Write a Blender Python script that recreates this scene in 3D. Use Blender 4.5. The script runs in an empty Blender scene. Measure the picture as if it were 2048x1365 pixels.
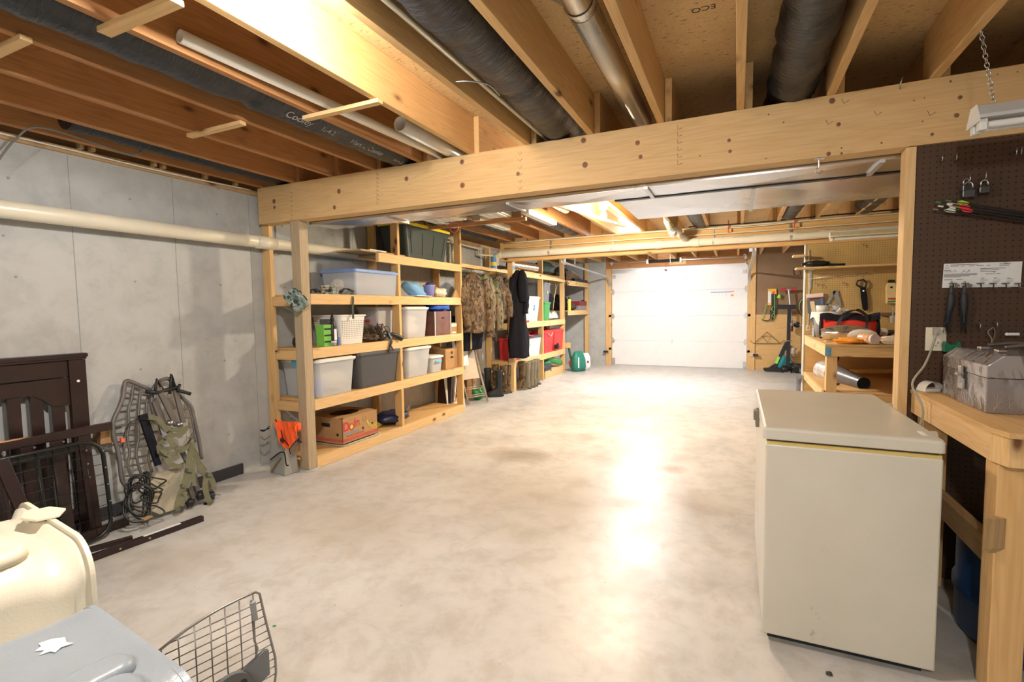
import bpy, bmesh, math, random
from mathutils import Vector, Matrix, Euler
random.seed(7)
R = math.radians
SC = bpy.context.scene
COL = SC.collection

# ---------------------------------------------------------------- camera
CAMH = 1.33
FPX = 988.33
_y, _p, _r = R(24.5295), R(3.7557), R(-.8307)
_F = Vector((-math.sin(_y)*math.cos(_p), math.cos(_y)*math.cos(_p), -math.sin(_p)))
_r0 = Vector((math.cos(_y), math.sin(_y), 0))
_u0 = _r0.cross(_F)
_R = math.cos(_r)*_r0 + math.sin(_r)*_u0
_U = -math.sin(_r)*_r0 + math.cos(_r)*_u0
cam = bpy.data.objects.new('camera', bpy.data.cameras.new('camera'))
COL.objects.link(cam)
cam.data.sensor_width = 36
cam.data.lens = FPX/2048*36
cam.data.clip_start = .05
cam.matrix_world = Matrix(((_R.x, _U.x, -_F.x, 0), (_R.y, _U.y, -_F.y, 0), (_R.z, _U.z, -_F.z, CAMH), (0, 0, 0, 1)))
SC.camera = cam

# ---------------------------------------------------------------- light and exposure
w = bpy.data.worlds.new('world'); SC.world = w; w.use_nodes = True
w.node_tree.nodes['Background'].inputs[0].default_value = (.9, .95, 1, 1)
w.node_tree.nodes['Background'].inputs[1].default_value = .3
vs = SC.view_settings
vs.view_transform = 'Standard'; vs.look = 'None'; vs.gamma = 1; vs.use_curve_mapping = False
vs.exposure = 1.38
def bulb_light(name, loc, power, color, rad=.05):
    l = bpy.data.lights.new(name, 'POINT'); l.energy = power; l.color = color; l.shadow_soft_size = rad
    o = bpy.data.objects.new(name, l); COL.objects.link(o); o.location = loc
    return o
BULBS = [((-1.25, 1.16, 2.37), 145, (1, .96, .91)), ((-1.30, 5.22, 2.30), 180, (1, .84, .61)), ((-1.5, 8.4, 2.38), 300, (.95, .98, 1)), ((.0, -1.1, 2.37), 135, (1, .98, .95))]  # last bulb is an added fill, unseen behind the camera, for the freezer front
for i, (l, e, c) in enumerate(BULBS):
    bulb_light('bulb_light', l, e, c)

# where a pixel's ray meets a real plane of the room
def _ray(x, y): return _F + _R*((x-1024)/FPX) - _U*((y-682.5)/FPX)
_C = Vector((0, 0, CAMH))
def onz(x, y, z=0.): d = _ray(x, y); return _C + d*((z-CAMH)/d.z)
def onx(x, y, X): d = _ray(x, y); return _C + d*(X/d.x)
def ony(x, y, Y): d = _ray(x, y); return _C + d*(Y/d.y)

# ---------------------------------------------------------------- materials
MATS = {}
def newmat(name):
    m = bpy.data.materials.new(name); m.use_nodes = True
    nt = m.node_tree; b = nt.nodes['Principled BSDF']
    MATS[name] = m
    return m, nt, b
def N(nt, t, **k):
    n = nt.nodes.new(t)
    for a, v in k.items():
        if a in n.inputs.keys(): n.inputs[a].default_value = v
        else: setattr(n, a, v)
    return n
def L(nt, a, b): nt.links.new(a, b)
def coords(nt, scale=(1, 1, 1), rnd=True):
    tc = N(nt, 'ShaderNodeTexCoord'); mp = N(nt, 'ShaderNodeMapping')
    mp.inputs['Scale'].default_value = scale
    if rnd:
        oi = N(nt, 'ShaderNodeObjectInfo'); ad = N(nt, 'ShaderNodeVectorMath', operation='MULTIPLY_ADD')
        L(nt, oi.outputs['Random'], ad.inputs[0]); ad.inputs[1].default_value = (17, 23, 31)
        L(nt, tc.outputs['Object'], ad.inputs[2]); L(nt, ad.outputs[0], mp.inputs[0])
    else: L(nt, tc.outputs['Object'], mp.inputs[0])
    return mp.outputs[0]
def ramp(nt, src, stops):
    r = N(nt, 'ShaderNodeValToRGB'); e = r.color_ramp.elements
    while len(e) > 1: e.remove(e[-1])
    e[0].position, e[0].color = stops[0][0], (*stops[0][1], 1)
    for p, c in stops[1:]:
        x = e.new(p); x.color = (*c, 1)
    L(nt, src, r.inputs[0]); return r.outputs[0]
def bump(nt, b, src, dist=.002, strength=1.):
    n = N(nt, 'ShaderNodeBump'); n.inputs['Distance'].default_value = dist; n.inputs['Strength'].default_value = strength
    L(nt, src, n.inputs['Height']); L(nt, n.outputs[0], b.inputs['Normal'])
def mix(nt, f, a, c, blend='MIX'):
    m = N(nt, 'ShaderNodeMix', data_type='RGBA', blend_type=blend)
    for s, v in ((m.inputs[0], f), (m.inputs[6], a), (m.inputs[7], c)):
        if hasattr(v, 'type') and hasattr(v, 'is_linked'): L(nt, v, s)
        elif isinstance(v, (int, float)): s.default_value = v
        else: s.default_value = (*v, 1)
    return m.outputs[2]
def sc(c, k): return tuple(min(1, v*k) for v in c)
def plain(name, col, rough=.5, metal=0., var=.08, vs_=8, bmp=0., bs=60, spec=.5, alpha=1., coat=0.):
    if name in MATS: return MATS[name]
    m, nt, b = newmat(name)
    v = coords(nt)
    n = N(nt, 'ShaderNodeTexNoise'); n.inputs['Scale'].default_value = vs_; n.inputs['Detail'].default_value = 4; L(nt, v, n.inputs['Vector'])
    c = ramp(nt, n.outputs[0], [(.3, sc(col, 1-var)), (.7, sc(col, 1+var))])
    L(nt, c, b.inputs['Base Color'])
    b.inputs['Roughness'].default_value = rough; b.inputs['Metallic'].default_value = metal
    b.inputs['Specular IOR Level'].default_value = spec; b.inputs['Coat Weight'].default_value = coat
    if alpha < 1: b.inputs['Alpha'].default_value = alpha
    if bmp:
        n2 = N(nt, 'ShaderNodeTexNoise'); n2.inputs['Scale'].default_value = bs; L(nt, v, n2.inputs['Vector']); bump(nt, b, n2.outputs[0], bmp)
    return m
def wood(axis, tone='pine'):
    name = tone+'_'+axis
    if name in MATS: return MATS[name]
    T = {'pine': ((.71, .45, .195), (.59, .345, .13), (.79, .55, .27)), 'fresh': ((.76, .515, .245), (.64, .395, .16), (.83, .60, .33)),
         'beam': ((.67, .44, .205), (.56, .345, .14), (.74, .53, .275)),
         'red': ((.47, .225, .085), (.33, .145, .05), (.56, .29, .12)), 'grey': ((.46, .36, .23), (.36, .27, .16), (.55, .45, .31)),
         'ply': ((.66, .42, .18), (.53, .31, .12), (.73, .51, .25)), 'old': ((.50, .33, .16), (.36, .22, .10), (.60, .42, .22))}[tone]
    m, nt, b = newmat(name)
    s = [9, 9, 9]; s['xyz'.index(axis)] = .55
    v = coords(nt, tuple(s))
    n = N(nt, 'ShaderNodeTexNoise'); n.inputs['Scale'].default_value = 1.6; n.inputs['Detail'].default_value = 2; n.inputs['Distortion'].default_value = .6
    L(nt, v, n.inputs['Vector'])
    mm = N(nt, 'ShaderNodeMath', operation='MULTIPLY'); mm.inputs[1].default_value = 9; L(nt, n.outputs[0], mm.inputs[0])
    fr = N(nt, 'ShaderNodeMath', operation='PINGPONG'); fr.inputs[1].default_value = .5; L(nt, mm.outputs[0], fr.inputs[0])
    n3 = N(nt, 'ShaderNodeTexNoise'); n3.inputs['Scale'].default_value = 9; n3.inputs['Detail'].default_value = 3; L(nt, v, n3.inputs['Vector'])
    c = ramp(nt, fr.outputs[0], [(0, T[1]), (.22, T[0]), (.8, T[2])])
    c0 = mix(nt, .55, T[0], c)
    c1 = mix(nt, .25, c0, ramp(nt, n3.outputs[0], [(.3, sc(T[1], .9)), (.7, T[2])]))
    s2 = [5.5, 5.5, 5.5]; s2['xyz'.index(axis)] = 2.6
    v2 = coords(nt, tuple(s2))
    vo = N(nt, 'ShaderNodeTexVoronoi'); vo.inputs['Scale'].default_value = 1.; L(nt, v2, vo.inputs['Vector'])
    k = ramp(nt, vo.outputs['Distance'], [(.055, (1, 1, 1)), (.10, (.35, .35, .35)), (.17, (0, 0, 0))])
    c2 = mix(nt, k, c1, (.16, .065, .025)) if tone not in ('ply', 'beam') else c1
    L(nt, c2, b.inputs['Base Color']); b.inputs['Roughness'].default_value = .62
    b.inputs['Specular IOR Level'].default_value = .3
    bump(nt, b, n3.outputs[0], .0006)
    return m
def concrete(name, base, blot, rough, scale, floor=False):
    m, nt, b = newmat(name)
    v = coords(nt, (1, 1, 1), False)
    n1 = N(nt, 'ShaderNodeTexNoise'); n1.inputs['Scale'].default_value = scale; n1.inputs['Detail'].default_value = 8; n1.inputs['Roughness'].default_value = .62; L(nt, v, n1.inputs['Vector'])
    c = ramp(nt, n1.outputs[0], [(.32, sc(base, .80)), (.5, base), (.68, sc(base, 1.10))])
    n2 = N(nt, 'ShaderNodeTexNoise'); n2.inputs['Scale'].default_value = scale*9; n2.inputs['Detail'].default_value = 6; L(nt, v, n2.inputs['Vector'])
    c = mix(nt, ramp(nt, n2.outputs[0], [(.45, (0, 0, 0)), (.80, (.45, .45, .45))]), c, sc(base, .74))
    n3 = N(nt, 'ShaderNodeTexNoise'); n3.inputs['Scale'].default_value = scale*.55; n3.inputs['Detail'].default_value = 5; n3.inputs['Distortion'].default_value = .8; L(nt, v, n3.inputs['Vector'])
    c = mix(nt, ramp(nt, n3.outputs[0], [(.50, (0, 0, 0)), (.75, (.35, .35, .35) if floor else (.5, .5, .5))]), c, blot)
    n4 = N(nt, 'ShaderNodeTexNoise'); n4.inputs['Scale'].default_value = 5.5; n4.inputs['Detail'].default_value = 9; n4.inputs['Roughness'].default_value = .7; n4.inputs['Distortion'].default_value = .4; L(nt, v, n4.inputs['Vector'])
    c = mix(nt, ramp(nt, n4.outputs[0], [(.40, (.5, .5, .5)), (.60, (0, 0, 0))]), c, sc(base, 1.18 if floor else 1.12))
    c = mix(nt, ramp(nt, n4.outputs[0], [(.50, (0, 0, 0)), (.66, (.5, .5, .5) if floor else (.25, .25, .25))]), c, blot)
    vo = N(nt, 'ShaderNodeTexVoronoi'); vo.inputs['Scale'].default_value = 9 if floor else 5; L(nt, v, vo.inputs['Vector'])
    c = mix(nt, ramp(nt, vo.outputs['Distance'], [(.02, (.7, .7, .7)), (.05, (0, 0, 0))]), c, sc(base, .35))
    if floor:
        # dark tyre/oil stains and the rusty rings in the middle of the floor
        for (x, y, rx, ry, col, a) in FLOOR_STAINS:
            sx = N(nt, 'ShaderNodeTexCoord'); mp = N(nt, 'ShaderNodeMapping', vector_type='TEXTURE')
            mp.inputs['Location'].default_value = (x, y, 0); mp.inputs['Scale'].default_value = (rx, ry, 1)
            L(nt, sx.outputs['Object'], mp.inputs[0])
            ad = N(nt, 'ShaderNodeMixRGB', blend_type='ADD'); ad.inputs[0].default_value = .9
            nn = N(nt, 'ShaderNodeTexNoise'); nn.inputs['Scale'].default_value = 7; nn.inputs['Detail'].default_value = 6; L(nt, sx.outputs['Object'], nn.inputs['Vector'])
            sb = N(nt, 'ShaderNodeVectorMath', operation='SUBTRACT'); L(nt, nn.outputs['Color'], sb.inputs[0]); sb.inputs[1].default_value = (.5, .5, .5)
            L(nt, mp.outputs[0], ad.inputs[1]); L(nt, sb.outputs[0], ad.inputs[2])
            ln = N(nt, 'ShaderNodeVectorMath', operation='LENGTH'); L(nt, ad.outputs[0], ln.inputs[0])
            c = mix(nt, ramp(nt, ln.outputs['Value'], [(.25, (a, a, a)), (1., (0, 0, 0))]), c, col)
    L(nt, c, b.inputs['Base Color'])
    if floor:
        L(nt, ramp(nt, n1.outputs[0], [(.3, (rough*.75,)*3), (.7, (rough*1.35,)*3)]), b.inputs['Roughness'])
    else: b.inputs['Roughness'].default_value = rough
    b.inputs['Specular IOR Level'].default_value = .32
    bump(nt, b, n2.outputs[0], .0012 if floor else .003)
    return m
FLOOR_STAINS = [(-1.75, 4.05, .42, .30, (.20, .16, .11), .55), (-.98, 4.5, .30, .5, (.30, .24, .17), .45), (-.48, 4.15, .16, .13, (.33, .16, .07), .6), (-.62, 3.7, .12, .1, (.36, .20, .10), .5),
                (-.62, 3.3, .25, .16, (.25, .2, .15), .45), (-.25, 3.5, .35, .3, (.4, .33, .25), .4), (-2.2, 2.3, .7, .5, (.42, .36, .27), .4), (-1.2, 3.2, .9, .8, (.45, .38, .28), .35), (-2.7, 1.6, .3, .25, (.40, .35, .28), .4)]
M_FLOOR = concrete('floor_concrete', (.53, .522, .505), (.44, .405, .345), .37, 1.7, True)
M_WALL = concrete('wall_concrete', (.45, .46, .45), (.33, .33, .32), .85, .9)
def osb():
    m, nt, b = newmat('osb')
    v = coords(nt, (1, 1, 1), False)
    a = None
    vo = N(nt, 'ShaderNodeTexVoronoi'); mp = N(nt, 'ShaderNodeMapping'); mp.inputs['Scale'].default_value = (28, 60, 30); mp.inputs['Rotation'].default_value = (0, 0, .5); L(nt, v, mp.inputs[0]); L(nt, mp.outputs[0], vo.inputs['Vector'])
    n = N(nt, 'ShaderNodeTexNoise'); n.inputs['Scale'].default_value = 2.4; n.inputs['Detail'].default_value = 8; L(nt, v, n.inputs['Vector'])
    vo2 = N(nt, 'ShaderNodeTexNoise'); vo2.inputs['Scale'].default_value = 1; vo2.inputs['Detail'].default_value = 3; mp2 = N(nt, 'ShaderNodeMapping'); mp2.inputs['Scale'].default_value = (26, 70, 30); mp2.inputs['Rotation'].default_value = (0, 0, -.2); L(nt, v, mp2.inputs[0]); L(nt, mp2.outputs[0], vo2.inputs['Vector'])
    c = mix(nt, vo.outputs['Color'], (.60, .41, .19), (.76, .55, .29))
    c = mix(nt, ramp(nt, vo2.outputs[0], [(.60, (0, 0, 0)), (.68, (.8, .8, .8))]), c, (.27, .15, .06))
    c = mix(nt, ramp(nt, n.outputs[0], [(.45, (0, 0, 0)), (.7, (.4, .4, .4))]), c, (.40, .25, .12))
    L(nt, c, b.inputs['Base Color']); b.inputs['Roughness'].default_value = .75; b.inputs['Specular IOR Level'].default_value = .2
    return m
M_OSB = osb()
def pegboard(name, col, hole):
    m, nt, b = newmat(name)
    tc = N(nt, 'ShaderNodeTexCoord'); se = N(nt, 'ShaderNodeSeparateXYZ'); L(nt, tc.outputs['Object'], se.inputs[0])
    outs = []
    for a in ('X', 'Z'):
        d = N(nt, 'ShaderNodeMath', operation='PINGPONG'); d.inputs[1].default_value = .0127; L(nt, se.outputs[a], d.inputs[0])
        p = N(nt, 'ShaderNodeMath', operation='POWER'); p.inputs[1].default_value = 2; L(nt, d.outputs[0], p.inputs[0]); outs.append(p)
    s = N(nt, 'ShaderNodeMath', operation='ADD'); L(nt, outs[0].outputs[0], s.inputs[0]); L(nt, outs[1].outputs[0], s.inputs[1])
    lt = N(nt, 'ShaderNodeMath', operation='LESS_THAN'); lt.inputs[1].default_value = .0031**2; L(nt, s.outputs[0], lt.inputs[0])
    n = N(nt, 'ShaderNodeTexNoise'); n.inputs['Scale'].default_value = 5; n.inputs['Detail'].default_value = 6
    c = ramp(nt, n.outputs[0], [(.3, sc(col, .85)), (.7, sc(col, 1.15))])
    L(nt, mix(nt, lt.outputs[0], c, hole), b.inputs['Base Color']); b.inputs['Roughness'].default_value = .5
    b.inputs['Specular IOR Level'].default_value = .35
    iv = N(nt, 'ShaderNodeMath', operation='SUBTRACT'); iv.inputs[0].default_value = 1; L(nt, lt.outputs[0], iv.inputs[1]); bump(nt, b, iv.outputs[0], .003)
    return m
M_PEGB = pegboard('pegboard_brown', (.075, .040, .022), (.008, .005, .004))
M_PEGY = pegboard('pegboard_tan', (.56, .40, .17), (.08, .05, .02))
def camo(name, cols, scale=7, rough=.85):
    m, nt, b = newmat(name); v = coords(nt)
    c = cols[0]
    for i, k in enumerate(cols[1:]):
        n = N(nt, 'ShaderNodeTexNoise'); n.inputs['Scale'].default_value = scale*(1+.35*i); n.inputs['Detail'].default_value = 5; n.inputs['Distortion'].default_value = 1.2
        mp = N(nt, 'ShaderNodeMapping'); mp.inputs['Location'].default_value = (i*5.3, i*2.1, i*9.7); mp.inputs['Scale'].default_value = (1.2, 1.2, .7); L(nt, v, mp.inputs[0]); L(nt, mp.outputs[0], n.inputs['Vector'])
        t = .51+.035*i
        c = mix(nt, ramp(nt, n.outputs[0], [(t, (0, 0, 0)), (t+.02, (1, 1, 1))]), c, k)
    L(nt, c, b.inputs['Base Color']); b.inputs['Roughness'].default_value = rough; b.inputs['Specular IOR Level'].default_value = .2
    n = N(nt, 'ShaderNodeTexNoise'); n.inputs['Scale'].default_value = 40; L(nt, v, n.inputs['Vector']); bump(nt, b, n.outputs[0], .002)
    return m
M_CAMO = camo('camo_brown', [(.135, .09, .052), (.07, .045, .026), (.20, .14, .085), (.04, .028, .018)], 10)
M_CAMOG = camo('camo_green', [(.19, .16, .10), (.07, .11, .055), (.28, .20, .13), (.035, .03, .022)], 6)
M_CAMOT = camo('camo_teal', [(.28, .33, .29), (.12, .19, .17), (.45, .48, .42), (.05, .06, .05)], 16)
M_CAMOL = camo('camo_light', [(.45, .42, .34), (.20, .19, .13), (.62, .58, .48), (.05, .05, .04)], 26)
def frosted(name, col, alpha):
    m, nt, b = newmat(name)
    b.inputs['Base Color'].default_value = (*col, 1); b.inputs['Roughness'].default_value = .32
    b.inputs['Alpha'].default_value = alpha
    return m
M_CLEAR = frosted('frosted_plastic', (.80, .82, .84), .40)
M_CLEARB = frosted('frosted_blue_plastic', (.70, .76, .86), .42)
M_GREYTR = frosted('smoky_plastic', (.08, .08, .085), .93)
def flexduct(name, col, along=90):
    m, nt, b = newmat(name); v = coords(nt, (14, 50, 14))
    n = N(nt, 'ShaderNodeTexNoise'); n.inputs['Scale'].default_value = 1.; n.inputs['Detail'].default_value = 5; n.inputs['Distortion'].default_value = .8; L(nt, v, n.inputs['Vector'])
    b.inputs['Base Color'].default_value = (*col, 1); b.inputs['Roughness'].default_value = .34
    bump(nt, b, n.outputs[0], .012, .8)
    return m
M_FLEX = flexduct('black_duct_jacket', (.022, .024, .029))
def sheet(name, col=(.62, .63, .65), rough=.32):
    m, nt, b = newmat(name); v = coords(nt)
    n = N(nt, 'ShaderNodeTexNoise'); n.inputs['Scale'].default_value = 2.2; n.inputs['Detail'].default_value = 5; L(nt, v, n.inputs['Vector'])
    L(nt, ramp(nt, n.outputs[0], [(.3, sc(col, .85)), (.7, sc(col, 1.1))]), b.inputs['Base Color'])
    b.inputs['Metallic'].default_value = .95
    L(nt, ramp(nt, n.outputs[0], [(.3, (rough*.8,)*3), (.7, (rough*1.3,)*3)]), b.inputs['Roughness'])
    bump(nt, b, n.outputs[0], .006, .5)
    return m
M_SHEET = sheet('galvanised_sheet', (.66, .66, .67), .22)
M_SHEETL = sheet('galvanised_sheet_pale', (.70, .71, .72), .24)
M_PIPE = sheet('galvanised_pipe', (.55, .50, .42), .3)
M_PVC = plain('pvc', (.76, .70, .55), .35, var=.04)
M_PVCW = plain('pvc_white', (.80, .76, .66), .33, var=.04)
M_WHITE = plain('white_plastic', (.80, .79, .75), .4, var=.03)
M_PAPER = plain('paper', (.80, .81, .82), .8, var=.04)
M_BLACK = plain('black_plastic', (.016, .016, .018), .4)
M_BLACKC = plain('black_cloth', (.016, .016, .022), .9, bmp=.002, bs=40, spec=.15)
M_STEEL = plain('steel', (.55, .55, .56), .3, 1.)
M_GALV = plain('galvanised', (.60, .61, .62), .4, .9)
M_DOOR = plain('door_white', (.80, .80, .81), .45, var=.02)
M_BEIGE = plain('beige_plastic', (.80, .745, .60), .38, var=.03, bmp=.0006, bs=160)
M_GREYP = plain('grey_plastic', (.30, .35, .40), .36, var=.04, bmp=.0006, bs=160)
M_RED = plain('red_plastic', (.62, .035, .04), .4)
M_REDC = plain('red_cloth', (.60, .045, .03), .8, spec=.2)
M_BLUE = plain('blue_plastic', (.12, .22, .62), .4)
M_TOOLRED = plain('deep_red_plastic', (.25, .02, .03), .45)
M_ORANGE = plain('orange_cloth', (.95, .13, .03), .7, spec=.2)
M_LIME = plain('lime_plastic', (.35, .75, .10), .45)
M_GREEN = plain('green_plastic', (.05, .28, .08), .45)
M_TEAL = plain('teal_plastic', (.05, .42, .50), .4)
M_CARD = plain('cardboard', (.45, .27, .125), .85, var=.06, spec=.15)
M_ESPR = plain('espresso_wood', (.022, .009, .008), .34, var=.25, vs_=12, coat=.15)
M_TAUPE = plain('taupe_metal', (.155, .14, .13), .45, .2)
M_STRAP = plain('olive_strap', (.17, .165, .10), .7, bmp=.001, bs=200, spec=.2)
M_BRASS = plain('brass', (.75, .55, .2), .35, .9)
M_FREEZ = None

# ---------------------------------------------------------------- mesh helpers
class MB:
    def __init__(s): s.bm = bmesh.new(); s.mi = 0; s.mats = []
    def m(s, mat):
        if mat not in s.mats: s.mats.append(mat)
        s.mi = s.mats.index(mat); return s
    def _fin(s, verts, M=None):
        if M is not None: bmesh.ops.transform(s.bm, matrix=M, verts=verts)
        for f in {f for v in verts for f in v.link_faces}: f.material_index = s.mi
        return verts
    def box(s, a, b, M=None, bev=0):
        a = Vector(a); b = Vector(b)
        r = bmesh.ops.create_cube(s.bm, size=1)['verts']
        bmesh.ops.transform(s.bm, matrix=Matrix.Translation((a+b)/2) @ Matrix.Diagonal((*(b-a), 1)), verts=r)
        if bev:
            es = list({e for v in r for e in v.link_edges})
            o = bmesh.ops.bevel(s.bm, geom=es, offset=bev, segments=2, affect='EDGES', profile=.5)
            r = list({v for v in r if v.is_valid} | set(o['verts']))
        s._fin(r, M); return s
    def bar(s, p, q, w, h, up=(0, 0, 1), bev=0):
        p = Vector(p); q = Vector(q); d = q-p; Ln = d.length; d.normalize(); u = Vector(up)
        x = d.cross(u)
        if x.length < 1e-4: x = d.cross(Vector((1, 0, 0)))
        x.normalize(); z = x.cross(d)
        M = Matrix(((x.x, d.x, z.x, p.x), (x.y, d.y, z.y, p.y), (x.z, d.z, z.z, p.z), (0, 0, 0, 1)))
        return s.box((-w/2, 0, -h/2), (w/2, Ln, h/2), M, bev)
    def cyl(s, p, q, r, r2=None, n=20, caps=True, M=None):
        p = Vector(p); q = Vector(q); d = q-p
        v = bmesh.ops.create_cone(s.bm, cap_ends=caps, cap_tris=False, segments=n, radius1=r, radius2=r if r2 is None else r2, depth=d.length)['verts']
        T = Matrix.Translation((p+q)/2) @ d.to_track_quat('Z', 'Y').to_matrix().to_4x4()
        s._fin(v, T if M is None else M @ T); return s
    def pipe(s, p, q, r, wall=.004, n=24):
        p = Vector(p); q = Vector(q); d = (q-p).normalized(); x = d.orthogonal().normalized(); y = d.cross(x)
        rings = []
        for (c, rr) in ((p, r), (q, r), (q, r-wall), (p, r-wall)):
            rings.append([s.bm.verts.new(c + (x*math.cos(2*math.pi*i/n)+y*math.sin(2*math.pi*i/n))*rr) for i in range(n)])
        for k in range(4):
            a, b = rings[k], rings[(k+1) % 4]
            for i in range(n):
                f = s.bm.faces.new((a[i], a[(i+1) % n], b[(i+1) % n], b[i])); f.material_index = s.mi; f.smooth = k in (0, 2)
        return s
    def tube(s, pts, r, n=8, closed=False, flat=None, up=None):
        pts = [Vector(p) for p in pts]; k = len(pts); rings = []; x = None
        for i, p in enumerate(pts):
            if closed: t = pts[(i+1) % k]-pts[i-1]
            else: t = pts[min(i+1, k-1)]-pts[max(i-1, 0)]
            if t.length < 1e-9: t = Vector((0, 0, 1))
            t.normalize()
            if up is not None: x = t.cross(Vector(up)); x = x.normalized() if x.length > 1e-4 else t.orthogonal().normalized()
            elif x is None: x = t.orthogonal().normalized()
            else:
                x = x - t*x.dot(t)
                x = x.normalized() if x.length > 1e-5 else t.orthogonal().normalized()
            y = t.cross(x); rr = r(i/(k-1)) if callable(r) else r
            fy = 1 if flat is None else flat
            rings.append([s.bm.verts.new(p + x*rr*math.cos(2*math.pi*j/n) + y*rr*fy*math.sin(2*math.pi*j/n)) for j in range(n)])
        for i in range(k if closed else k-1):
            a, b = rings[i], rings[(i+1) % k]
            for j in range(n):
                f = s.bm.faces.new((a[j], a[(j+1) % n], b[(j+1) % n], b[j])); f.material_index = s.mi; f.smooth = True
        if not closed:
            for rg in (rings[0][::-1], rings[-1]):
                f = s.bm.faces.new(rg); f.material_index = s.mi
        return s
    def ribbon(s, pts, width, th, wdir):
        "flat strap along pts; wdir = width direction(s)"
        pts = [Vector(p) for p in pts]; k = len(pts); rings = []
        for i, p in enumerate(pts):
            t = (pts[min(i+1, k-1)]-pts[max(i-1, 0)]).normalized()
            wd = Vector(wdir[i] if isinstance(wdir, list) else wdir); wd = wd - t*wd.dot(t)
            wd = wd.normalized() if wd.length > 1e-4 else t.orthogonal().normalized(); nn = t.cross(wd)
            rings.append([s.bm.verts.new(p+wd*a*width/2+nn*b*th/2) for a, b in ((-1, -1), (1, -1), (1, 1), (-1, 1))])
        for i in range(k-1):
            a, b = rings[i], rings[i+1]
            for j in range(4):
                f = s.bm.faces.new((a[j], a[(j+1) % 4], b[(j+1) % 4], b[j])); f.material_index = s.mi
        for rg in (rings[0][::-1], rings[-1]):
            f = s.bm.faces.new(rg); f.material_index = s.mi
        return s
    def lathe(s, prof, c=(0, 0, 0), n=28, M=None, axis=None, smooth=True):
        rings = []; vs_ = []
        for (r_, z) in prof:
            if r_ < 1e-6: v = [s.bm.verts.new((0, 0, z))]
            else: v = [s.bm.verts.new((r_*math.cos(2*math.pi*i/n), r_*math.sin(2*math.pi*i/n), z)) for i in range(n)]
            rings.append(v); vs_ += v
        for a, b in zip(rings, rings[1:]):
            for i in range(n):
                ii = (i+1) % n
                if len(a) == 1 and len(b) == 1: continue
                if len(a) == 1: q = (a[0], b[ii], b[i])[::-1]
                elif len(b) == 1: q = (a[i], a[ii], b[0])
                else: q = (a[i], a[ii], b[ii], b[i])
                f = s.bm.faces.new(q); f.material_index = s.mi; f.smooth = smooth
        T = Matrix.Translation(c)
        if M is not None: T = T @ M
        bmesh.ops.transform(s.bm, matrix=T, verts=vs_); return s
    def ball(s, c, r, sub=2, M=None, noise=0., seed=0):
        v = bmesh.ops.create_icosphere(s.bm, subdivisions=sub, radius=1)['verts']
        rr = (r, r, r) if isinstance(r, (int, float)) else r
        rnd = random.Random(seed)
        ph = [rnd.uniform(0, 6.28) for _ in range(6)]
        for q in v:
            if noise:
                x, y, z = q.co
                k = 1+noise*(math.sin(4*x+ph[0])*math.sin(5*y+ph[1])+.6*math.sin(9*z+ph[2]+3*x)+.4*math.sin(13*y+ph[3]+4*z))
                q.co = q.co*k
        T = Matrix.Translation(c)
        if M is not None: T = T @ M
        s._fin(v, T @ Matrix.Diagonal((*rr, 1)))
        for f in {f for q in v for f in q.link_faces}: f.smooth = True
        return s
    def poly(s, pts, th, d=(0, 0, 1)):
        "closed outline extruded by th along d"
        d = Vector(d)*th; a = [s.bm.verts.new(Vector(p)) for p in pts]; b = [s.bm.verts.new(Vector(p)+d) for p in pts]
        fs = [s.bm.faces.new(a[::-1]), s.bm.faces.new(b)]
        n = len(a)
        for i in range(n): fs.append(s.bm.faces.new((a[i], a[(i+1) % n], b[(i+1) % n], b[i])))
        for f in fs: f.material_index = s.mi
        return s
    def grid(s, fn, nu, nv, closed_u=False, smooth=True):
        g = [[s.bm.verts.new(fn(i/(nu if closed_u else nu-1), j/(nv-1))) for j in range(nv)] for i in range(nu)]
        for i in range(nu if closed_u else nu-1):
            for j in range(nv-1):
                ii = (i+1) % nu
                f = s.bm.faces.new((g[i][j], g[ii][j], g[ii][j+1], g[i][j+1])); f.material_index = s.mi; f.smooth = smooth
        s.g = g; return s
    def text(s, body, size, M, th=.0006, wrap=None, bold=0.):
        cu = bpy.data.curves.new('t', 'FONT'); cu.body = body; cu.size = size; cu.align_x = 'CENTER'; cu.align_y = 'CENTER'; cu.extrude = th; cu.offset = bold
        o = bpy.data.objects.new('t', cu); me = bpy.data.meshes.new_from_object(o)
        k = len(s.bm.verts); kf = len(s.bm.faces); s.bm.from_mesh(me); s.bm.verts.ensure_lookup_table(); s.bm.faces.ensure_lookup_table()
        for v in s.bm.verts[k:]:
            v.co = wrap(v.co) if wrap else M @ v.co
        for f in s.bm.faces[kf:]: f.material_index = s.mi
        bpy.data.objects.remove(o); bpy.data.curves.remove(cu); bpy.data.meshes.remove(me)
        return s
    def build(s, name, mat=None, parent=None, world=False, bev=0, smooth=False, origin=None, weld=False):
        """local coords under parent; world=True: vertices are in world coords. Top-level: origin moves to bottom centre."""
        bm = s.bm
        if weld: bmesh.ops.remove_doubles(bm, verts=bm.verts, dist=1e-5)
        bmesh.ops.recalc_face_normals(bm, faces=bm.faces)
        if smooth:
            for f in bm.faces: f.smooth = True
        if parent is not None and world:
            Mx = parent.matrix_basis.copy(); pp = parent.parent
            while pp is not None: Mx = pp.matrix_basis @ Mx; pp = pp.parent
            bmesh.ops.transform(bm, matrix=Mx.inverted(), verts=bm.verts)
        loc = Vector((0, 0, 0))
        if parent is None:
            xs = [v.co for v in bm.verts]
            loc = Vector(origin) if origin is not None else Vector(((min(c.x for c in xs)+max(c.x for c in xs))/2, (min(c.y for c in xs)+max(c.y for c in xs))/2, min(c.z for c in xs)))
            bmesh.ops.translate(bm, vec=-loc, verts=bm.verts)
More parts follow.
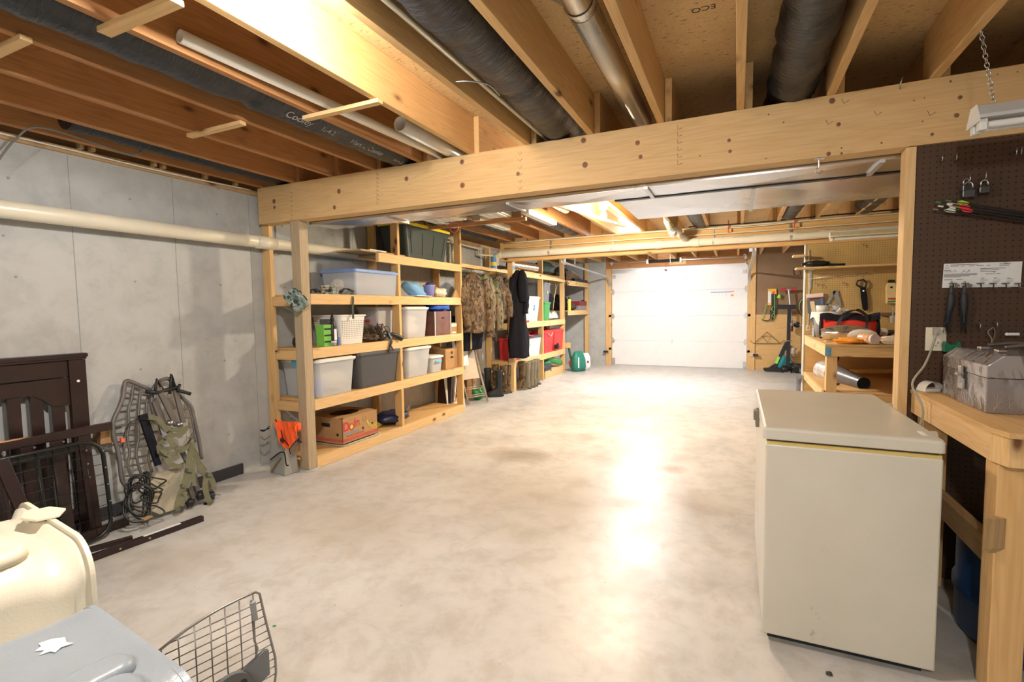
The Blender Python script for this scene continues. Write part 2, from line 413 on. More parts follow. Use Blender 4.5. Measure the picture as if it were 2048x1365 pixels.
        me = bpy.data.meshes.new(name); bm.to_mesh(me); bm.free()
        for q in ([mat] if mat is not None and not s.mats else s.mats): me.materials.append(q)
        o = bpy.data.objects.new(name, me); COL.objects.link(o); o.location = loc
        if parent is not None: o.parent = parent
        if bev:
            b = o.modifiers.new('bevel', 'BEVEL'); b.width = bev; b.segments = 2; b.limit_method = 'ANGLE'; b.angle_limit = R(40)
        if smooth and not bev:
            pass
        return o
def tag(o, label, cat, group=None, kind=None):
    o['label'] = label; o['category'] = cat
    if group: o['group'] = group
    if kind: o['kind'] = kind
    return o
def thing(name, label, cat, loc=(0, 0, 0), rz=0, group=None, rot=None):
    o = bpy.data.objects.new(name, None); COL.objects.link(o); o.empty_display_size = .1
    o.location = loc; o.rotation_euler = rot if rot else (0, 0, rz)
    o.matrix_basis = Matrix.LocRotScale(Vector(loc), Euler(rot if rot else (0, 0, rz)), None)
    return tag(o, label, cat, group)
def struct(o): o['kind'] = 'structure'; return o
def dup(root, loc=None, rz=None, label=None, group=None, rot=None, scale=None):
    r = root.copy(); COL.objects.link(r)
    if loc is not None: r.location = loc
    if rz is not None: r.rotation_euler = (0, 0, rz)
    if rot is not None: r.rotation_euler = rot
    if scale is not None: r.scale = scale
    if label: r['label'] = label
    if group: r['group'] = group
    for ch in list(root.children):
        c = ch.copy(); COL.objects.link(c); c.parent = r
        for g in list(ch.children):
            d = g.copy(); COL.objects.link(d); d.parent = c
    return r
def arc(c, r, a0, a1, n, ax, ay):
    c = Vector(c); ax = Vector(ax); ay = Vector(ay)
    return [c+ax*r*math.cos(R(a0+(a1-a0)*i/(n-1)))+ay*r*math.sin(R(a0+(a1-a0)*i/(n-1))) for i in range(n)]
def spline(pts, n=8):
    P = [Vector(p) for p in pts]; P = [P[0]*2-P[1]]+P+[P[-1]*2-P[-2]]; out = []
    for i in range(1, len(P)-2):
        for k in range(n):
            t = k/n; a, b, c, d = P[i-1], P[i], P[i+1], P[i+2]
            out.append(.5*((2*b)+(c-a)*t+(2*a-5*b+4*c-d)*t*t+(3*b-a-3*c+d)*t*t*t))
    out.append(P[-2]); return out
def rrect(w, d, r, z, n=5, cx=0, cy=0):
    out = []
    for (sx, sy, a) in ((1, 1, 0), (-1, 1, 90), (-1, -1, 180), (1, -1, 270)):
        for i in range(n):
            t = R(a+90*i/(n-1)); out.append((cx+sx*(w/2-r)+r*math.cos(t), cy+sy*(d/2-r)+r*math.sin(t), z))
    return out
def loft(s, rings, cap0=True, cap1=True, smooth=False):
    V = [[s.bm.verts.new(Vector(p)) for p in r] for r in rings]; n = len(V[0])
    for a, b in zip(V, V[1:]):
        for i in range(n):
            f = s.bm.faces.new((a[i], a[(i+1) % n], b[(i+1) % n], b[i])); f.material_index = s.mi; f.smooth = smooth
    if cap0: s.bm.faces.new(V[0][::-1]).material_index = s.mi
    if cap1: s.bm.faces.new(V[-1]).material_index = s.mi
    return s
MB.loft = loft
# ================================================================ THE ROOM
XL, XR, YF, YBK = -3.72, 2.45, 11.30, -2.2     # left wall, right wall, door wall, wall behind the camera
B1, B2 = 2.945, 7.05                            # front faces of the two beams
ZJ, ZS = 2.36, 2.60                             # joist underside, subfloor underside
struct(MB().box((XL-.3, YBK-.3, -.15), (XR+.3, YF+.3, 0)).build('floor', M_FLOOR, origin=(0, 0, 0)))
struct(MB().box((XL-.3, YBK-.3, ZS), (XR+.3, YF+.3, ZS+.03)).build('ceiling', M_OSB, origin=(0, 0, ZS)))
wl = struct(MB().box((XL-.25, YBK-.3, 0), (XL, YF+.3, 2.307)).build('wall_left', M_WALL))
# form joints and tie holes of the poured wall
j = MB()
for k in range(-2, 12):
    y = 1.68+k*.61 if k < 3 else 1.68+k*.61
    j.box((XL-.001, y-.0018, .01), (XL+.0015, y+.0018, 2.3))
struct(j.build('form_joint', plain('joint_dark', (.30, .30, .29), .9), wl, world=True))
j = MB()
for k in range(-3, 21):
    for z in (.35, .95, 1.55, 2.1):
        j.cyl((XL-.004, 1.40+k*.61, z), (XL+.003, 1.40+k*.61, z), .008, n=10)
struct(j.build('tie_hole', plain('tie_dark', (.31, .30, .28), .9), wl, world=True))
struct(MB().box((XL-.25, YBK, 2.307), (XL+.02, YF, 2.345)).build('trim_1', wood('y', 'old')))
struct(MB().box((XL-.25, YBK, 2.345), (XL-.08, YF, ZS)).build('trim_2', wood('y', 'old')))
struct(MB().box((XR, YBK-.3, 0), (XR+.25, YF+.3, ZS)).build('wall_right', M_WALL))
struct(MB().box((XL, YBK-.25, 0), (XR, YBK, ZS)).build('wall_behind', plain('painted_wall', (.55, .53, .48), .8)))
# door wall: concrete stub left of the door, framing, header, hardboard and plywood right of it
struct(MB().box((XL, YF, 0), (-2.76, YF+.25, ZS)).build('wall_front', M_WALL))
struct(MB().box((-2.76, YF, 2.20), (.20, YF+.1, ZS)).build('trim_3', wood('x', 'red')))
struct(MB().box((-2.76, YF-.03, 0), (-2.635, YF+.1, 2.20)).build('trim_4', wood('z', 'pine')))
struct(MB().box((.185, YF-.03, 0), (.335, YF+.1, 2.42)).build('trim_5', wood('z', 'pine')))
struct(MB().box((.335, YF, 1.135), (XR, YF+.1, ZS)).build('wall_front', plain('hardboard', (.25, .15, .08), .6)))
struct(MB().box((.335, YF-.006, 0), (XR, YF+.1, 1.135)).build('wall_front', wood('x', 'ply')))
# dark baseboard strip at the foot of the left wall
for i, (y0, y1) in enumerate(((2.0, 2.72), (-1.0, 1.9))):
    struct(MB().box((XL, y0, .001), (XL+.022, y1, .085)).build('baseboard_left', plain('dark_angle', (.06, .06, .065), .5, .3)))

# ---- garage door
gd = struct(MB().box((-2.625, YF+.03, .012), (.18, YF+.055, .565)).build('door_1', M_DOOR, origin=(-1.22, YF+.04, .012)))
for k in range(4):
    z0 = .012+k*.553
    if k: struct(MB().box((-2.625, YF+.03, z0+.003), (.18, YF+.055, z0+.553)).build('door_panel', M_DOOR, gd, True, bev=.004))
hm = MB()
for z in (.565, 1.118, 1.671):
    struct(MB().poly([(-1.33, YF+.029, z), (-1.305, YF+.029, z+.03), (-1.30, YF+.029, z+.10), (-1.295, YF+.029, z+.03), (-1.27, YF+.029, z), (-1.295, YF+.029, z-.03), (-1.30, YF+.029, z-.10), (-1.305, YF+.029, z-.03)], -.006, (0, 1, 0)).cyl((-1.315, YF+.02, z), (-1.285, YF+.02, z), .008, n=8).build('hinge', M_GALV, gd, True))
    for s, x in ((1, -2.60), (-1, .155)):
        struct(MB().box((x-.02, YF+.018, z-.06), (x+.02, YF+.03, z+.06)).box((x-.045, YF-.0, z-.012), (x+.045, YF+.02, z+.012)).cyl((x-s*.03, YF-.005, z), (x-s*.055, YF-.005, z), .022, n=12).build('roller_hinge', M_GALV, gd, True))
for x in (-2.585, .145):
    struct(MB().box((x-.03, YF+.015, .02), (x+.03, YF+.03, .16)).box((x-.015, YF-.01, .03), (x+.015, YF+.02, .05)).build('bottom_bracket', M_GALV, gd, True))
for x in (-2.58, .12):
    struct(MB().box((x-.03, YF+.01, 1.98), (x+.04, YF+.03, 2.06)).build('top_bracket', M_GALV, gd, True))
struct(MB().box((-2.62, YF+.005, 2.09), (-1.25, YF+.03, 2.10)).box((-2.62, YF+.012, 2.10), (-1.25, YF+.03, 2.135)).box((-2.62, YF+.005, 2.135), (-1.25, YF+.03, 2.145)).box((-2.62, YF+.012, 2.145), (-1.25, YF+.03, 2.175)).build('strut', M_GALV, gd, True))
m = MB().m(M_BLUE).box((-.52, YF+.028, 1.605), (-.12, YF+.0305, 1.622)).m(plain('label_orange', (.9, .35, .08), .7)).box((-.12, YF+.028, 1.61), (-.07, YF+.0305, 1.632)).box((-.13, YF+.028, 1.52), (-.075, YF+.0305, 1.56))
m.m(plain('label_grey', (.6, .6, .6), .7))
for k in range(5): m.box((-.50+k*.07, YF+.028, 1.52), (-.495+k*.07, YF+.0305, 1.59))
struct(m.build('sticker', None, gd, True))
m = MB().m(plain('label_grey', (.6, .6, .6), .7))
for k in range(6): m.box((-1.12+(k % 3)*.05, YF+.028, 1.98-(k//3)*.07), (-1.09+(k % 3)*.05, YF+.0305, 2.0-(k//3)*.07))
struct(m.build('stamp', None, gd, True))

# ---- garage-door running gear
def track(name, x, label, horiz=True):
    p = [Vector((x, YF-.02, .02)), Vector((x, YF-.02, 1.72))]+arc((x, YF-.32, 1.72), .30, 0, 90, 9, (0, 1, 0), (0, 0, 1)) + [Vector((x, 7.9, 2.10))]
    t = thing(name, label, 'door track', (x, YF-.02, 0))
    MB().ribbon(p, .045, .004, (1, 0, 0)).ribbon([q+Vector((-.02, 0, 0)) for q in p], .03, .004, [(0, 1, 0) if i < 3 else (0, .3, 1) for i in range(len(p))]).build('rail', M_GALV, t, True)
    for z in (.35, 1.1): MB().box((x-.03, YF-.03, z), (x+.03, YF-.02, z+.05)).build('jamb_bracket', M_GALV, t, True)
    MB().bar((x, 8.6, 2.10), (x, 8.6, 2.585), .03, .004, (0, 1, 0)).build('hanger_strap', M_GALV, t, True)
    return t
track('garage_door_track', -2.665, 'galvanised garage door track left of the door, curving up towards the shelves')
track('garage_door_track', .215, 'galvanised garage door track right of the door beside the brown hardboard')
t = thing('torsion_spring_shaft', 'steel torsion shaft with black spring on the header above the garage door', 'torsion spring', (-1.22, YF-.08, 2.30))
MB().cyl((-2.66, YF-.08, 2.32), (.21, YF-.08, 2.32), .012, n=10).build('shaft', M_STEEL, t, True)
s = MB()
pts = [(-1.80+.66*i/200, YF-.08+.028*math.cos(i*1.1), 2.32+.028*math.sin(i*1.1)) for i in range(200)]
s.tube(pts, .008, 5); s.cyl((-1.80, YF-.08, 2.32), (-1.14, YF-.08, 2.32), .024, n=12); s.build('spring', M_BLACK, t, True)
for x in (-2.60, .15): MB().cyl((x-.03, YF-.08, 2.32), (x+.03, YF-.08, 2.32), .055, n=18).build('cable_drum', M_GALV, t, True)
for x in (-1.82, -1.12): MB().box((x-.015, YF-.11, 2.27), (x+.015, YF, 2.37)).build('bracket', M_GALV, t, True)
MB().box((-1.36, YF-.02, 2.23), (-1.02, YF, 2.40)).build('centre_block', wood('x'), t, True)
o = MB().tube(spline([(-1.43, YF-.10, 2.30), (-1.43, YF-.10, 2.14)]), .004, 5).ball((-1.43, YF-.10, 2.12), (.035, .02, .018), 2).build('pull_cord', plain('rust_red', (.35, .06, .03), .6), None)
tag(o, 'dark cord with red release knob hanging in front of the garage door top', 'pull cord')
for x, s_ in ((-2.70, -1), (.30, 1)):
    t = thing('photo_eye_sensor', 'small black door sensor on a bracket low on the %s jamb of the garage door' % ('left' if s_ < 0 else 'right'), 'sensor', (x, YF-.08, .30))
    MB().box((x-.045, YF-.06, .28), (x+.02, YF-.03, .34)).build('bracket', M_GALV, t, True)
    MB().box((x-.05+s_*.05, YF-.11, .29), (x+.05+s_*.05, YF-.06, .33), bev=.006).build('eye_housing', M_BLACK, t, True)

# ---------------------------------------------------------------- beams
def beam(name, y, x0, x1, label, knots=()):
    t = thing(name, label, 'beam', ((x0+x1)/2, y, 2.065))
    for k in range(3):
        MB().box((x0, y+k*.0385, 2.065), (x1, y+k*.0385+.037, 2.36)).build('ply_layer', wood('x', 'beam' if y < 4 else 'pine'), t, True, bev=.002)
    return t
bm1 = beam('support_beam', B1, -3.66, XR, 'big knotty pine beam with pencil tick marks spanning the front of the room')
km = MB()
dk = plain('knot_brown', (.20, .085, .04), .6, var=.3); dk2 = plain('knot_ring', (.42, .22, .10), .6)
km.m(dk)
for (px, py, r) in ((678, 383, 4), (669, 415, 3.4), (813, 358, 4), (924, 324, 4.5), (925, 371, 5), (1036, 348, 4), (1170, 330, 6), (1167, 281, 5.5), (1275, 286, 5), (1281, 314, 4.5), (1458, 281, 4), (1460, 303, 4), (1664, 202, 7), (1677, 249, 5), (1657, 308, 5), (1683, 307, 3), (1920, 195, 5.5), (1913, 231, 6), (1901, 163, 3), (1864, 269, 4), (1763, 286, 2.5), (1537, 229, 1.8), (1567, 245, 1.8), (1845, 243, 2), (1828, 201, 2), (1849, 196, 1.7), (1400, 312, 1.6), (1532, 317, 1.6), (1683, 296, 2), (548, 403, 3.5), (549, 415, 2.5), (1995, 149, 2), (2035, 144, 2)):
    a, b = ony(px-r, py, B1), ony(px+r, py, B1)
    c = ony(px, py, B1); rr = (b-a).length/2
    km.m(dk2).ball((c.x, B1+.0005, c.z), (rr*1.15, .0012, rr*1.2), 2)
    km.m(dk).ball((c.x, B1, c.z), (rr*.78, .0018, rr*.85), 2)
km.build('knot', None, bm1, True)
tm = MB()
def tickmark(px, py, a=0, k=1.):
    c = ony(px, py, B1-.0004); s = .016*k
    u = Vector((math.cos(a), 0, math.sin(a))); v = Vector((-math.sin(a), 0, math.cos(a)))
    tm.tube([c-u*s*.5+v*s, c-u*s*.35-v*s*.5, c+u*s-v*s*.1], .0011, 4)
for k in range(6): tickmark(1358, 256+k*14.2)
for k in range(6): tickmark(1040, 307+k*14, .6, .9)
for k in range(8): tickmark(755, 349+k*8.2, 0, .7)
for k in range(7): tickmark(583, 385+k*9, .3, .7)
for q in ((1690, 203), (1658, 245), (1755, 227), (1862, 227)): tickmark(*q, .3, 1.1)
tm.build('pencil_tick', plain('graphite', (.05, .045, .04), .7), bm1, True)
# bent nail on top and a steel hook underneath
o = MB().tube([ony(1800, 178, B1-.004), ony(1801, 168, B1-.03), ony(1806, 153, B1-.03)], .0028, 6).build('bent_nail', M_STEEL); tag(o, 'bent steel nail sticking out of the top edge of the front beam', 'nail')
c = ony(1638, 322, B1+.03)
t = thing('screw_hook', 'small steel hook hanging under the front beam before the silver duct', 'hook', c)
MB().box((c.x-.022, c.y-.012, 2.061), (c.x+.022, c.y+.012, 2.065)).cyl((c.x, c.y, 2.02), (c.x, c.y, 2.062), .004, n=8).build('plate', M_STEEL, t, True)
MB().tube(arc((c.x, c.y, 2.005), .016, 90, 360, 9, (1, 0, 0), (0, 0, 1)), .003, 6).build('hook', M_STEEL, t, True)
bm2 = beam('support_beam', B2, -3.40, XR, 'orange-lit rear beam carrying the long white drain pipe')

# ---------------------------------------------------------------- joists
JX = [-3.25+.4062*k for k in range(15)]
ordn = ['first', 'second', 'third', 'fourth', 'fifth', 'sixth', 'seventh', 'eighth', 'ninth', 'tenth', 'eleventh', 'twelfth', 'thirteenth', 'fourteenth', 'fifteenth']
for k, x in enumerate(JX):
    if x < XR-.05:
        tone = 'red' if k < 4 else 'pine'  # redder, darker tone puts the shade of the left bays into the wood colour
        o = MB().box((x-.019, YBK, ZJ), (x+.019, B1+.105, ZS-.001)).build('ceiling_joist', wood('y', tone), bev=.002)
        tag(o, 'wooden joist running over the front beam, %s from the left wall' % ordn[k], 'joist', 'front bay joists')
        o = MB().box((x+.021, B1+.01, ZJ), (x+.058, B2+.11, ZS-.001)).build('ceiling_joist', wood('y', tone), bev=.002)
        tag(o, 'wooden joist of the middle bay between the two beams, %s from the left wall' % ordn[k], 'joist', 'middle bay joists')
        o = MB().box((x-.019, B2+.005, ZJ), (x+.019, YF+(0 if -2.8 < x < .2 else -.002), ZS-.001)).build('ceiling_joist', wood('y', 'pine'), bev=.002)
        tag(o, 'wooden joist over the garage door bay, %s from the left wall' % ordn[k], 'joist', 'door bay joists')
# short joist run over the left wall, seen as rough timber above the concrete
o = MB().box((-3.62, YBK, 2.36), (-3.58, B1, ZS-.001)).build('ceiling_joist', wood('y', 'red')); tag(o, 'joist coloured dark reddish for shade, closest above the left concrete wall', 'joist')  # same shade-darkened wood colour as the left bays

# wooden cleats nailed across under the front joists
for (x0, x1, y, lab) in ((-2.10, -1.60, 2.0, 'thin pine cleat holding the white pipe under the joists'), (-2.89, -2.44, 1.895, 'thin pine cleat nailed under two shade-tinted joists with nothing on it'), (-2.10, -1.68, 1.085, 'wide worn cleat near the bright bulb at the top edge'), (-3.1, -2.40, .985, 'short cleat at the far left edge under the black duct')):
    h = .045 if 'wide' in lab else .036
    o = MB().box((x0, y-h/2, ZJ-.019), (x1, y+h/2, ZJ)).build('wood_cleat', wood('x', 'fresh')); tag(o, lab, 'wood strip')

# ---------------------------------------------------------------- ducts in the front bay
def flex(name, x, z, r, y0, y1, label, wr=1., brk=None, sag=0., seed=0):
    rnd = random.Random(seed); t = thing(name, label, 'duct', (x, (y0+y1)/2, z-r))
    ny = int((y1-y0)/.035); nn = 28; ph = [rnd.uniform(0, 6) for _ in range(8)]
    def f(u, v):
        a = 2*math.pi*u; y = y0+(y1-y0)*v
        k = 1+.035*math.sin(21*y+ph[0]+2*math.sin(a+ph[1]))+.025*math.sin(37*y+3*a+ph[2])+.012*math.sin(71*y+ph[3]-2*a)
        k = 1+(k-1)*wr
        if brk is not None: k *= 1-.16*math.exp(-((y-brk)/.03)**2)
        dx = .012*math.sin(1.7*y+ph[4]); dz = -sag*math.sin(math.pi*v)
        return Vector((x+dx+math.cos(a)*r*k, y, z+dz+math.sin(a)*r*k))
    m = MB(); m.grid(f, nn, ny, True); g = m.g; m.bm.faces.new([c[0] for c in g]); m.bm.faces.new([c[-1] for c in g][::-1])
    m.build('jacket', M_FLEX, t, True)
    return t
d1 = flex('flexible_duct', -2.215, 2.475, .122, -1.2, 3.25, 'long black insulated flexible duct printed with maker lettering, left joist bays', .55, 1.75, 0, 1)
def duct_text(body, px, py, size, rise=0.):
    c = onx(px, py, -2.215+.0)
    hit = onz(px, py, 2.40); y = hit.y
    a0 = R(-62); r = .1275
    m = MB()
    def wrap(co):
        a = a0+(co.y)/r
        return Vector((-2.215+r*math.cos(a), y+co.x, 2.475+r*math.sin(a)))
    m.text(body, size, None, .0005, lambda co: wrap(co), .0008)
    m.build('printed_lettering', plain('print_white', (.62, .64, .68), .6), d1.children[0], True)
d1.name = 'flexible_duct'
duct_text('Cooley', 553, 236, .060)
duct_text('R-4.2', 612, 260, .045)
duct_text('Hart & Cooley', 698, 292, .050)
duct_text('R-4.2', 760, 318, .045)
flex('flexible_duct', -1.01, 2.49, .130, -1.2, 3.3, 'thick wrinkled black flexible duct with a taped joint, centre left of the ceiling', .8, 2.28, 0, 2)
flex('flexible_duct', .235, 2.47, .112, -1.2, 3.3, 'shiny crinkled black flexible duct above the middle of the front beam', 1.35, None, 0, 3)
flex('flexible_duct', -3.42, 2.45, .085, 1.55, 6.9, 'slim black flexible duct tucked above the left concrete wall', .8, None, 0, 4)
for (x, z, y0, y1, lab, r) in ((-2.17, 2.46, 3.5, 6.95, 'grey-lit black duct running behind the front beam beside the paper tubes', .10), (-3.0, 2.47, 4.3, 6.9, 'black duct between joists above the yellow-lidded tote', .09), (-.45, 2.45, 4.6, 6.95, 'short dark duct hanging beyond the wide silver duct', .11), (.55, 2.45, 4.6, 6.9, 'round black duct stub above the rear beam, right of the middle', .10), (1.3, 2.45, 4.4, 6.9, 'dark duct stub behind the silver duct near the brown pegboard', .10)):
    flex('flexible_duct', x, z, r, y0, y1, lab, .9, None, 0, int(abs(x*10)))
t = thing('round_metal_duct', 'shiny round galvanised pipe in perforated strap between joists', 'duct', (-.555, 1, 2.42))
m = MB()
m.cyl((-.553, -1.2, 2.47), (-.553, 1.9, 2.47), .056, n=32, caps=False).cyl((-.553, 1.9, 2.47), (-.553, 3.2, 2.47), .058, n=32)
for f in m.bm.faces: f.smooth = len(f.verts) == 4
pp_ = m.build('pipe', M_PIPE, t, True)
MB().box((-.5015, -1.2, 2.449), (-.4985, 3.1, 2.452)).build('seam', M_BLACK, pp_, True)
a = arc((-.553, 1.86, 2.47), .060, 180, 360, 14, (1, 0, 0), (0, 0, 1)); a = [Vector((-.80, 1.80, 2.585))]+a+[Vector((-.43, 1.9, 2.585))]
MB().ribbon(a, .02, .002, (0, 1, 0)).build('hanger_strap', M_GALV, t, True)

# white pipes
def pvc(name, p, q, r, label, mat=None, cat='pipe', coll=()):
    t = thing(name, label, cat, (Vector(p)+Vector(q))/2)
    MB().pipe(p, q, r).build('pipe', mat or M_PVC, t, True)
    for (a, b, k) in coll:
        P, Q = Vector(p), Vector(q); MB().pipe(P.lerp(Q, a), P.lerp(Q, b), r+k).build('coupling', mat or M_PVC, t, True)
    return t
pvc('drain_pipe', (-1.985, 1.285, 2.405), (-1.90, 3.0, 2.405), .026, 'long narrow white pipe stored on a cleat under the joists', M_PVCW)
pvc('drain_pipe', (-1.80, 2.42, 2.412), (-1.80, 3.35, 2.412), .043, 'wider white pipe open at its near end above the front beam', M_PVCW)
pvc('conduit_pipe', (-1.165, -1.0, 2.44), (-1.12, 3.2, 2.40), .0105, 'thin cream water pipe running beside the thick black duct', M_PVC)
o = MB().tube(spline([(-1.19, 2.02, 2.37), (-1.12, 2.04, 2.365), (-1.06, 2.10, 2.362), (-1.05, 2.2, 2.35)]), .003, 6).build('twist_wire', M_STEEL); tag(o, 'twist of grey wire tied between the thin pipe and the thick black duct', 'wire')
t = pvc('drain_pipe', (XL+.10, YBK+.05, 1.895), (XL+.10, 6.9, 1.925), .050, 'long cream drain pipe strapped along the left concrete wall', M_PVC, 'pipe', ((.555, .575, .004),))
MB().bar((XL+.10, 3.24, 1.95), (XL+.10, 3.24, 2.36), .02, .003, (0, 1, 0)).build('hanger_strap', M_GALV, t, True)
MB().pipe((XL+.10, 3.23, 1.899), (XL+.10, 3.255, 1.899), .053).build('strap_loop', M_GALV, t, True)

# cables over the left wall
o = MB().tube(spline([onx(-10, 330, -3.55), onx(30, 280, -3.5), onx(80, 255, -3.45), onx(200, 290, -3.5), onx(262, 310, -3.5), onx(285, 300, -3.5), onx(290, 285, -3.5)]), .006, 6).build('electric_cable', plain('cable_grey', (.16, .15, .14), .6)); tag(o, 'grey cable looping down from the joists at the upper left corner', 'cable')
o = MB().tube(spline([(-3.69, -1, 2.335), (-3.69, 1.5, 2.33), (-3.685, 2.2, 2.325), (-3.68, 2.9, 2.34)]), .006, 6).build('electric_cable', M_PVCW); tag(o, 'pale cable stapled along the sill above the left concrete wall', 'cable')
m = MB()
for k, y in enumerate((1.72, 1.78, 2.14, 2.2, 2.5, 2.75)): m.box((-3.70, y, 2.345), (-3.66, y+.022, 2.40+.01*(k % 2)))
o = m.build('nailed_blocks', wood('z', 'old')); tag(o, 'small nailed wood shims along the sill over the left wall', 'wood shim', kind='stuff')

# OSB stencils on the subfloor
m = MB()
Mt = lambda x, y, a: Matrix.Translation((x, y, ZS-.0006)) @ Matrix.Rotation(R(a), 4, 'Z') @ Matrix.Rotation(math.pi, 4, 'X')
m.text('APA', .10, Mt(.62, 1.9, 90), .0004); m.text('RATED SHEATHING\n32/16  15/32 INCH\nEXPOSURE 1', .026, Mt(.50, 2.05, 180), .0003); m.text('ECO', .05, Mt(-.15, 2.35, 180), .0004); m.text('THIS SIDE DOWN', .03, Mt(-1.42, 2.5, 90), .0004)
struct(m.build('stencil', plain('ink', (.06, .04, .03), .8), bpy.data.objects['ceiling'], True))

# ---------------------------------------------------------------- rectangular trunk ducts behind the front beam
def trunk(x0, x1, y0, y1, z0, z1, label, seams, mat):
    t = thing('trunk_duct', label, 'duct', ((x0+x1)/2, (y0+y1)/2, z0))
    xs = [x0]+list(seams)+[x1]
    for a, b in zip(xs, xs[1:]):
        m = MB(); bm = m.bm; q = [bm.verts.new(p) for p in ((a, y0, z0), (b, y0, z0), (b, y1, z0), (a, y1, z0))]; c = bm.verts.new(((a+b)/2, (y0+y1)/2, z0-.016))
        T = [bm.verts.new(p) for p in ((a, y0, z1), (b, y0, z1), (b, y1, z1), (a, y1, z1))]
        for i in range(4):
            bm.faces.new((q[i], c, q[(i+1) % 4])); bm.faces.new((q[i], q[(i+1) % 4], T[(i+1) % 4], T[i]))
        bm.faces.new(T[::-1]); m.build('duct_section', mat, t, True)
    for s in seams: MB().box((s-.012, y0-.004, z0-.012), (s+.012, y1+.004, z0+.004)).build('drive_cleat', M_GALV, t, True)
    return t
trunk(-3.23, XR-.02, 3.075, 3.36, 2.045, 2.355, 'long narrow silver sheet metal duct tight behind the front beam', (-2.45, -1.42, -.51, .65), M_SHEET)
trunk(-.75, XR-.02, 3.39, 4.17, 2.045, 2.33, 'wide silver sheet metal duct with cross creases beyond the narrow one', (.08, 1.25), M_SHEETL)
o = MB().box((-.76, 3.355, 2.038), (XR-.02, 3.395, 2.05)).build('duct_gap_shade', M_BLACK); tag(o, 'black strip painting the shade in the gap between the two silver ducts', 'strip')  # the dark of the open gap, put in as a black strip

# bulbs in porcelain holders, with an added fill bulb behind the camera
for (l, e, c), lab, zc in zip(BULBS, ('glaring bare bulb under the joists at the top edge of the photo', 'glowing bare bulb hanging beyond the silver duct', 'bare bulb in the garage door bay hidden behind the rear beam', 'added unseen bulb behind the camera, brightening the freezer front'), (0, 0, 0, 0)):
    t = thing('light_bulb', lab, 'light bulb', l)
    e_ = bpy.data.materials.new('bulb_glow'); e_.use_nodes = True; b = e_.node_tree.nodes['Principled BSDF']; b.inputs['Emission Color'].default_value = (*c, 1); b.inputs['Emission Strength'].default_value = 40
    MB().lathe([(0, -.045), (.02, -.04), (.032, -.02), (.034, 0), (.026, .025), (.014, .045), (.013, .06)], l, 20).build('glass_globe', e_, t, True)
    MB().cyl(Vector(l)+Vector((0, 0, .062)), Vector(l)+Vector((0, 0, .11)), .045, n=24).cyl(Vector(l)+Vector((0, 0, .11)), (l[0], l[1], ZS), .055, n=24).build('lamp_holder', M_WHITE, t, True)
# ================================================================ LEFT SHELVING, FIRST UNIT
X1 = -3.225
LV = [.095, .584, 1.022, 1.478, 1.90]
post = MB().box((-3.322, 2.965, .004), (-3.226, 3.053, 2.064)).build('support_post', wood('z', 'grey'), bev=.003)
tag(post, 'thick square weathered post under the front beam with a camouflaged camera strapped to it', 'post')
o = MB().lathe([(0, 0), (.085, 0), (.082, .006), (.07, .01), (0, .012)], (-3.275, 3.01, 0), 20).build('mortar_collar', M_WALL)
post.location.z += .008; tag(o, 'thin mortar pad under the foot of the thick square post', 'mortar pad')
S1 = thing('shelving_unit', 'tall open pine shelving beside the weathered post, loaded with bins and a fruit box', 'shelving', (-3.45, 4.3, 0))
P = 'pine'
for k, z in enumerate(LV):
    y0 = 3.056 if k < 4 else onx(757, 507, X1).y
    MB().box((X1-.038, y0, 0.001 if k == 0 else z-.089), (X1, 5.55, z)).build('front_rail', wood('y', 'fresh'), S1, True, bev=.002)
    MB().box((XL+.012, y0 if k < 4 else 4.05, z-.020), (X1-.038, 5.55, z-.002)).build('shelf_board', wood('y', 'ply'), S1, True)
    if k < 4:
        MB().box((-3.61, 3.005, max(.001, z-.10)), (-3.323, 3.043, z-.020)).build('side_rail', wood('x', P), S1, True, bev=.002)
        MB().box((-3.70, 5.505, max(.001, z-.10)), (-3.29, 5.543, z-.020)).build('side_rail', wood('x', P), S1, True)
ys = [3.0, onx(745, 600, -3.66).y, onx(872, 600, -3.66).y]
for y in ys: MB().box((-3.705, y-.0, .02), (-3.615, y+.038, 2.30)).build('rear_stud', wood('z', P), S1, True, bev=.002)
for (y0, y1, zt) in ((4.235, 4.273, 2.355), (5.512, 5.55, 2.355)):
    MB().box((X1-.092, y0, .09), (X1-.002, y1, zt)).build('front_stud', wood('z', P), S1, True, bev=.002)
o = MB().m(wood('y', 'old')).box((-3.64, 3.72, 1.903), (-3.262, 5.0, 1.918)).build('plywood_scrap', None); tag(o, 'dark thin board lying on the top shelf and poking out to the left', 'board')
o = MB().m(M_PAPER).box((-3.30, 3.86, 1.919), (-3.27, 4.10, 1.932)).m(M_RED).box((-3.30, 4.10, 1.919), (-3.27, 4.12, 1.932)).build('small_carton'); tag(o, 'small flat white carton with a red end on the top shelf board', 'carton')

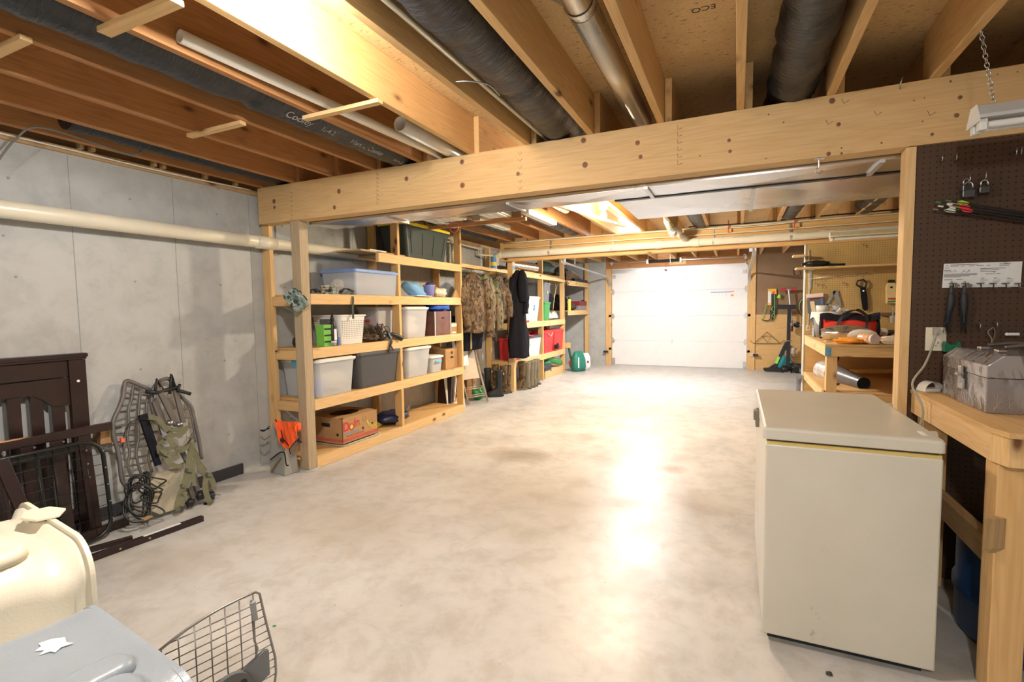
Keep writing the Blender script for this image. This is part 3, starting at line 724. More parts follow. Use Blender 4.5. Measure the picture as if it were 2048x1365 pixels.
# ---------------------------------------------------------------- containers
def tote(name, label, cat, loc, rz, w, d, h, body, lid, taper=.86, lidh=.022, over=.012, latch=None, ribs=0, rr=.035, lidrib=True, group=None, rim=None, open_=False):
    t = thing(name, label, cat, loc, rz, group)
    m = MB(); wb, db = w*taper, d*taper
    hh = h-(0 if open_ else lidh)
    outer = [rrect(wb+(w-wb)*q, db+(d-db)*q, rr, hh*q) for q in (0, .5, .93)]
    rings = [rrect(wb-.02, db-.02, rr, .004)] if False else []
    outer.append(rrect(w+.012, d+.012, rr, hh*.935)); outer.append(rrect(w+.014, d+.014, rr, hh))
    th = .004
    inner = [rrect(w+.014-4*th, d+.014-4*th, rr, hh), rrect(w-2*th, d-2*th, rr*.9, hh*.92), rrect(wb-2*th, db-2*th, rr*.9, th)]
    m.loft(outer+inner, True, True)
    m.build('tub', body, t, bev=0)
    if not open_:
        m = MB(); z = hh+.001
        m.loft([rrect(w+.014+2*over*.5, d+.014+2*over*.5, rr, z-.012), rrect(w+.016+over, d+.016+over, rr, z), rrect(w+.014+over, d+.014+over, rr, z+lidh*.55), rrect(w-.01, d-.01, rr, z+lidh*.6), rrect(w-.02, d-.02, rr, z+lidh)], True, True)
        m.build('lid', lid, t, bev=.002)
    if latch:
        for sx in (-1, 1):
            MB().box((sx*(w/2+.014)-.011, -.06, hh-.045), (sx*(w/2+.014)+.011, .06, hh+.012), bev=.004).build('latch', latch, t.children[1])
    if ribs:
        for i in range(ribs):
            m = MB()
            x = -wb*.4+wb*.8*i/(ribs-1); q0 = .12; q1 = .8
            yy = lambda q: -(db+(d-db)*q)/2-.002
            m.bar((x, yy(q0), hh*q0), (x*(1+(w/wb-1)*q1), yy(q1), hh*q1), .012, .006, (0, -1, 0)); m.build('rib', body, t.children[0])
    return t
def on_shelf(pxl, pxr, pytop, z, X, d, fn=tote, name='storage_tote', label='', cat='bin', **k):
    py = pr_y = 0
    a = onx(pxl, 640, X); b = onx(pxr, 640, X)
    # refine using the shelf row
    y0, y1 = a.y, b.y
    top = onx((pxl+pxr)/2, pytop, X).z
    return fn(name, label, cat, (X-d/2-.008, (y0+y1)/2, z+.001), R(90), (y1-y0)*.97, d, top-z, **k)
def soft(name, label, cat, c, rr, mat, seed=1, noise=.16, M=None, group=None, parent=None):
    m = MB().ball(c, rr, 3, M, noise, seed)
    o = m.build(name, mat, parent)
    if parent is None: tag(o, label, cat, group)
    return o
# row by row, from the top
k5 = on_shelf(815, 905, 453, LV[4], X1+.03, .36, label='black-green tote with bright yellow lid on the top shelf', body=plain('dark_green_plastic', (.035, .05, .048), .45), lid=plain('yellow_plastic', (.85, .65, .03), .4), taper=.84, ribs=4, lidh=.028)
k4 = on_shelf(713, 800, 541, LV[3], X1, .42, label='large clear tote with a pale blue lid on the second shelf from the top', body=M_CLEARB, lid=plain('blue_lid', (.22, .35, .70), .4), taper=.95, rr=.02, ribs=0)
c = k4.location
for (dx, dy, dz, r_, col, s, lb) in ((-.02, -.2, .10, (.13, .14, .09), (.75, .72, .66), 3, 'cream cloth bundle inside the blue-lidded clear tote'), (.0, .12, .13, (.13, .18, .12), (.62, .44, .30), 4, 'tan cloth bundle inside the blue-lidded clear tote')):
    soft('cloth_bundle', lb, 'cloth', (c.x+dx, c.y+dy, c.z+dz), r_, plain('cloth%d' % s, col, .9), s, .08)
def camera_box(label, M, mat, strap=False):
    t = thing('trail_camera', label, 'trail camera'); t.matrix_world = M; t.matrix_basis = M
    m = MB(); m.loft([rrect(.095, .06, .016, 0, cy=0), rrect(.105, .068, .018, .02), rrect(.108, .07, .018, .12), rrect(.098, .062, .016, .142)], True, True); m.build('housing', mat, t, bev=.003)
    MB().box((-.036, -.045, .085), (.036, -.034, .128), bev=.004).build('flash_panel', M_CAMOT, t)
    MB().cyl((0, -.05, .062), (0, -.034, .062), .014, n=18).build('lens', M_BLACK, t.children[0])
    MB().cyl((0, -.046, .035), (0, -.034, .035), .009, n=12).build('sensor', plain('lens_glass', (.05, .05, .06), .1), t)
    MB().box((.05, -.01, .03), (.06, .01, .07)).box((.05, -.01, .09), (.06, .01, .11)).build('clasp', M_BLACK, t)
    return t
p = onx(664, 598, X1-.05)
camera_box('pale camouflage trail camera lying on the shelf beside the blue-lidded tote', Matrix.Translation((X1-.06, p.y-.02, LV[3]+.034)) @ Euler((0, 0, R(62))).to_matrix().to_4x4() @ Euler((0, R(86), 0)).to_matrix().to_4x4() @ Matrix.Translation((0, 0, -.07)), M_CAMOL)
o = MB().tube(spline([(X1-.10, p.y-.08, LV[3]+.02), (X1-.08, p.y-.16, LV[3]+.04), (X1-.12, p.y-.24, LV[3]+.02)]), .007, 6).ball((X1-.08, p.y-.15, LV[3]+.03), .018, 2).ball((X1-.1, p.y-.2, LV[3]+.02), .016, 2).build('swivel_mount', M_BLACK); tag(o, 'small black swivel mount lying left of the pale camouflage camera', 'mount')
# camera hanging off the post on its strap
pc = onx(626, 610, -3.20)
hc = camera_box('teal camouflage trail camera hanging tilted from a strap on the weathered post', Matrix.Translation((-3.19, 2.94, 1.355)) @ Euler((0, R(-14), R(35))).to_matrix().to_4x4() @ Euler((0, R(-22), 0)).to_matrix().to_4x4() @ Matrix.Scale(1.18, 4), M_CAMOT)
o = MB().ribbon(spline([(-3.335, 3.06, 1.44), (-3.335, 2.962, 1.43), (-3.31, 2.950, 1.42), (-3.24, 2.952, 1.37), (-3.20, 2.965, 1.36)]), .022, .003, (0, 0, 1)).build('camera_strap', M_BLACKC); tag(o, 'black strap round the weathered post holding the hanging camera', 'strap')
o = MB().ribbon(spline([(X1-.14, p.y+.16, LV[3]+.012), (X1-.08, p.y+.18, LV[3]+.05), (X1-.05, p.y+.26, LV[3]+.04), (X1-.03, p.y+.22, LV[3]+.006), (X1+.008, p.y+.20, LV[3]-.03), (X1+.010, p.y+.19, LV[3]-.12), (X1+.012, p.y+.19, LV[3]-.22)]), .024, .003, (0, 1, 0)).ribbon(spline([(X1-.06, p.y+.12, LV[3]+.01), (X1-.05, p.y+.17, LV[3]+.06), (X1-.05, p.y+.30, LV[3]+.03), (X1-.05, p.y+.36, LV[3]+.03)]), .024, .003, (1, 0, 0)).build('webbing_strap', plain('dark_olive', (.07, .075, .055), .8)); tag(o, 'dark olive webbing strap draped over the front of the second shelf', 'strap')
# right bay of that shelf
def yp(px, X=X1-.1, py=600): return onx(px, py, X).y
o = soft('plastic_bag', 'light blue folded plastic bag slumped beside the blue pail', 'bag', (X1-.10, yp(828), LV[3]+.075), (.10, .17, .07), plain('light_blue', (.22, .48, .80), .5), 5, .12, Euler((R(-24), 0, 0)).to_matrix().to_4x4())
o = MB().m(M_PAPER).box((X1-.16, yp(815), LV[3]+.004), (X1+.03, yp(845), LV[3]+.010)).box((X1-.18, yp(817), LV[3]+.010), (X1+.01, yp(842), LV[3]+.014), Matrix.Rotation(.0, 4, 'Z')).build('papers'); tag(o, 'white papers sticking out under the light blue bag', 'papers')
t = thing('small_pail', 'small periwinkle blue plastic pail on the shelf', 'pail', (X1-.08, yp(856), LV[3]+.001))
pl = plain('periwinkle', (.28, .33, .75), .45)
MB().lathe([(0, 0), (.052, 0), (.066, .125), (.074, .13), (.074, .14), (.064, .14), (.05, .01), (0, .01)]).build('bucket', pl, t, smooth=False)
MB().ball((0, 0, .145), (.05, .05, .03), 2, None, .1, 3).build('contents', plain('navy_contents', (.03, .04, .16), .6), t)
soft('net_bag', 'white net bag of small things right of the blue pail', 'bag', (X1-.12, yp(880), LV[3]+.06), (.08, .13, .06), plain('net_white', (.72, .64, .52), .8, var=.25, vs_=60), 9, .14)
o = MB().poly([(X1-.03, yp(896), LV[3]+.002), (X1-.03, yp(903), LV[3]+.11), (X1-.03, yp(909), LV[3]+.002)], -.02, (1, 0, 0)).build('wood_offcut', M_CARD); tag(o, 'small brown triangular offcut at the right end of that shelf', 'offcut')
# shelf 3 (z 1.022)
z = LV[2]
t = thing('laundry_basket', 'white plastic basket full of small holes with an arched dark handle slot', 'basket', (X1-.19, (yp(680, X1-.02)+yp(729, X1-.02))/2, z+.001), R(90))
w_ = yp(729, X1-.02)-yp(676, X1-.02)
m = MB(); m.loft([rrect(w_*.86, .30, .03, 0), rrect(w_, .34, .035, .255), rrect(w_+.02, .36, .035, .258), rrect(w_+.02, .36, .035, .272), rrect(w_-.008, .332, .03, .272), rrect(w_*.86-.008, .292, .028, .006)], True, True); m.build('basket_wall', M_WHITE, t)
m = MB()
for i in range(13):
    for k in range(11):
        q = (k+1)/12.5; hw = w_*(.86+.14*q)/2-.03; x = -hw+2*hw*i/12; y = -(.30+.04*q)/2
        m.cyl((x, y-.0012, .02+.22*q), (x, y+.003, .02+.22*q), .0042, n=6)
        if i < 12: m.cyl((-(w_*(.86+.14*q))/2-.001, -.12+.24*i/11, .02+.22*q), (-(w_*(.86+.14*q))/2+.003, -.12+.24*i/11, .02+.22*q), .0042, n=6)
o = m.build('hole', plain('hole_dark', (.12, .10, .07), .9), t); o['kind'] = 'stuff'
MB().box((-w_/2-.002, -.07, .19), (-w_/2+.004, .07, .235), bev=.001).build('hand_slot', plain('slot_grey', (.15, .14, .14), .8), t)
o = MB().m(plain('apple_green', (.18, .55, .08), .5)).box((X1-.12, yp(633), z+.001), (X1-.03, yp(650), z+.19)).m(M_BLACK)
for k in range(3): o.box((X1-.032, yp(634), z+.035+k*.055), (X1-.0285, yp(648), z+.05+k*.055))
o.m(plain('carton_dark', (.05, .05, .07), .5)).box((X1-.12, yp(650), z+.001), (X1-.035, yp(656), z+.185))
o = o.build('green_carton'); tag(o, 'bright green and black carton beside the weathered post', 'carton')
t = thing('spray_bottle', 'slim black bottle with a nozzle between the green carton and the white basket', 'bottle', (X1-.04, yp(663, X1-.04), z+.001))
MB().lathe([(0, 0), (.027, 0), (.03, .01), (.03, .17), (.024, .20), (.013, .215), (.013, .225), (0, .225)], n=20).build('bottle_body', M_BLACK, t)
MB().lathe([(.014, .222), (.018, .225), (.016, .25), (.005, .285), (0, .285)], n=14).build('nozzle', M_BLACK, t)
MB().box((.0295, -.014, .05), (.031, .016, .15)).build('bottle_label', M_PAPER, t)
t = thing('small_jar', 'little clear jar with white lid at the foot of the black bottle', 'jar', (X1-.018, yp(664, X1-.02), z+.001))
MB().lathe([(0, 0), (.022, 0), (.024, .03), (0, .03)], n=16).build('glass_body', M_CLEAR, t); MB().cyl((0, 0, .031), (0, 0, .045), .025, n=16).build('jar_lid', M_WHITE, t)
t = thing('marker_pen', 'short blue tube standing against the white basket', 'tube', (X1-.012, yp(673, X1-.02), z+.001))
MB().cyl((0, 0, 0), (0, 0, .055), .010, n=12).build('barrel', M_BLUE, t); MB().cyl((0, 0, .056), (0, 0, .075), .011, n=12).build('cap', M_BLUE, t)
m = MB(); rnd = random.Random(4)
for i in range(26):
    c0 = Vector((X1-.08+rnd.uniform(-.07, .05), yp(743)+rnd.uniform(-.10, .10), z+.03)); pts = [c0+Vector((rnd.uniform(-.06, .06), rnd.uniform(-.08, .08), rnd.uniform(-.02, .15) if j else 0)) for j in range(4)]
    m.tube(spline(pts, 5), .004, 5)
m.ball((X1-.09, yp(742), z+.045), (.08, .12, .045), 3, None, .25, 4)
o = m.build('camouflage_netting', M_CAMO); tag(o, 'tangle of brown camouflage netting right of the white basket', 'netting')
m = MB().ball((X1-.06, yp(752), z+.04), (.05, .07, .04), 2, None, .2, 3).ribbon(spline([(X1-.05, yp(748), z+.04), (X1-.02, yp(758), z+.10), (X1+.012, yp(762), z+.02), (X1+.015, yp(758), z-.06), (X1+.014, yp(756), z-.13)]), .022, .004, (0, 1, 0)).ribbon(spline([(X1-.02, yp(758), z+.05), (X1+.01, yp(764), z+.005), (X1+.018, yp(760), z-.05), (X1+.017, yp(765), z-.10)]), .022, .004, (0, 1, 0))
m.tube(spline([(X1-.04, yp(757), z+.05), (X1, yp(768), z+.06), (X1+.03, yp(781), z+.01)]), lambda q: .014+.014*q, 12)
o = m.build('headlamp_strap', M_BLACK); tag(o, 'black strapped flashlight hanging over the shelf edge under the netting', 'flashlight')
t = on_shelf(757, 790, 613, z, X1-.12, .28, label='clear tote of red and dark clothes behind the middle stud', body=M_CLEAR, lid=M_CLEAR, taper=.93, lidh=.015)
c = t.location
soft('cloth_bundle', 'dark trousers showing through the tote behind the middle stud', 'cloth', (c.x, c.y, c.z+.10), (.11, .13, .08), plain('charcoal_cloth', (.05, .06, .10), .9), 2, .1)
soft('cloth_bundle', 'red shirt showing through the tote behind the middle stud', 'cloth', (c.x, c.y, c.z+.20), (.11, .13, .045), plain('dull_red_cloth', (.45, .06, .07), .9), 7, .12)
t = on_shelf(814, 859, 614, z, X1-.01, .38, label='clear tote with white lid holding pale clothes, right of the middle stud', body=M_CLEAR, lid=M_WHITE, taper=.88, lidh=.018)
c = t.location
soft('cloth_bundle', 'pale pink and white clothes inside the white-lidded tote', 'cloth', (c.x, c.y, c.z+.10), (.14, .17, .09), plain('pale_cloth', (.80, .70, .66), .9), 5, .12)
soft('cloth_bundle', 'cream garment on top inside the white-lidded tote', 'cloth', (c.x, c.y+.02, c.z+.20), (.12, .13, .05), plain('cream_cloth', (.82, .76, .62), .9), 8, .15)
yA, yB = yp(869, X1-.03), yp(900, X1-.03)
t = thing('file_box', 'dark wood-grain carton box with white edges and a hand hole', 'box', (X1-.15, (yA+yB)/2, z+.001))
hh = .285; wA = yB-yA
MB().box((-.15, -wA/2, 0), (.12, wA/2, hh)).build('box_body', plain('woodgrain_print', (.17, .075, .06), .5, var=.2), t)
m = MB()
for yy in (-wA/2, wA/2): m.box((.116, yy-.006, 0), (.124, yy+.006, hh))
m.build('edge_trim', M_WHITE, t); MB().box((.119, -.03, hh*.68), (.123, .03, hh*.76), bev=.001).build('hand_hole', M_BLACK, t)
soft('blue_cloth', 'crumpled bright blue cloth on top of the wood-grain box', 'cloth', (X1-.13, (yA+yB)/2+.02, z+hh+.055), (.11, .20, .052), plain('royal_blue', (.02, .11, .62), .7), 6, .18)
o = MB().m(M_CARD).box((X1-.14, yp(903, X1-.03), z+.001), (X1-.04, yp(914, X1-.03), z+.14)).m(M_WHITE).box((X1-.04, yp(903, X1-.03), z+.09), (X1-.037, yp(913, X1-.03), z+.13)).box((X1-.04, yp(904, X1-.03), z+.008), (X1-.037, yp(912, X1-.03), z+.028)).build('small_brown_carton'); tag(o, 'small printed brown carton at the right end beside the wood-grain box', 'carton')
o = MB().lathe([(0, 0), (.03, 0), (.045, .03), (.04, .07), (.02, .09), (0, .09)], (-3.50, 3.15, z+.001)).build('round_black_speaker', M_BLACK); tag(o, 'small round black thing on the shelf behind the weathered post', 'speaker')
# shelf 2 (z .584)
z = LV[1]
lt = plain('sky_latch', (.10, .55, .80), .4)
t = on_shelf(632, 710, 716, z, X1-.005, .44, label='big clear tote with white lid and blue latches partly behind the weathered post', body=M_CLEAR, lid=M_WHITE, taper=.90, latch=lt, lidh=.02)
lx = min(v.co.x for v in t.children[0].data.vertices)
MB().box((lx+.012, -.10, .10), (lx+.020, -.02, .24), Matrix.Rotation(R(-3), 4, 'Y')).build('paper_label', M_PAPER, t)
c = t.location
soft('cloth_bundle', 'brown and cream bundle inside the big clear tote by the post', 'cloth', (c.x+.02, c.y+.05, c.z+.12), (.15, .24, .10), plain('tan_mix', (.70, .62, .50), .9, var=.25), 11, .12)
o = MB().box((c.x+.10, c.y-.22, c.z+.01), (c.x+.15, c.y-.10, c.z+.15), bev=.01).build('blue_package', M_BLUE); tag(o, 'blue package showing through the corner of the big clear tote', 'package')
t = on_shelf(715, 800, 700, z, X1-.005, .42, label='dark smoky grey tote between the clear bins', body=M_GREYTR, lid=plain('dark_grey_lid', (.10, .095, .095), .4), taper=.87, lidh=.03)
t = on_shelf(814, 862, 694, z, X1-.005, .40, label='clear tote with white lid just right of the middle stud on the bin shelf', body=M_CLEAR, lid=M_WHITE, taper=.87, lidh=.018)
c = t.location
soft('cloth_bundle', 'grey and tan bundle inside the tote right of the middle stud', 'cloth', (c.x, c.y, c.z+.13), (.14, .17, .11), plain('grey_tan', (.52, .46, .38), .9, var=.3), 15, .1)
t = on_shelf(862, 886, 712, z, X1-.02, .24, label='small clear tub with white and blue lid in front of the cardboard box', body=M_CLEAR, lid=M_WHITE, taper=.88, lidh=.016)
MB().box((-.06, -.142, .118), (.06, -.13, .14), bev=.003).build('latch', lt, t.children[1])
soft('tan_contents', 'tan things inside the small blue-latched tub', 'contents', (t.location.x, t.location.y, z+.06), (.08, .09, .045), plain('tan_stuff', (.5, .33, .2), .8), 3, .1)
yA, yB = yp(890, X1-.06), yp(912, X1-.06)
t = thing('cardboard_box', 'brown cardboard box with hand hole at the right end of the bin shelf', 'box', (X1-.06, (yA+yB)/2, z+.001)); wA = yB-yA
MB().box((-.36, -wA/2-.02, 0), (0, wA/2, .25)).build('carton_body', M_CARD, t)
MB().poly([(-.36, -wA/2-.02, .25), (-.18, -wA/2-.05, .31), (0, -wA/2-.02, .25)], .006, (0, 1, 0)).box((-.36, -wA/2-.02, .25), (-.17, wA/2, .256)).build('flap', M_CARD, t)
MB().box((0, -.035, .13), (.002, .035, .155), bev=.0008).build('hand_hole', M_BLACK, t); MB().text('COLORADO\nKING', .035, Matrix.Translation((.0015, 0, .06)) @ Euler((R(90), 0, R(90))).to_matrix().to_4x4()).build('printed_text', M_BLACK, t) if False else MB().ball((.001, 0, .20), (.001, .03, .02), 2).build('printed_mark', plain('ink_brown', (.10, .05, .02), .8), t)
# bottom shelf: the banana box on a white tray
z = LV[0]
by0, by1 = yp(687, X1-.02, 880), yp(756, X1-.02, 850)
cy = (onx(687, 893, X1-.03).y+onx(756, 860, X1-.03).y)/2; bw = onx(756, 860, X1-.03).y-onx(687, 893, X1-.03).y
tr = thing('white_tray', 'white tray with rounded rim under the fruit box', 'tray', (X1-.22, cy, z+.001), R(90))
m = MB(); m.loft([rrect(bw+.03, .42, .05, 0), rrect(bw+.06, .45, .06, .014), rrect(bw+.045, .435, .055, .014), rrect(bw+.02, .41, .05, .003)], True, True); m.build('tray_body', M_WHITE, tr)
bx = thing('banana_box', 'cardboard fruit box with red sun logo lettering and red stripes', 'box', (X1-.235, cy, z+.016), R(90))
h_ = .235; dd = .40
MB().box((-bw/2, -dd/2, 0), (bw/2, dd/2, .003)).box((-bw/2, -dd/2, 0), (bw/2, -dd/2+.004, h_)).box((-bw/2, dd/2-.004, 0), (bw/2, dd/2, h_)).box((-bw/2, -dd/2, 0), (-bw/2+.004, dd/2, h_)).box((bw/2-.004, -dd/2, 0), (bw/2, dd/2, h_)).build('box_wall', M_CARD, bx)
m = MB()   # top with the big oval opening
n = 24; out = [(-bw/2, -dd/2), (bw/2, -dd/2), (bw/2, dd/2), (-bw/2, dd/2)]
ring = [(.33*bw*math.cos(2*math.pi*i/n), .30*dd*math.sin(2*math.pi*i/n)) for i in range(n)]
def edge(a):
    ca, sa = math.cos(a), math.sin(a); k = min(bw/2/max(abs(ca), 1e-6), dd/2/max(abs(sa), 1e-6)); return (ca*k, sa*k)
er = [edge(2*math.pi*i/n) for i in range(n)]
for i in range(n):
    j2 = (i+1) % n
    f = m.bm.faces.new([m.bm.verts.new((*q, h_)) for q in (er[i], er[j2], ring[j2], ring[i])])
r2 = bmesh.ops.extrude_face_region(m.bm, geom=m.bm.faces[:]); bmesh.ops.translate(m.bm, vec=(0, 0, .004), verts=[v for v in r2['geom'] if isinstance(v, bmesh.types.BMVert)])
m.build('box_top', M_CARD, bx)
fr = -dd/2-.0008
MF = lambda x, z_: Matrix.Translation((x, fr, z_)) @ Euler((R(90), 0, 0)).to_matrix().to_4x4()
pr_ = plain('print_red', (.62, .04, .06), .7); pb = plain('print_blue', (.10, .30, .50), .7); py_ = plain('print_yellow', (.75, .55, .08), .7)
m = MB().m(pr_)
m.text('D', .115, MF(-bw*.40, .150), .0004, None, .004); m.text('le', .105, MF(-bw*.105, .165), .0004, None, .004)
for i in range(14):
    a = 2*math.pi*i/14; cx = -bw*.255; m.poly([(cx+.026*math.cos(a-.2), fr, .140+.026*math.sin(a-.2)), (cx+.040*math.cos(a), fr, .140+.040*math.sin(a)), (cx+.026*math.cos(a+.2), fr, .140+.026*math.sin(a+.2))], .001, (0, 1, 0))
m.tube([(-bw*.255+.026*math.cos(2*math.pi*i/20), fr, .140+.026*math.sin(2*math.pi*i/20)) for i in range(20)], .0028, 4, True)
for zz, hh2 in ((.018, .004), (.027, .007), (.040, .004)):
    m.box((-bw/2, fr-.0004, zz), (bw/2, fr+.001, zz+hh2)); m.box((-bw/2-.0012, -dd/2, zz), (-bw/2, dd/2, zz+hh2))
m.text('PREMIUM BANANAS', .026, MF(-bw*.16, .062), .0004)
m.m(pb).box((-bw*.47, fr-.0002, .083), (-bw*.05, fr+.001, .094))
m.m(py_)
m.ball((-bw*.255, fr, .140), (.022, .001, .022), 2)
for i in range(5): m.tube(arc((bw*.38+i*.010, fr+.0006, .20), .10+.012*i, 200, 300, 10, (1, 0, 0), (0, 0, 1)), .0024, 4)
m.m(plain('print_grey', (.30, .28, .25), .8)).tube([(bw*.10+.022*math.cos(2*math.pi*i/16), fr+.0004, .185+.026*math.sin(2*math.pi*i/16)) for i in range(16)], .002, 4, True)
m.build('printed_lettering', None, bx.children[0])
m = MB()
for (x, zz) in ((.03, .095), (bw*.34, .11)): m.cyl((x, fr-.0008, zz), (x, fr+.001, zz), .013, n=16)
m.box((-bw/2-.0016, -.05, .15), (-bw/2, .05, .185), bev=.0004); m.cyl((-bw/2-.0016, -.14, .085), (-bw/2, -.14, .085), .014, n=16)
m.build('vent_hole', M_BLACK, bx.children[0])
soft('dark_clothes', 'dark cloth seen in the opening of the fruit box', 'cloth', (X1-.235, cy, z+.14), (.11, .16, .075), M_BLACKC, 8, .12)
soft('navy_bag', 'folded navy blue bag on the bottom shelf behind the fruit box', 'bag', (X1-.20, yp(785, X1-.2, 830), z+.075), (.15, .20, .07), plain('navy_vinyl', (.012, .02, .06), .35), 4, .1)
# boards leaning at the end of the bottom bay
for (dy, a, mt, lb) in ((0, 7, M_ESPR, 'dark brown board leaning behind the lower right bay'), (.06, 12, plain('grey_board', (.22, .19, .16), .6), 'grey-brown board leaning behind the lower right bay'), (.12, 17, M_ESPR, 'dark narrow board nearest the end stud of the lower bay')):
    y_ = yp(880, -3.5, 780)+dy+.1
    o = MB().box((-.10, -.012, 0), (.10, .012, .44)).build('leaning_board', mt); o.location = (-3.50, y_, z+.004); o.rotation_euler = (R(-a), 0, 0); tag(o, lb, 'board')
# ================================================================ BAY BETWEEN THE SHELVING UNITS
def garment(name, label, cat, loc, rz, prof, depth, mat, seed=1, fold=.10, sleeves=None, loop=True):
    "prof: (z, half width) from the top down"
    t = thing(name, label, cat, loc, rz); rnd = random.Random(seed); ph = [rnd.uniform(0, 6) for _ in range(6)]
    zs = [p[0] for p in prof]
    def hw(z):
        for (z0, w0), (z1, w1) in zip(prof, prof[1:]):
            if z <= z0 and z >= z1: q = (z0-z)/(z0-z1); q = q*q*(3-2*q); return w0+(w1-w0)*q
        return prof[-1][1]
    def f(u, v):
        z = zs[0]+(zs[-1]-zs[0])*v; a = 2*math.pi*u; W = hw(z)
        k = 1+fold*(math.sin(5*a+ph[0]+3*v)*.6+math.sin(9*a+ph[1]-4*v)*.4)*min(1, v*3)+fold*.35*math.sin(22*v+2*a+ph[2])
        d = depth*min(1, .35+v*2.2)
        return Vector((W*math.cos(a)*k, d*math.sin(a)*k, z+.012*math.sin(3*a+ph[3])*v))
    m = MB(); m.grid(f, 44, 40, True); g = m.g; m.bm.faces.new([c[0] for c in g]); m.bm.faces.new([c[-1] for c in g][::-1]); m.build('body', mat, t)
    for k, (pts, r0, r1) in enumerate(sleeves or ()):
        m = MB(); P_ = spline(pts, 8); m.tube(P_, lambda q: (r0+(r1-r0)*q)*(1+.10*math.sin(q*26+k)), 14); m.build('sleeve', mat, t)
    if loop: MB().tube([(-.02, 0, zs[0]-.005), (-.022, 0, zs[0]+.03), (0, 0, zs[0]+.045), (.022, 0, zs[0]+.03), (.02, 0, zs[0]-.005)], .004, 6).build('hanging_loop', M_BLACKC, t)
    return t
XB = -3.27
a, b = onx(924, 531, XB), onx(1000, 538, XB)
o = MB().box((XB-.09, 5.56, a.z-.022), (XB, 7.04, a.z+.024)).build('coat_rail_board', wood('y', 'fresh')); tag(o, 'light pine board with coat hooks between the two shelving units', 'board')
ZB = a.z-.03
for k, y in enumerate((5.72, 6.18, 6.62)):
    o = MB().tube([(XB+.002, y, ZB+.02), (XB+.025, y, ZB+.0), (XB+.03, y, ZB-.03), (XB+.045, y, ZB-.035), (XB+.05, y, ZB-.01)], .003, 6).build('coat_hook', M_STEEL); tag(o, 'small steel coat hook on the pine board, %s from the left' % ordn[k], 'hook', 'coat hooks')
garment('camouflage_jacket', 'brown leaf camouflage hunting jacket hanging nearest the tall shelving', 'jacket', (XB+.04, 5.83, ZB-.05), R(80), [(0, .05), (-.06, .16), (-.16, .22), (-.5, .23), (-.80, .24)], .11, M_CAMO, 3, .09,
        [([(-.19, -.02, -.10), (-.25, -.04, -.35), (-.21, -.08, -.72)], .07, .055), ([(.19, -.02, -.10), (.27, -.06, -.40), (.24, -.10, -.88)], .075, .06)])
garment('camouflage_jacket', 'greener woodland camouflage jacket hanging in the middle of the coat board', 'jacket', (XB+.04, 6.20, ZB-.05), R(80), [(0, .04), (-.06, .14), (-.16, .19), (-.5, .18), (-.78, .19)], .10, M_CAMOG, 5, .11,
        [([(.15, -.03, -.10), (.22, -.06, -.40), (.20, -.10, -.80)], .065, .055)])
garment('camouflage_jacket', 'slim brown camouflage jacket hanging furthest right on the coat board', 'jacket', (XB+.02, 6.64, ZB-.05), R(80), [(0, .03), (-.06, .12), (-.16, .17), (-.5, .17), (-.66, .16)], .09, M_CAMO, 8, .12,
        [([(.12, -.03, -.10), (.20, -.06, -.40), (.18, -.08, -.62)], .06, .05)])
# pipes on the wall behind
t = thing('drain_pipe', 'cream pipe with an elbow rising behind the coat board', 'pipe', (XL+.12, 5.98, 1.97))
MB().tube([(XL+.12, 5.98, 1.98), (XL+.12, 5.98, 2.24)]+arc((XL+.12, 5.90, 2.24), .08, 0, 80, 6, (0, 1, 0), (0, 0, 1))+[(XL+.12, 5.80, 2.33)], .038, 16).build('pipe', M_PVC, t, True)
MB().cyl((XL+.12, 5.98, 2.10), (XL+.12, 5.98, 2.13), .043, n=18).build('coupling', M_PVC, t, True)
o = MB().tube(spline([(-3.66, 5.6, 2.27), (-3.63, 6.3, 2.26), (-3.62, 6.9, 2.25)]), .012, 8).tube([(-3.62, 6.75, 2.25), (-3.62, 6.75, 2.16), (-3.45, 6.9, 2.15)], .012, 8).build('water_pipe', M_PVC); tag(o, 'thin cream water pipe with a tee high on the left wall before the rear beam', 'pipe')
# the long white pipe along the rear beam
zz = 2.165; yy = B2-.075
t = thing('drain_pipe', 'long white drain pipe running along the rear beam with an elbow at its left end', 'pipe', (-1, yy, zz))
MB().cyl((-3.36, yy, zz), (XR-.02, yy, zz), .050, n=28).build('pipe', M_PVCW, t, True)
MB().tube([(-3.34, yy, zz)]+arc((-3.36, yy, zz-.09), .09, 90, 180, 7, (1, 0, 0), (0, 0, 1))+[(-3.45, yy, 2.0)], .056, 20).build('elbow', M_PVC, t, True)
for x in (-1.02, -.55): MB().cyl((x, yy, zz), (x+.08, yy, zz), .056, n=24).build('coupling', M_PVCW, t, True)
MB().tube([(-.62, yy-.01, zz+.03), (-.72, yy-.10, zz+.12)], .040, 16).build('wye_branch', M_PVCW, t, True)
for x in (-2.55, -1.62, -.30, .58):
    MB().ribbon([(x, B2-.004, 2.35), (x, yy+.052, zz+.02)]+arc((x, yy, zz), .053, 0, -180, 9, (0, 1, 0), (0, 0, 1)), .022, .002, (1, 0, 0)).build('pipe_strap', M_GALV, t, True)
m = MB().m(plain('print_green', (.12, .40, .10), .7))
for k, x in enumerate((.05, .75, 1.15)):
    m.text('PVC DWV SCH 40 ASTM', .022, None, .0004, lambda co, x=x: Vector((x+co.x, yy-.0505*math.cos(.5+co.y/.05), zz+.0505*math.sin(.5+co.y/.05))))
m.build('printed_lettering', None, t, True)
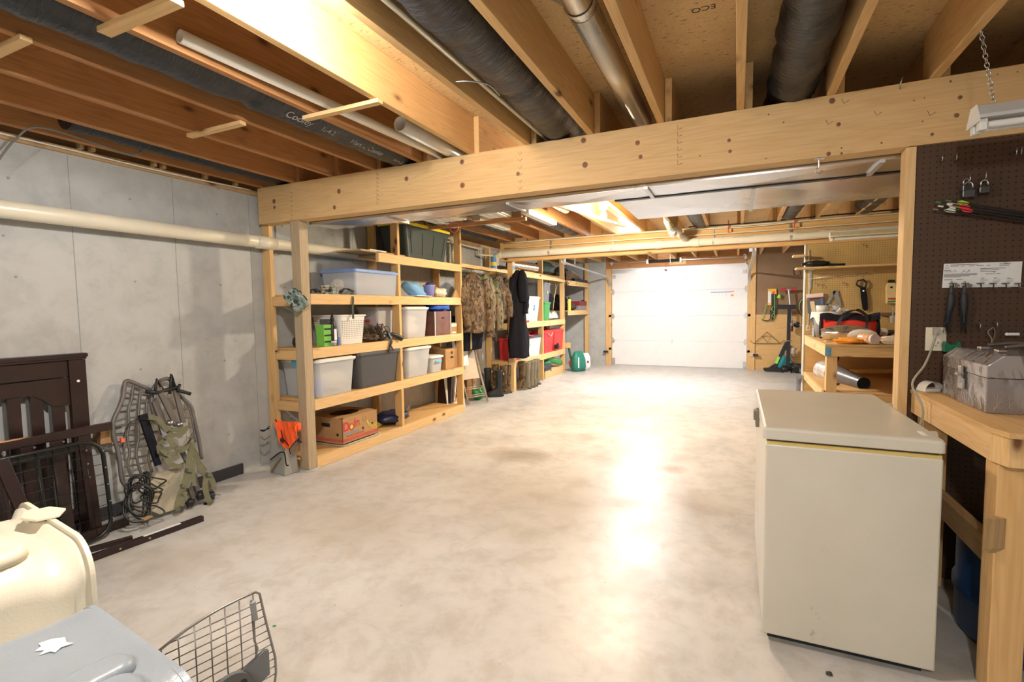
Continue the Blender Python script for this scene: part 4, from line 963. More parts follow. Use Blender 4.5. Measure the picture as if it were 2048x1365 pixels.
o = MB().tube([(-.70, yy-.12, zz+.14), (-.78, yy-.5, 2.30), (-.80, yy-.62, 2.36), (-.80, yy-.7, 2.50)], .038, 16).cyl((-.75, yy-.35, 2.236), (-.765, yy-.42, 2.264), .045, n=18).build('branch_pipe', M_PVCW); tag(o, 'slanting white branch pipe dropping from the joists to the rear drain pipe', 'pipe')
for (z_, r_, mt, lb) in ((2.345, .013, M_PVC, 'upper thin cream water pipe running in front of the rear beam'), (2.26, .010, M_PVC, 'lower thin cream water pipe running in front of the rear beam')):
    o = MB().tube(spline([(-3.30, B2-.03, z_), (-1.5, B2-.03, z_+.005), (0, B2-.03, z_), (XR-.03, B2-.03, z_+.01)], 6), r_, 8).build('water_pipe', mt); tag(o, lb, 'pipe')
o = MB().tube(spline([(-.62, B2-.05, 2.34), (-.2, B2-.05, 2.325), (.2, B2-.05, 2.32), (.9, B2-.05, 2.345), (1.4, B2-.05, 2.35)], 6), .006, 6).build('electric_cable', M_WHITE); tag(o, 'white cable draped along the rear beam right of the slanting pipe', 'cable')
o = MB().tube(spline([(-.6, B2-.07, 2.37), (.2, B2-.08, 2.36), (1.0, B2-.07, 2.38), (2.0, B2-.07, 2.39)], 6), .008, 6).build('electric_cable', M_BLACK); tag(o, 'black cable running high along the rear beam', 'cable')
for x in (-.12, .62):
    o = MB().box((x-.005, B2-.075, 2.26), (x+.005, B2-.06, 2.42)).build('pipe_clip', M_RED); tag(o, 'small red plastic hanger on the rear beam, %s' % ('left one' if x < 0 else 'right one'), 'clip', 'red hangers')
t = pvc('water_pipe', (-.62, 4.30, 2.09), (XR-.03, 4.25, 2.09), .017, 'cream pipe with a coupling running along the far edge of the wide silver duct', M_PVC, 'pipe', ((.18, .20, .004), (.50, .52, .005)))
# folding chairs, signs and boards leaning on the wall
def leaner(name, label, cat, p0, p1, build):
    "local frame: x = width, z = up the leaning panel, y = thickness"
    pass
yc = onx(945, 790, -3.42).y
t = thing('sign_board', 'white leaning poster board with an orange mark beside the tall shelving', 'board', (-3.38, 5.66, .004), rot=(R(-8), R(0), R(75)))
MB().box((-.20, -.006, 0), (.12, .006, .62)).build('panel', M_PAPER, t)
MB().tube([(-.05+.045*math.cos(i*.35), -.008, .16+.06*math.sin(i*.35)) for i in range(18)], .008, 6, True).box((-.052, -.010, .11), (-.044, -.007, .20)).build('printed_mark', plain('mark_orange', (.85, .40, .05), .7), t)
MB().cyl((.04, -.0075, .46), (.04, -.006, .46), .05, n=20).build('red_dot', M_RED, t)
o = MB().poly([(-.14, 0, 0), (.16, 0, 0), (.16, 0, .30), (.02, 0, .42), (-.14, 0, .36)], .008, (0, 1, 0)).build('white_sheet'); o.data.materials.append(M_PAPER); o.location = (-3.44, 5.86, .55); o.rotation_euler = (R(-6), 0, R(80)); tag(o, 'plain white angled sheet standing behind the folded chair', 'board')
def fchair(label, loc, rot):
    t = thing('folding_chair', label, 'chair', loc, rot=rot)
    fr = plain('chair_tan', (.40, .32, .235), .45, .1)
    for s in (-1, 1):
        MB().tube([(s*.20, 0, .01), (s*.20, 0, .80), (s*.19, 0, .86), (s*.15, 0, .90), (0, 0, .905)], .011, 8).build('frame_tube', fr, t)
        MB().tube([(s*.165, -.03, .0), (s*.165, -.025, .55)], .010, 8).build('leg', fr, t)
    MB().tube([(-.165, -.03, .10), (.165, -.03, .10)], .008, 8).build('stretcher', fr, t)
    MB().tube([(-.2, 0, .22), (.2, 0, .22)], .008, 8).build('stretcher', fr, t)
    MB().box((-.15, -.022, .36), (.15, -.008, .84), bev=.004).build('seat', plain('chair_seat', (.58, .47, .34), .5), t)
    MB().box((-.17, .012, .70), (.17, .026, .89), bev=.004).build('backrest', fr, t)
    return t
c = onx(955, 790, -3.33)
fchair('tan metal folding chair leaning folded between the shelving units', (-3.30, 6.02, .004), (R(-22), 0, R(66)))
fchair('second tan folding chair half hidden behind the first one', (-3.38, 6.16, .004), (R(-22), 0, R(66)))
soft('green_hose', 'bright green coiled thing on the floor behind the folding chairs', 'hose', (-3.45, 6.35, .10), (.08, .14, .09), M_GREEN, 12, .2)
t = thing('backpack', 'black bag hanging below the camouflage jackets', 'bag', (-3.44, 6.05, 1.02))
MB().loft([rrect(.20, .50, .05, -.26, cx=0), rrect(.24, .62, .08, 0), rrect(.20, .60, .08, .22)], smooth=True).build('bag_body', M_BLACKC, t)
MB().ribbon([(.125, -.15, .15), (.135, -.15, 0), (.12, -.13, -.24)], .04, .006, (0, 1, 0)).build('shoulder_strap', plain('tan_strap', (.35, .25, .13), .8), t)
for k, (y, lb, tn) in enumerate(((6.38, 'reddish plank standing against the wall left of the second shelving unit', 'red'), (6.58, 'grey-green plank standing beside the reddish one', 'grey'))):
    o = MB().box((XL+.03, y, .004), (XL+.06, y+.14, 1.30)).build('standing_plank', wood('z', tn)); tag(o, lb, 'plank')

# ================================================================ SECOND UNIT
X2 = -3.239; LW = [.483, 1.095, 1.955]
o = MB().box((X2-.092, 7.155, .002), (X2, 7.245, 2.30)).build('support_post', wood('z', 'fresh'), bev=.003)
for v in o.data.vertices: pass
tag(o, 'square pine post in front of the second shelving unit where the black coat hangs', 'post'); 
S2 = thing('shelving_unit', 'pine shelving beyond the coats, holding grey, clear and red bins above a row of boots', 'shelving', (-3.45, 8.4, 0))
for k, z in enumerate(LW):
    MB().box((X2-.038, 7.25, z-.10), (X2, 9.76, z)).build('front_rail', wood('y', 'fresh'), S2, True, bev=.002)
    MB().box((XL+.012, 7.25, z-.018), (X2-.04, 9.74, z)).build('shelf_board', wood('y', 'ply'), S2, True)
    MB().box((-3.61, 7.10, z-.10), (-3.335, 7.138, z)).build('side_rail', wood('x'), S2, True)
for y in (7.10, 8.5, 9.70): MB().box((-3.705, y, .004), (-3.615, y+.038, 2.30)).build('rear_stud', wood('z'), S2, True)
for y in (8.47, 9.70): MB().box((X2-.095, y, .004), (X2-.003, y+.04, 2.33)).build('front_stud', wood('z'), S2, True)
X3 = -3.15
S3 = thing('shelving_unit', 'short pine shelves in the far corner beside the garage door', 'shelving', (-3.4, 10.5, 0))
for z in (1.273, 1.89):
    MB().box((X3-.038, 9.78, z-.10), (X3, 11.27, z)).build('front_rail', wood('y', 'fresh'), S3, True)
    MB().box((XL+.012, 9.78, z-.018), (X3-.04, 11.27, z)).build('shelf_board', wood('y', 'ply'), S3, True)
MB().box((X3-.092, 11.21, .004), (X3-.002, 11.248, 2.35)).build('front_stud', wood('z'), S3, True)
for y in (9.85,): MB().box((-3.705, y, .004), (-3.615, y+.04, 2.30)).build('rear_stud', wood('z'), S3, True)
MB().box((-3.70, 9.80, .50), (-3.15, 9.838, .60)).build('side_rail', wood('x'), S3, True)

def y2(px, X=X2-.03, py=640): return onx(px, py, X).y
# top level
z = LW[2]
t = thing('foil_duct_hose', 'silver foil dryer hose lying on the top of the second shelving', 'hose', (X2-.16, (y2(1033)+y2(1078))/2, z))
ya, yb = y2(1034), y2(1077)
m = MB(); m.grid(lambda u, v: Vector((X2-.14+.05*v+math.cos(2*math.pi*u)*(.078+.006*math.sin(v*110)), ya+(yb-ya)*v, z+.088+math.sin(2*math.pi*u)*(.078+.006*math.sin(v*110)))), 24, 110, True); m.build('hose_wall', plain('foil', (.80, .72, .60), .22, 1., bmp=.002), t, True)
MB().cyl((X2-.14, ya-.01, z+.088), (X2-.14, ya+.02, z+.088), .074, n=20).build('hose_mouth', M_BLACK, t, True)
o = MB().m(plain('can_blue', (.08, .25, .6), .4)).cyl((X2-.22, y2(1006), z+.001), (X2-.22, y2(1006), z+.18), .05, n=20).m(plain('can_yellow', (.85, .7, .1), .4)).cyl((X2-.22, y2(1006), z+.04), (X2-.22, y2(1006), z+.10), .0505, n=20).build('spray_can'); o.location.y += .10; tag(o, 'blue and yellow can standing left on the top of the second shelving', 'can')
soft('dark_bag', 'dark green plastic bag filling the top right of the second shelving', 'bag', (X2-.22, y2(1107), z+.15), (.18, .42, .14), plain('dark_bag_green', (.025, .045, .035), .3), 14, .1)
soft('dark_bag', 'black bag stuffed on top beyond the foil hose, near the ceiling', 'bag', (-3.50, 10.3, 1.89+.17), (.13, .42, .15), plain('dark_bag_black', (.03, .033, .03), .4), 17, .12)
# middle level
z = LW[1]
t = on_shelf(1042, 1082, 593, z, X2-.01, .26, label='light grey tote with rim and blue-white sticker on the second shelving', body=plain('light_grey_tote', (.50, .52, .50), .45), lid=plain('light_grey_tote', (.50, .52, .50), .45), taper=.84, lidh=.02)
MB().m(M_PAPER).box((.12, -.131, .22), (.20, -.122, .36)).m(M_BLUE).box((.13, -.133, .20), (.19, -.123, .30)).build('sticker', None, t.children[0])
o = MB().box((-3.61, 8.0, z+.002), (-3.53, 8.40, z+.60)).build('dark_box', plain('dark_brown_box', (.035, .022, .018), .7)); tag(o, 'dark brown slim box standing behind the light grey tote', 'box')
o = MB().ball((-3.565, 8.2, z+.672), (.05, .19, .07), 3, None, .12, 4).build('wrapped_loaf', plain('wrapped_tan', (.50, .36, .22), .4, var=.4)); tag(o, 'tan wrapped bundle on top of the dark brown box', 'bundle')
yg0, yg1 = y2(1089), y2(1103)
t = tote('storage_tote', 'green tote under the grey one on the second shelving', 'bin', (X2-.22, (y2(1088)+y2(1104))/2, z+.001), R(90), .30, .38, .35, M_GREEN, M_GREEN, .88, lidh=.02)
t = tote('storage_tote', 'slate grey tote stacked on top of the green one', 'bin', (X2-.22, (y2(1088)+y2(1104))/2, z+.353), R(90), .32, .38, .36, plain('slate_plastic', (.16, .17, .19), .45), plain('slate_plastic', (.16, .17, .19), .45), .86, lidh=.02)
MB().ball((0, -.187, .18), (.03, .002, .035), 2).build('round_mark', plain('gold_mark', (.6, .5, .15), .5), t)
soft('dark_bag', 'black bag behind the antler-like sticks on the second shelving', 'bag', (X2-.28, 9.38, z+.36), (.15, .26, .20), M_BLACKC, 21, .18)
m = MB(); rnd = random.Random(8)
for i in range(9):
    c0 = Vector((X2-.10, 9.12+i*.055, z+.035)); m.cyl(c0, c0+Vector((-.03, rnd.uniform(-.02, .02), .13+rnd.uniform(-.03, .02))), .028, .012, n=10)
o = m.build('clear_bottles', M_CLEAR); tag(o, 'pile of empty clear bottles low on the second shelving', 'bottles', kind='stuff')
m = MB().tube(spline([(X2-.05, 9.16, z+.20), (X2-.03, 9.2, z+.45), (X2-.02, 9.26, z+.62), (X2-.01, 9.20, z+.70)]), .007, 6).tube(spline([(X2-.02, 9.26, z+.62), (X2-.01, 9.36, z+.72)]), .006, 6)
o = m.build('twisted_wire', M_BRASS); tag(o, 'twist of brass-coloured wire hanging in front of the second shelving', 'wire')
o = MB().box((X2-.05, y2(1044), z+.002), (X2+.015, y2(1054), z+.03), bev=.006).build('red_clamp', M_RED); tag(o, 'small red clamp at the shelf edge below the light grey tote', 'clamp')
m = MB()
for k in range(7): m.box((-3.60, 7.10+.155, z+.30+k*.045), (-3.36, 7.10+.40, z+.325+k*.045), bev=.004)
o = m.build('stacked_vents', M_WHITE); tag(o, 'stack of white slatted vents left of the coat post', 'vents')
o = MB().box((-3.60, 7.26, z+.002), (-3.36, 7.50, z+.29)).build('brown_carton', plain('brown_carton', (.22, .12, .07), .8)); tag(o, 'brown carton under the white slatted vents', 'carton')
o = MB().tube(spline([(-3.45, 7.3, z+.64), (-3.45, 7.3, z+.72), (-3.45, 7.4, z+.66)]), .02, 8).box((-3.5, 7.28, z+.615), (-3.4, 7.45, z+.64)).build('power_tool', M_BLACK); tag(o, 'dark hand tool on top of the white slatted vents', 'tool')
# lower level
z = LW[0]
t = tote('storage_tote', 'dark red plastic tote left of the pine post on the lower shelf', 'bin', (-3.42, 7.36, z+.001), R(90), .18, .30, .36, M_RED, M_RED, .9, lidh=.02)
t = tote('storage_tote', 'clear tub with lime green rim straddling the pine post', 'bin', (-3.38, 7.66, z+.001), R(90), .36, .30, .24, M_CLEAR, M_LIME, .84, lidh=.018)
c = t.location
soft('toy_pile', 'mixed tan and pink bits inside the lime-rimmed tub', 'contents', (c.x, c.y, c.z+.10), (.11, .13, .08), plain('mixed_bits', (.50, .34, .30), .8, var=.6, vs_=40), 4, .1)
t = tote('storage_tote', 'clear box with white lid on top of the lime-rimmed tub', 'bin', (-3.38, 7.66, z+.243), R(90), .34, .28, .16, M_CLEAR, M_WHITE, .92, lidh=.016)
t = on_shelf(1052, 1084, 672, z, X2-.01, .38, label='white-clear tote with a black lid on the lower shelf of the second shelving', body=frosted('milky_plastic', (.80, .82, .85), .75), lid=plain('charcoal_lid', (.07, .07, .08), .4), taper=.88, lidh=.03)
MB().ball((-.18, -.165, .10), (.07, .006, .08), 2).build('yellow_sticker', plain('pale_yellow', (.85, .65, .25), .7), t)
for k, (p0, p1) in enumerate(((1087, 1107), (1108, 1127))):
    yc_ = (y2(p0)+y2(p1))/2; wd = (y2(p1)-y2(p0))*.97
    t = tote('drink_cooler', 'bright red cooler box %s' % ('with a cord over it beside the middle stud' if k == 0 else 'with a black spigot at the right end of the lower shelf'), 'cooler', (X2-.20, yc_, z+.001), R(90), wd, .36, .42, M_RED, M_RED, .88, lidh=.04)
    if k: MB().cyl((-wd*.40, -.16, .08), (-wd*.40, -.24, .08), .045, n=16).cyl((-wd*.4, -.22, .09), (-wd*.4, -.22, .15), .02, n=10).build('spigot', M_BLACK, t)
    else: MB().tube(spline([(-.1, -.19, .37), (.0, -.20, .32), (.08, -.19, .31), (.18, -.19, .38)]), .007, 6).build('cord', plain('pink_cord', (.85, .5, .4), .7), t)
soft('red_duffel', 'dark red cloth bag lying on the black-lidded tote', 'bag', (X2-.24, y2(1066), z+.425), (.12, .26, .05), M_TOOLRED, 5, .12)
m = MB().tube(spline([(X2-.02, y2(1047), z+.40), (X2+.01, y2(1055), z+.36), (X2-.02, y2(1066), z+.34)]), .012, 8); o = m.build('pruning_tool', M_RED); o.location.z += .02; tag(o, 'red bent hand tool on the edge of the black-lidded tote', 'tool')

# black coat and cap on the pine post
CT = garment('black_coat', 'long black coat hanging down the pine post almost to the lower shelf', 'coat', (X2+.085, 7.16, 1.93), R(35), [(0, .03), (-.08, .09), (-.20, .11), (-.45, .12), (-.70, .12), (-1.05, .155), (-1.38, .16)], .085, M_BLACKC, 6, .12,
        [([(.08, -.03, -.12), (.12, -.06, -.4), (.10, -.08, -.68)], .05, .045), ([(-.08, -.03, -.12), (-.12, -.06, -.4), (-.10, -.08, -.72)], .05, .05)])
hd = MB().loft([rrect(.10, .16, .04, 0), rrect(.16, .24, .06, .12), rrect(.17, .26, .06, .28), rrect(.12, .18, .05, .42), rrect(.05, .08, .02, .50)], smooth=True).build('hood', M_BLACKC, CT); hd.location = (.06, -.06, -.50)
MB().box((.08, .0, .20), (.0865, .10, .215)).build('white_print', M_PAPER, hd)
o = MB().tube([(X2+.002, 7.20, 1.99), (X2+.03, 7.19, 1.95), (X2+.045, 7.18, 1.93)], .004, 6).box((X2, 7.17, 1.94), (X2+.006, 7.23, 2.02)).build('coat_hook', plain('blue_hook', (.2, .45, .8), .5)); tag(o, 'blue-tagged hook at the top of the pine post holding the black coat', 'hook')

# boots
def boot(label, mat, sole, loc, rz, group=None):
    t = thing('boot', label, 'boot', loc, rz, group)
    m = MB(); secs = []
    # (z, centre x, half length, half width): from top of shaft to foot
    for (z_, cx, hl, hw_) in ((.40, 0, .075, .062), (.385, 0, .077, .064), (.30, 0, .070, .060), (.20, .0, .060, .052), (.14, -.006, .058, .046), (.11, -.025, .078, .045), (.085, -.05, .105, .046), (.06, -.07, .130, .049), (.03, -.075, .140, .052), (.012, -.075, .140, .050)):
        secs.append([(cx+hl*(.74 if z_ > .13 else .9)*math.cos(2*math.pi*i/18), hw_*.86*math.sin(2*math.pi*i/18), z_) for i in range(18)])
    inner = [[(.0+.048*math.cos(2*math.pi*i/18), .045*math.sin(2*math.pi*i/18), z_) for i in range(18)] for z_ in (.40, .30)]
    m.loft(inner[::-1]+secs, True, True, True); m.build('upper', mat, t)
    MB().loft([[(-.075+.146*k*math.cos(2*math.pi*i/18), .055*k*math.sin(2*math.pi*i/18), z_) for i in range(18)] for z_, k in ((0, .97), (.008, 1), (.024, 1))]).build('sole', sole, t)
    return t
BR = plain('rubber_olive', (.19, .165, .11), .6, var=.2); BS = plain('rubber_sole', (.10, .085, .06), .7); BK = plain('rubber_black', (.018, .02, .024), .5)
def heel(px, py, hx=.07): p = onz(px, py, 0); return (p.x-hx, p.y, .001)
b = boot('black rubber boot standing nearest, left of the pine post', BK, BK, heel(1007, 794), R(32))
MB().box((.058, -.03, .33), (.076, .02, .36), bev=.003).build('boot_badge', plain('badge_tan', (.6, .4, .15), .6), b.children[0])
dup(b, (-3.56, 6.86, .001), R(30), 'black rubber boot behind the nearest one, closer to the wall')
cb = boot('camouflage rubber boot left of the pine post, toe to the wall', M_CAMO, BS, heel(1016.5, 789), R(20)); cb.scale = (1, 1, 1.1)
dup(cb, heel(1024, 787), R(14), 'camouflage rubber boot close against the pine post')
dup(cb, (-3.50, 7.02, .001), R(30), 'camouflage rubber boot half hidden behind its pair')
gb = boot('big olive boot with leaf camouflage shaft, first right of the pine post', M_CAMO, BR, heel(1053, 781), R(20)); gb.scale = (1.12, 1.12, 1.18)
ob = boot('olive rubber boot, second right of the pine post', BR, BS, heel(1063, 779), R(18)); ob.scale = (1.05, 1.05, 1.12)
dup(ob, heel(1070, 776), R(10), 'olive rubber boot, third right of the pine post')
rb = dup(ob, heel(1075.5, 774), R(14), 'narrow olive boot with reddish sole, fourth right of the pine post')
dup(ob, heel(1081.5, 770), R(16), 'olive boot last in the row before the middle stud')
# floor things right of the boots
S = MB().box((X2-.40, 8.62, .002), (X2-.02, 9.66, .15)).build('wooden_box', wood('y', 'fresh')); tag(S, 'low pine box on the floor under the red coolers', 'box')
o = MB().loft([rrect(.30, .40, .04, 0), rrect(.32, .42, .05, .06), rrect(.28, .36, .04, .12)]).build('black_case', plain('case_black', (.03, .035, .05), .45)); o.location = (X2-.16, 8.75, .152); tag(o, 'small black case on the left end of the low pine box', 'case')
o = MB().tube(spline([(X2-.22, 8.75, .30), (X2-.16, 8.95, .36), (X2-.10, 9.2, .30), (X2-.02, 9.5, .22)]), lambda q: .05+.02*math.sin(3*q), 12).ball((X2-.18, 8.95, .27), (.13, .24, .08), 3, None, .1, 2).build('green_tool', M_GREEN); tag(o, 'green plastic garden tool lying above the low pine box', 'tool')
t = thing('seed_bag', 'dark green and white bag standing on the floor before the far shelves', 'bag', (-3.02, 9.95, .002), R(60))
MB().loft([rrect(.30, .17, .06, 0), rrect(.34, .20, .07, .10), rrect(.32, .18, .07, .25), rrect(.24, .10, .03, .36), rrect(.20, .03, .012, .42)], smooth=True).build('sack', plain('bag_green', (.02, .20, .15), .45, bmp=.004, bs=14), t)
MB().box((-.10, -.103, .08), (-.07, -.095, .30)).build('white_lettering', M_PAPER, t)
t = thing('seed_bag', 'white bag with a small red mark leaning behind the green one', 'bag', (-2.94, 10.14, .002), R(60))
MB().loft([rrect(.22, .14, .05, 0), rrect(.26, .17, .06, .12), rrect(.24, .15, .05, .28), rrect(.18, .06, .02, .36)], smooth=True).build('sack', M_PAPER, t)
MB().ball((.02, -.082, .18), (.035, .006, .03), 2).build('red_mark', M_RED, t)
t = thing('leaf_blower', 'orange tool with a dark green handle behind the green bag', 'tool', (-3.15, 9.98, .002), R(0))
MB().ball((0, 0, .16), (.08, .10, .12), 3, None, .1).build('tank', plain('tool_orange', (.8, .16, .05), .5), t)
MB().cyl((-.03, -.02, .26), (-.07, -.05, .48), .025, n=12).build('handle', plain('handle_green', (.03, .10, .08), .6), t)
# far corner shelf contents
z = 1.273
def y3(px): return onx(px, 600, X3-.05).y
o = MB().m(plain('can_yellow', (.85, .7, .1), .4)).cyl((X3-.07, 9.98, z+.001), (X3-.07, 9.98, z+.24), .035, n=18).m(M_BLACK).cyl((X3-.07, 9.98, z+.241), (X3-.07, 9.98, z+.28), .022, n=14).build('spray_can'); tag(o, 'tall yellow spray can on the far corner shelf', 'can')
t = thing('tool_box', 'dark red tool case at the right end of the far corner shelf', 'case', (X3-.14, 10.92, z+.001), R(90))
MB().box((-.26, -.10, 0), (.26, .10, .10), bev=.006).build('case_body', plain('case_grey', (.30, .28, .30), .5), t); MB().box((-.27, -.105, .102), (.27, .105, .20), bev=.008).build('case_lid', M_TOOLRED, t); MB().cyl((.12, -.05, .2), (.12, -.05, .23), .03, n=12).build('knob', M_BLACK, t)
soft('dark_tools', 'heap of black straps and tools behind the yellow can', 'tools', (X3-.26, 9.98, z+.17), (.14, .24, .18), M_BLACKC, 31, .2)
soft('dark_tools', 'low heap of brown cords left of the red case', 'cords', (X3-.18, 10.40, z+.07), (.12, .24, .07), plain('brown_cords', (.08, .05, .035), .8), 33, .2)
z = 1.89
t = thing('canvas_quiver', 'brown canvas case with a black tube on the top far corner shelf', 'case', (X3-.09, 10.55, z+.001), R(90))
MB().poly([(-.42, 0, 0), (.30, 0, 0), (.34, 0, .10), (-.38, 0, .22)], .10, (0, 1, 0)).build('case_body', plain('brown_canvas', (.20, .13, .08), .8), t)
MB().cyl((-.36, -.05, .035), (.52, -.08, .035), .032, n=14).build('tube', M_BLACK, t)
MB().tube([(-.38, -.01, .225), (0, -.01, .17), (.40, -.01, .12)], .012, 8).build('rod', M_GALV, t)
MB().ribbon(spline([(-.35, -.02, .06), (-.34, -.07, -.05), (-.28, -.07, -.12), (-.16, -.07, -.10), (-.10, -.04, .04)]), .02, .003, (0, 1, 0)).build('strap', M_BLACKC, t)
# ================================================================ RIGHT SIDE: PARTITIONS AND BENCHES
XP = .757
pg = struct(MB().box((XP, B2+.002, .0), (XR, B2+.012, 2.062)).build('wall_partition', M_PEGY, origin=(XP, B2, 0)))
struct(MB().box((XP+.02, B2-.006, .0), (XR-.01, B2+.001, .93)).build('plywood_panel', wood('x', 'ply'), pg, True))
struct(MB().box((XP-.014, B2-.006, .0), (XP-.001, B2+.09, 2.062)).build('edge_strip', M_PVCW, pg, True))
pf = struct(MB().box((.757, 2.952, .0), (XR, 2.962, 2.062)).build('wall_partition', M_PEGB, origin=(.757, 2.952, 0)))
o = MB().box((.716, 2.948, .004), (.755, 3.037, 2.062)).build('partition_post', wood('z', 'fresh'), bev=.002); tag(o, 'pine stud at the left edge of the dark brown pegboard', 'stud')

# ---- rear workbench
ZB2 = .953; yF = 5.44
t = thing('workbench', 'cluttered pine workbench with blue paint on its front corner', 'workbench', (1.5, 6.2, 0))
MB().box((XP, yF, ZB2-.02), (XR-.02, B2-.01, ZB2)).build('bench_top', wood('x', 'ply'), t, True)
MB().box((XP, yF+.002, ZB2-.115), (XR-.02, yF+.04, ZB2-.022)).build('front_apron', wood('x', 'pine'), t, True, bev=.002)
MB().box((XP+.002, yF+.04, ZB2-.115), (XP+.04, B2-.01, ZB2-.022)).build('side_apron', wood('y', 'fresh'), t, True, bev=.002)
for (x, y) in ((XP+.02, yF+.045), (XR-.15, yF+.045), (XR-.15, B2-.13)):
    MB().box((x, y, .003), (x+.088, y+.088, ZB2-.022)).build('leg', wood('z', 'pine'), t, True, bev=.003)
MB().box((XP+.02, yF+.04, .48), (XR-.04, B2-.012, .50)).build('lower_shelf', wood('x', 'ply'), t, True)
MB().box((XP, yF+.135, .41), (XP+.038, B2-.012, .498)).build('side_rail', wood('y', 'fresh'), t, True)
MB().box((XP+.11, yF, .385), (XR-.04, yF+.038, .478)).build('front_rail', wood('x', 'pine'), t, True)
MB().box((XP-.0006, yF+.003, ZB2-.112), (XP+.05, yF+.0014, ZB2-.03)).build('blue_paint_patch', plain('blue_paint', (.12, .32, .50), .7, var=.4, vs_=30), t, True)
def bz(px, py, z=ZB2+.001): return onz(px, py, z)
def onpeg(px, py, y=B2-.0): return ony(px, py, y)
# things on the tan pegboard
c0, c1 = ony(1593, 538, B2-.22), ony(1806, 528, B2-.22)
t = thing('wall_shelf', 'long thin pine shelf on the tan pegboard', 'shelf', (1.4, B2-.1, c0.z))
MB().box((c0.x, B2-.22, c0.z-.004), (XR-.02, B2-.008, c0.z+.016), bev=.002).build('board', wood('x', 'fresh'), t, True)
MB().box((XP+.035, B2-.012, c0.z-.24), (XP+.06, B2-.004, c0.z-.005)).box((XP+.035, B2-.20, c0.z-.02), (XP+.06, B2-.012, c0.z-.006)).build('bracket', M_GALV, t, True)
c = ony(1586, 513, B2-.10)
o = MB().box((c.x, B2-.16, c.z-.008), (XP-.016, B2+.02, c.z+.012)).build('wall_shelf', wood('x', 'fresh')); tag(o, 'short pine shelf stub sticking out left above the long one', 'shelf')
zs_ = c0.z+.018
m = MB().ball((.86, B2-.12, zs_+.04), (.12, .07, .04), 3, None, .15, 3).tube(spline([(.70, B2-.12, zs_+.03), (.8, B2-.1, zs_+.06), (1.0, B2-.12, zs_+.02), (1.14, B2-.12, zs_+.015)]), .016, 8)
o = m.build('black_harness', M_BLACK); tag(o, 'black rolled harness lying at the left end of the long pine shelf', 'harness')
a, b = ony(1618, 558, B2-.04), ony(1735, 546, B2-.04)
t = thing('hanging_rod', 'thin steel rod held on hooks across the tan pegboard', 'rod', (a+b)/2)
MB().tube([a, b], .005, 8).build('rod', M_STEEL, t, True)
for q in (.2, .48, .82):
    p = a.lerp(b, q); MB().tube([p+Vector((0, .04, 0)), p+Vector((0, -.008, -.008)), p+Vector((0, -.012, -.03))], .003, 6).build('hook', M_STEEL, t, True)
for i, (px, py) in enumerate(((1629, 568), (1638, 571), (1644, 571), (1684, 568), (1687.5, 567.5), (1748, 543), (1724, 492))):
    p = ony(px, py, B2); o = MB().tube([p+Vector((0, .0, .01)), p+Vector((0, -.03, .01)), p+Vector((0, -.035, -.02))], .004, 6).build('peg_hook', M_STEEL); tag(o, 'small steel hook on the tan pegboard, %s from the left' % ordn[i], 'hook', 'hooks on the tan pegboard')
o = MB().tube([ony(1618, 500, B2-.01), ony(1618.5, 590, B2-.01), ony(1616, 655, B2-.01)], .006, 6).build('electric_cable', M_WHITE); tag(o, 'white cable running down the left edge of the tan pegboard', 'cable')
# strap wrench, birdhouse card, set square, packets
t = thing('strap_sheath', 'black holster with a loop handle hanging on the tan pegboard', 'holster', ony(1726, 615, B2-.03))
f = lambda px, py: ony(px, py, B2-.035)
MB().tube([f(1720, 574), f(1713, 570), f(1715, 562), f(1727, 560), f(1733, 566), f(1731, 574), f(1727, 577)], .011, 8, True).build('loop_handle', M_BLACK, t, True)
MB().poly([f(1721, 575), f(1731, 574), f(1735, 596), f(1736, 619), f(1730, 622), f(1726, 619), f(1722, 594)], .02, (0, 1, 0)).build('sheath', M_BLACKC, t, True)
MB().cyl(ony(1727, 582, B2-.040), ony(1727, 582, B2-.030), .010, n=12).build('rivet', M_STEEL, t, True)
f = lambda px, py: ony(px, py, B2-.07)
t = thing('bait_card', 'cream birdhouse-shaped carton with red and green print on the tan pegboard', 'carton', f(1783, 600))
MB().poly([f(1774, 607), f(1773.5, 573), f(1777, 566), f(1790, 566), f(1794, 573), f(1793, 607)], .06, (0, 1, 0)).build('carton_body', plain('carton_cream', (.85, .70, .40), .7), t, True)
MB().poly([f(1777, 565.8), f(1777.5, 560), f(1790, 560), f(1790, 565.8)], .04, (0, 1, 0)).build('hang_tab', M_BLACK, t, True)
m = MB(); q = ony(1783, 575, B2-.072); m.m(M_BLACK).cyl(q, q+Vector((0, .004, 0)), .012, n=12).m(M_RED)
for px in range(1777, 1792, 2): m.bar(ony(px, 600, B2-.0715), ony(px, 596, B2-.0715), .006, .002, (0, 1, 0))
m.m(M_GREEN).bar(ony(1775, 604, B2-.0715), ony(1792, 603, B2-.0715), .02, .002, (0, 1, 0)); m.build('print', None, t, True)
f = lambda px, py: ony(px, py, B2-.02)
m = MB(); A, B_, C_ = f(1653, 610), f(1670, 582), f(1679, 614)
for p, q, w_ in ((A, B_, .028), (B_, C_, .05), (C_, A, .03)): m.bar(p, q, w_, .006, (0, 1, 0))
o = m.build('speed_square', plain('square_grey', (.42, .42, .40), .4, .6)); tag(o, 'grey triangular set square hanging above the white bucket', 'set square')
f = lambda px, py: ony(px, py, B2-.05)
t = thing('tool_packet', 'clear blister packet with white and red header hanging at the left of the tan pegboard', 'packet', f(1630, 628))
MB().poly([f(1614, 600), f(1616, 628), f(1650, 627), f(1647, 597)], .02, (0, 1, 0)).build('blister', plain('blister_dark', (.12, .14, .18), .3), t, True)
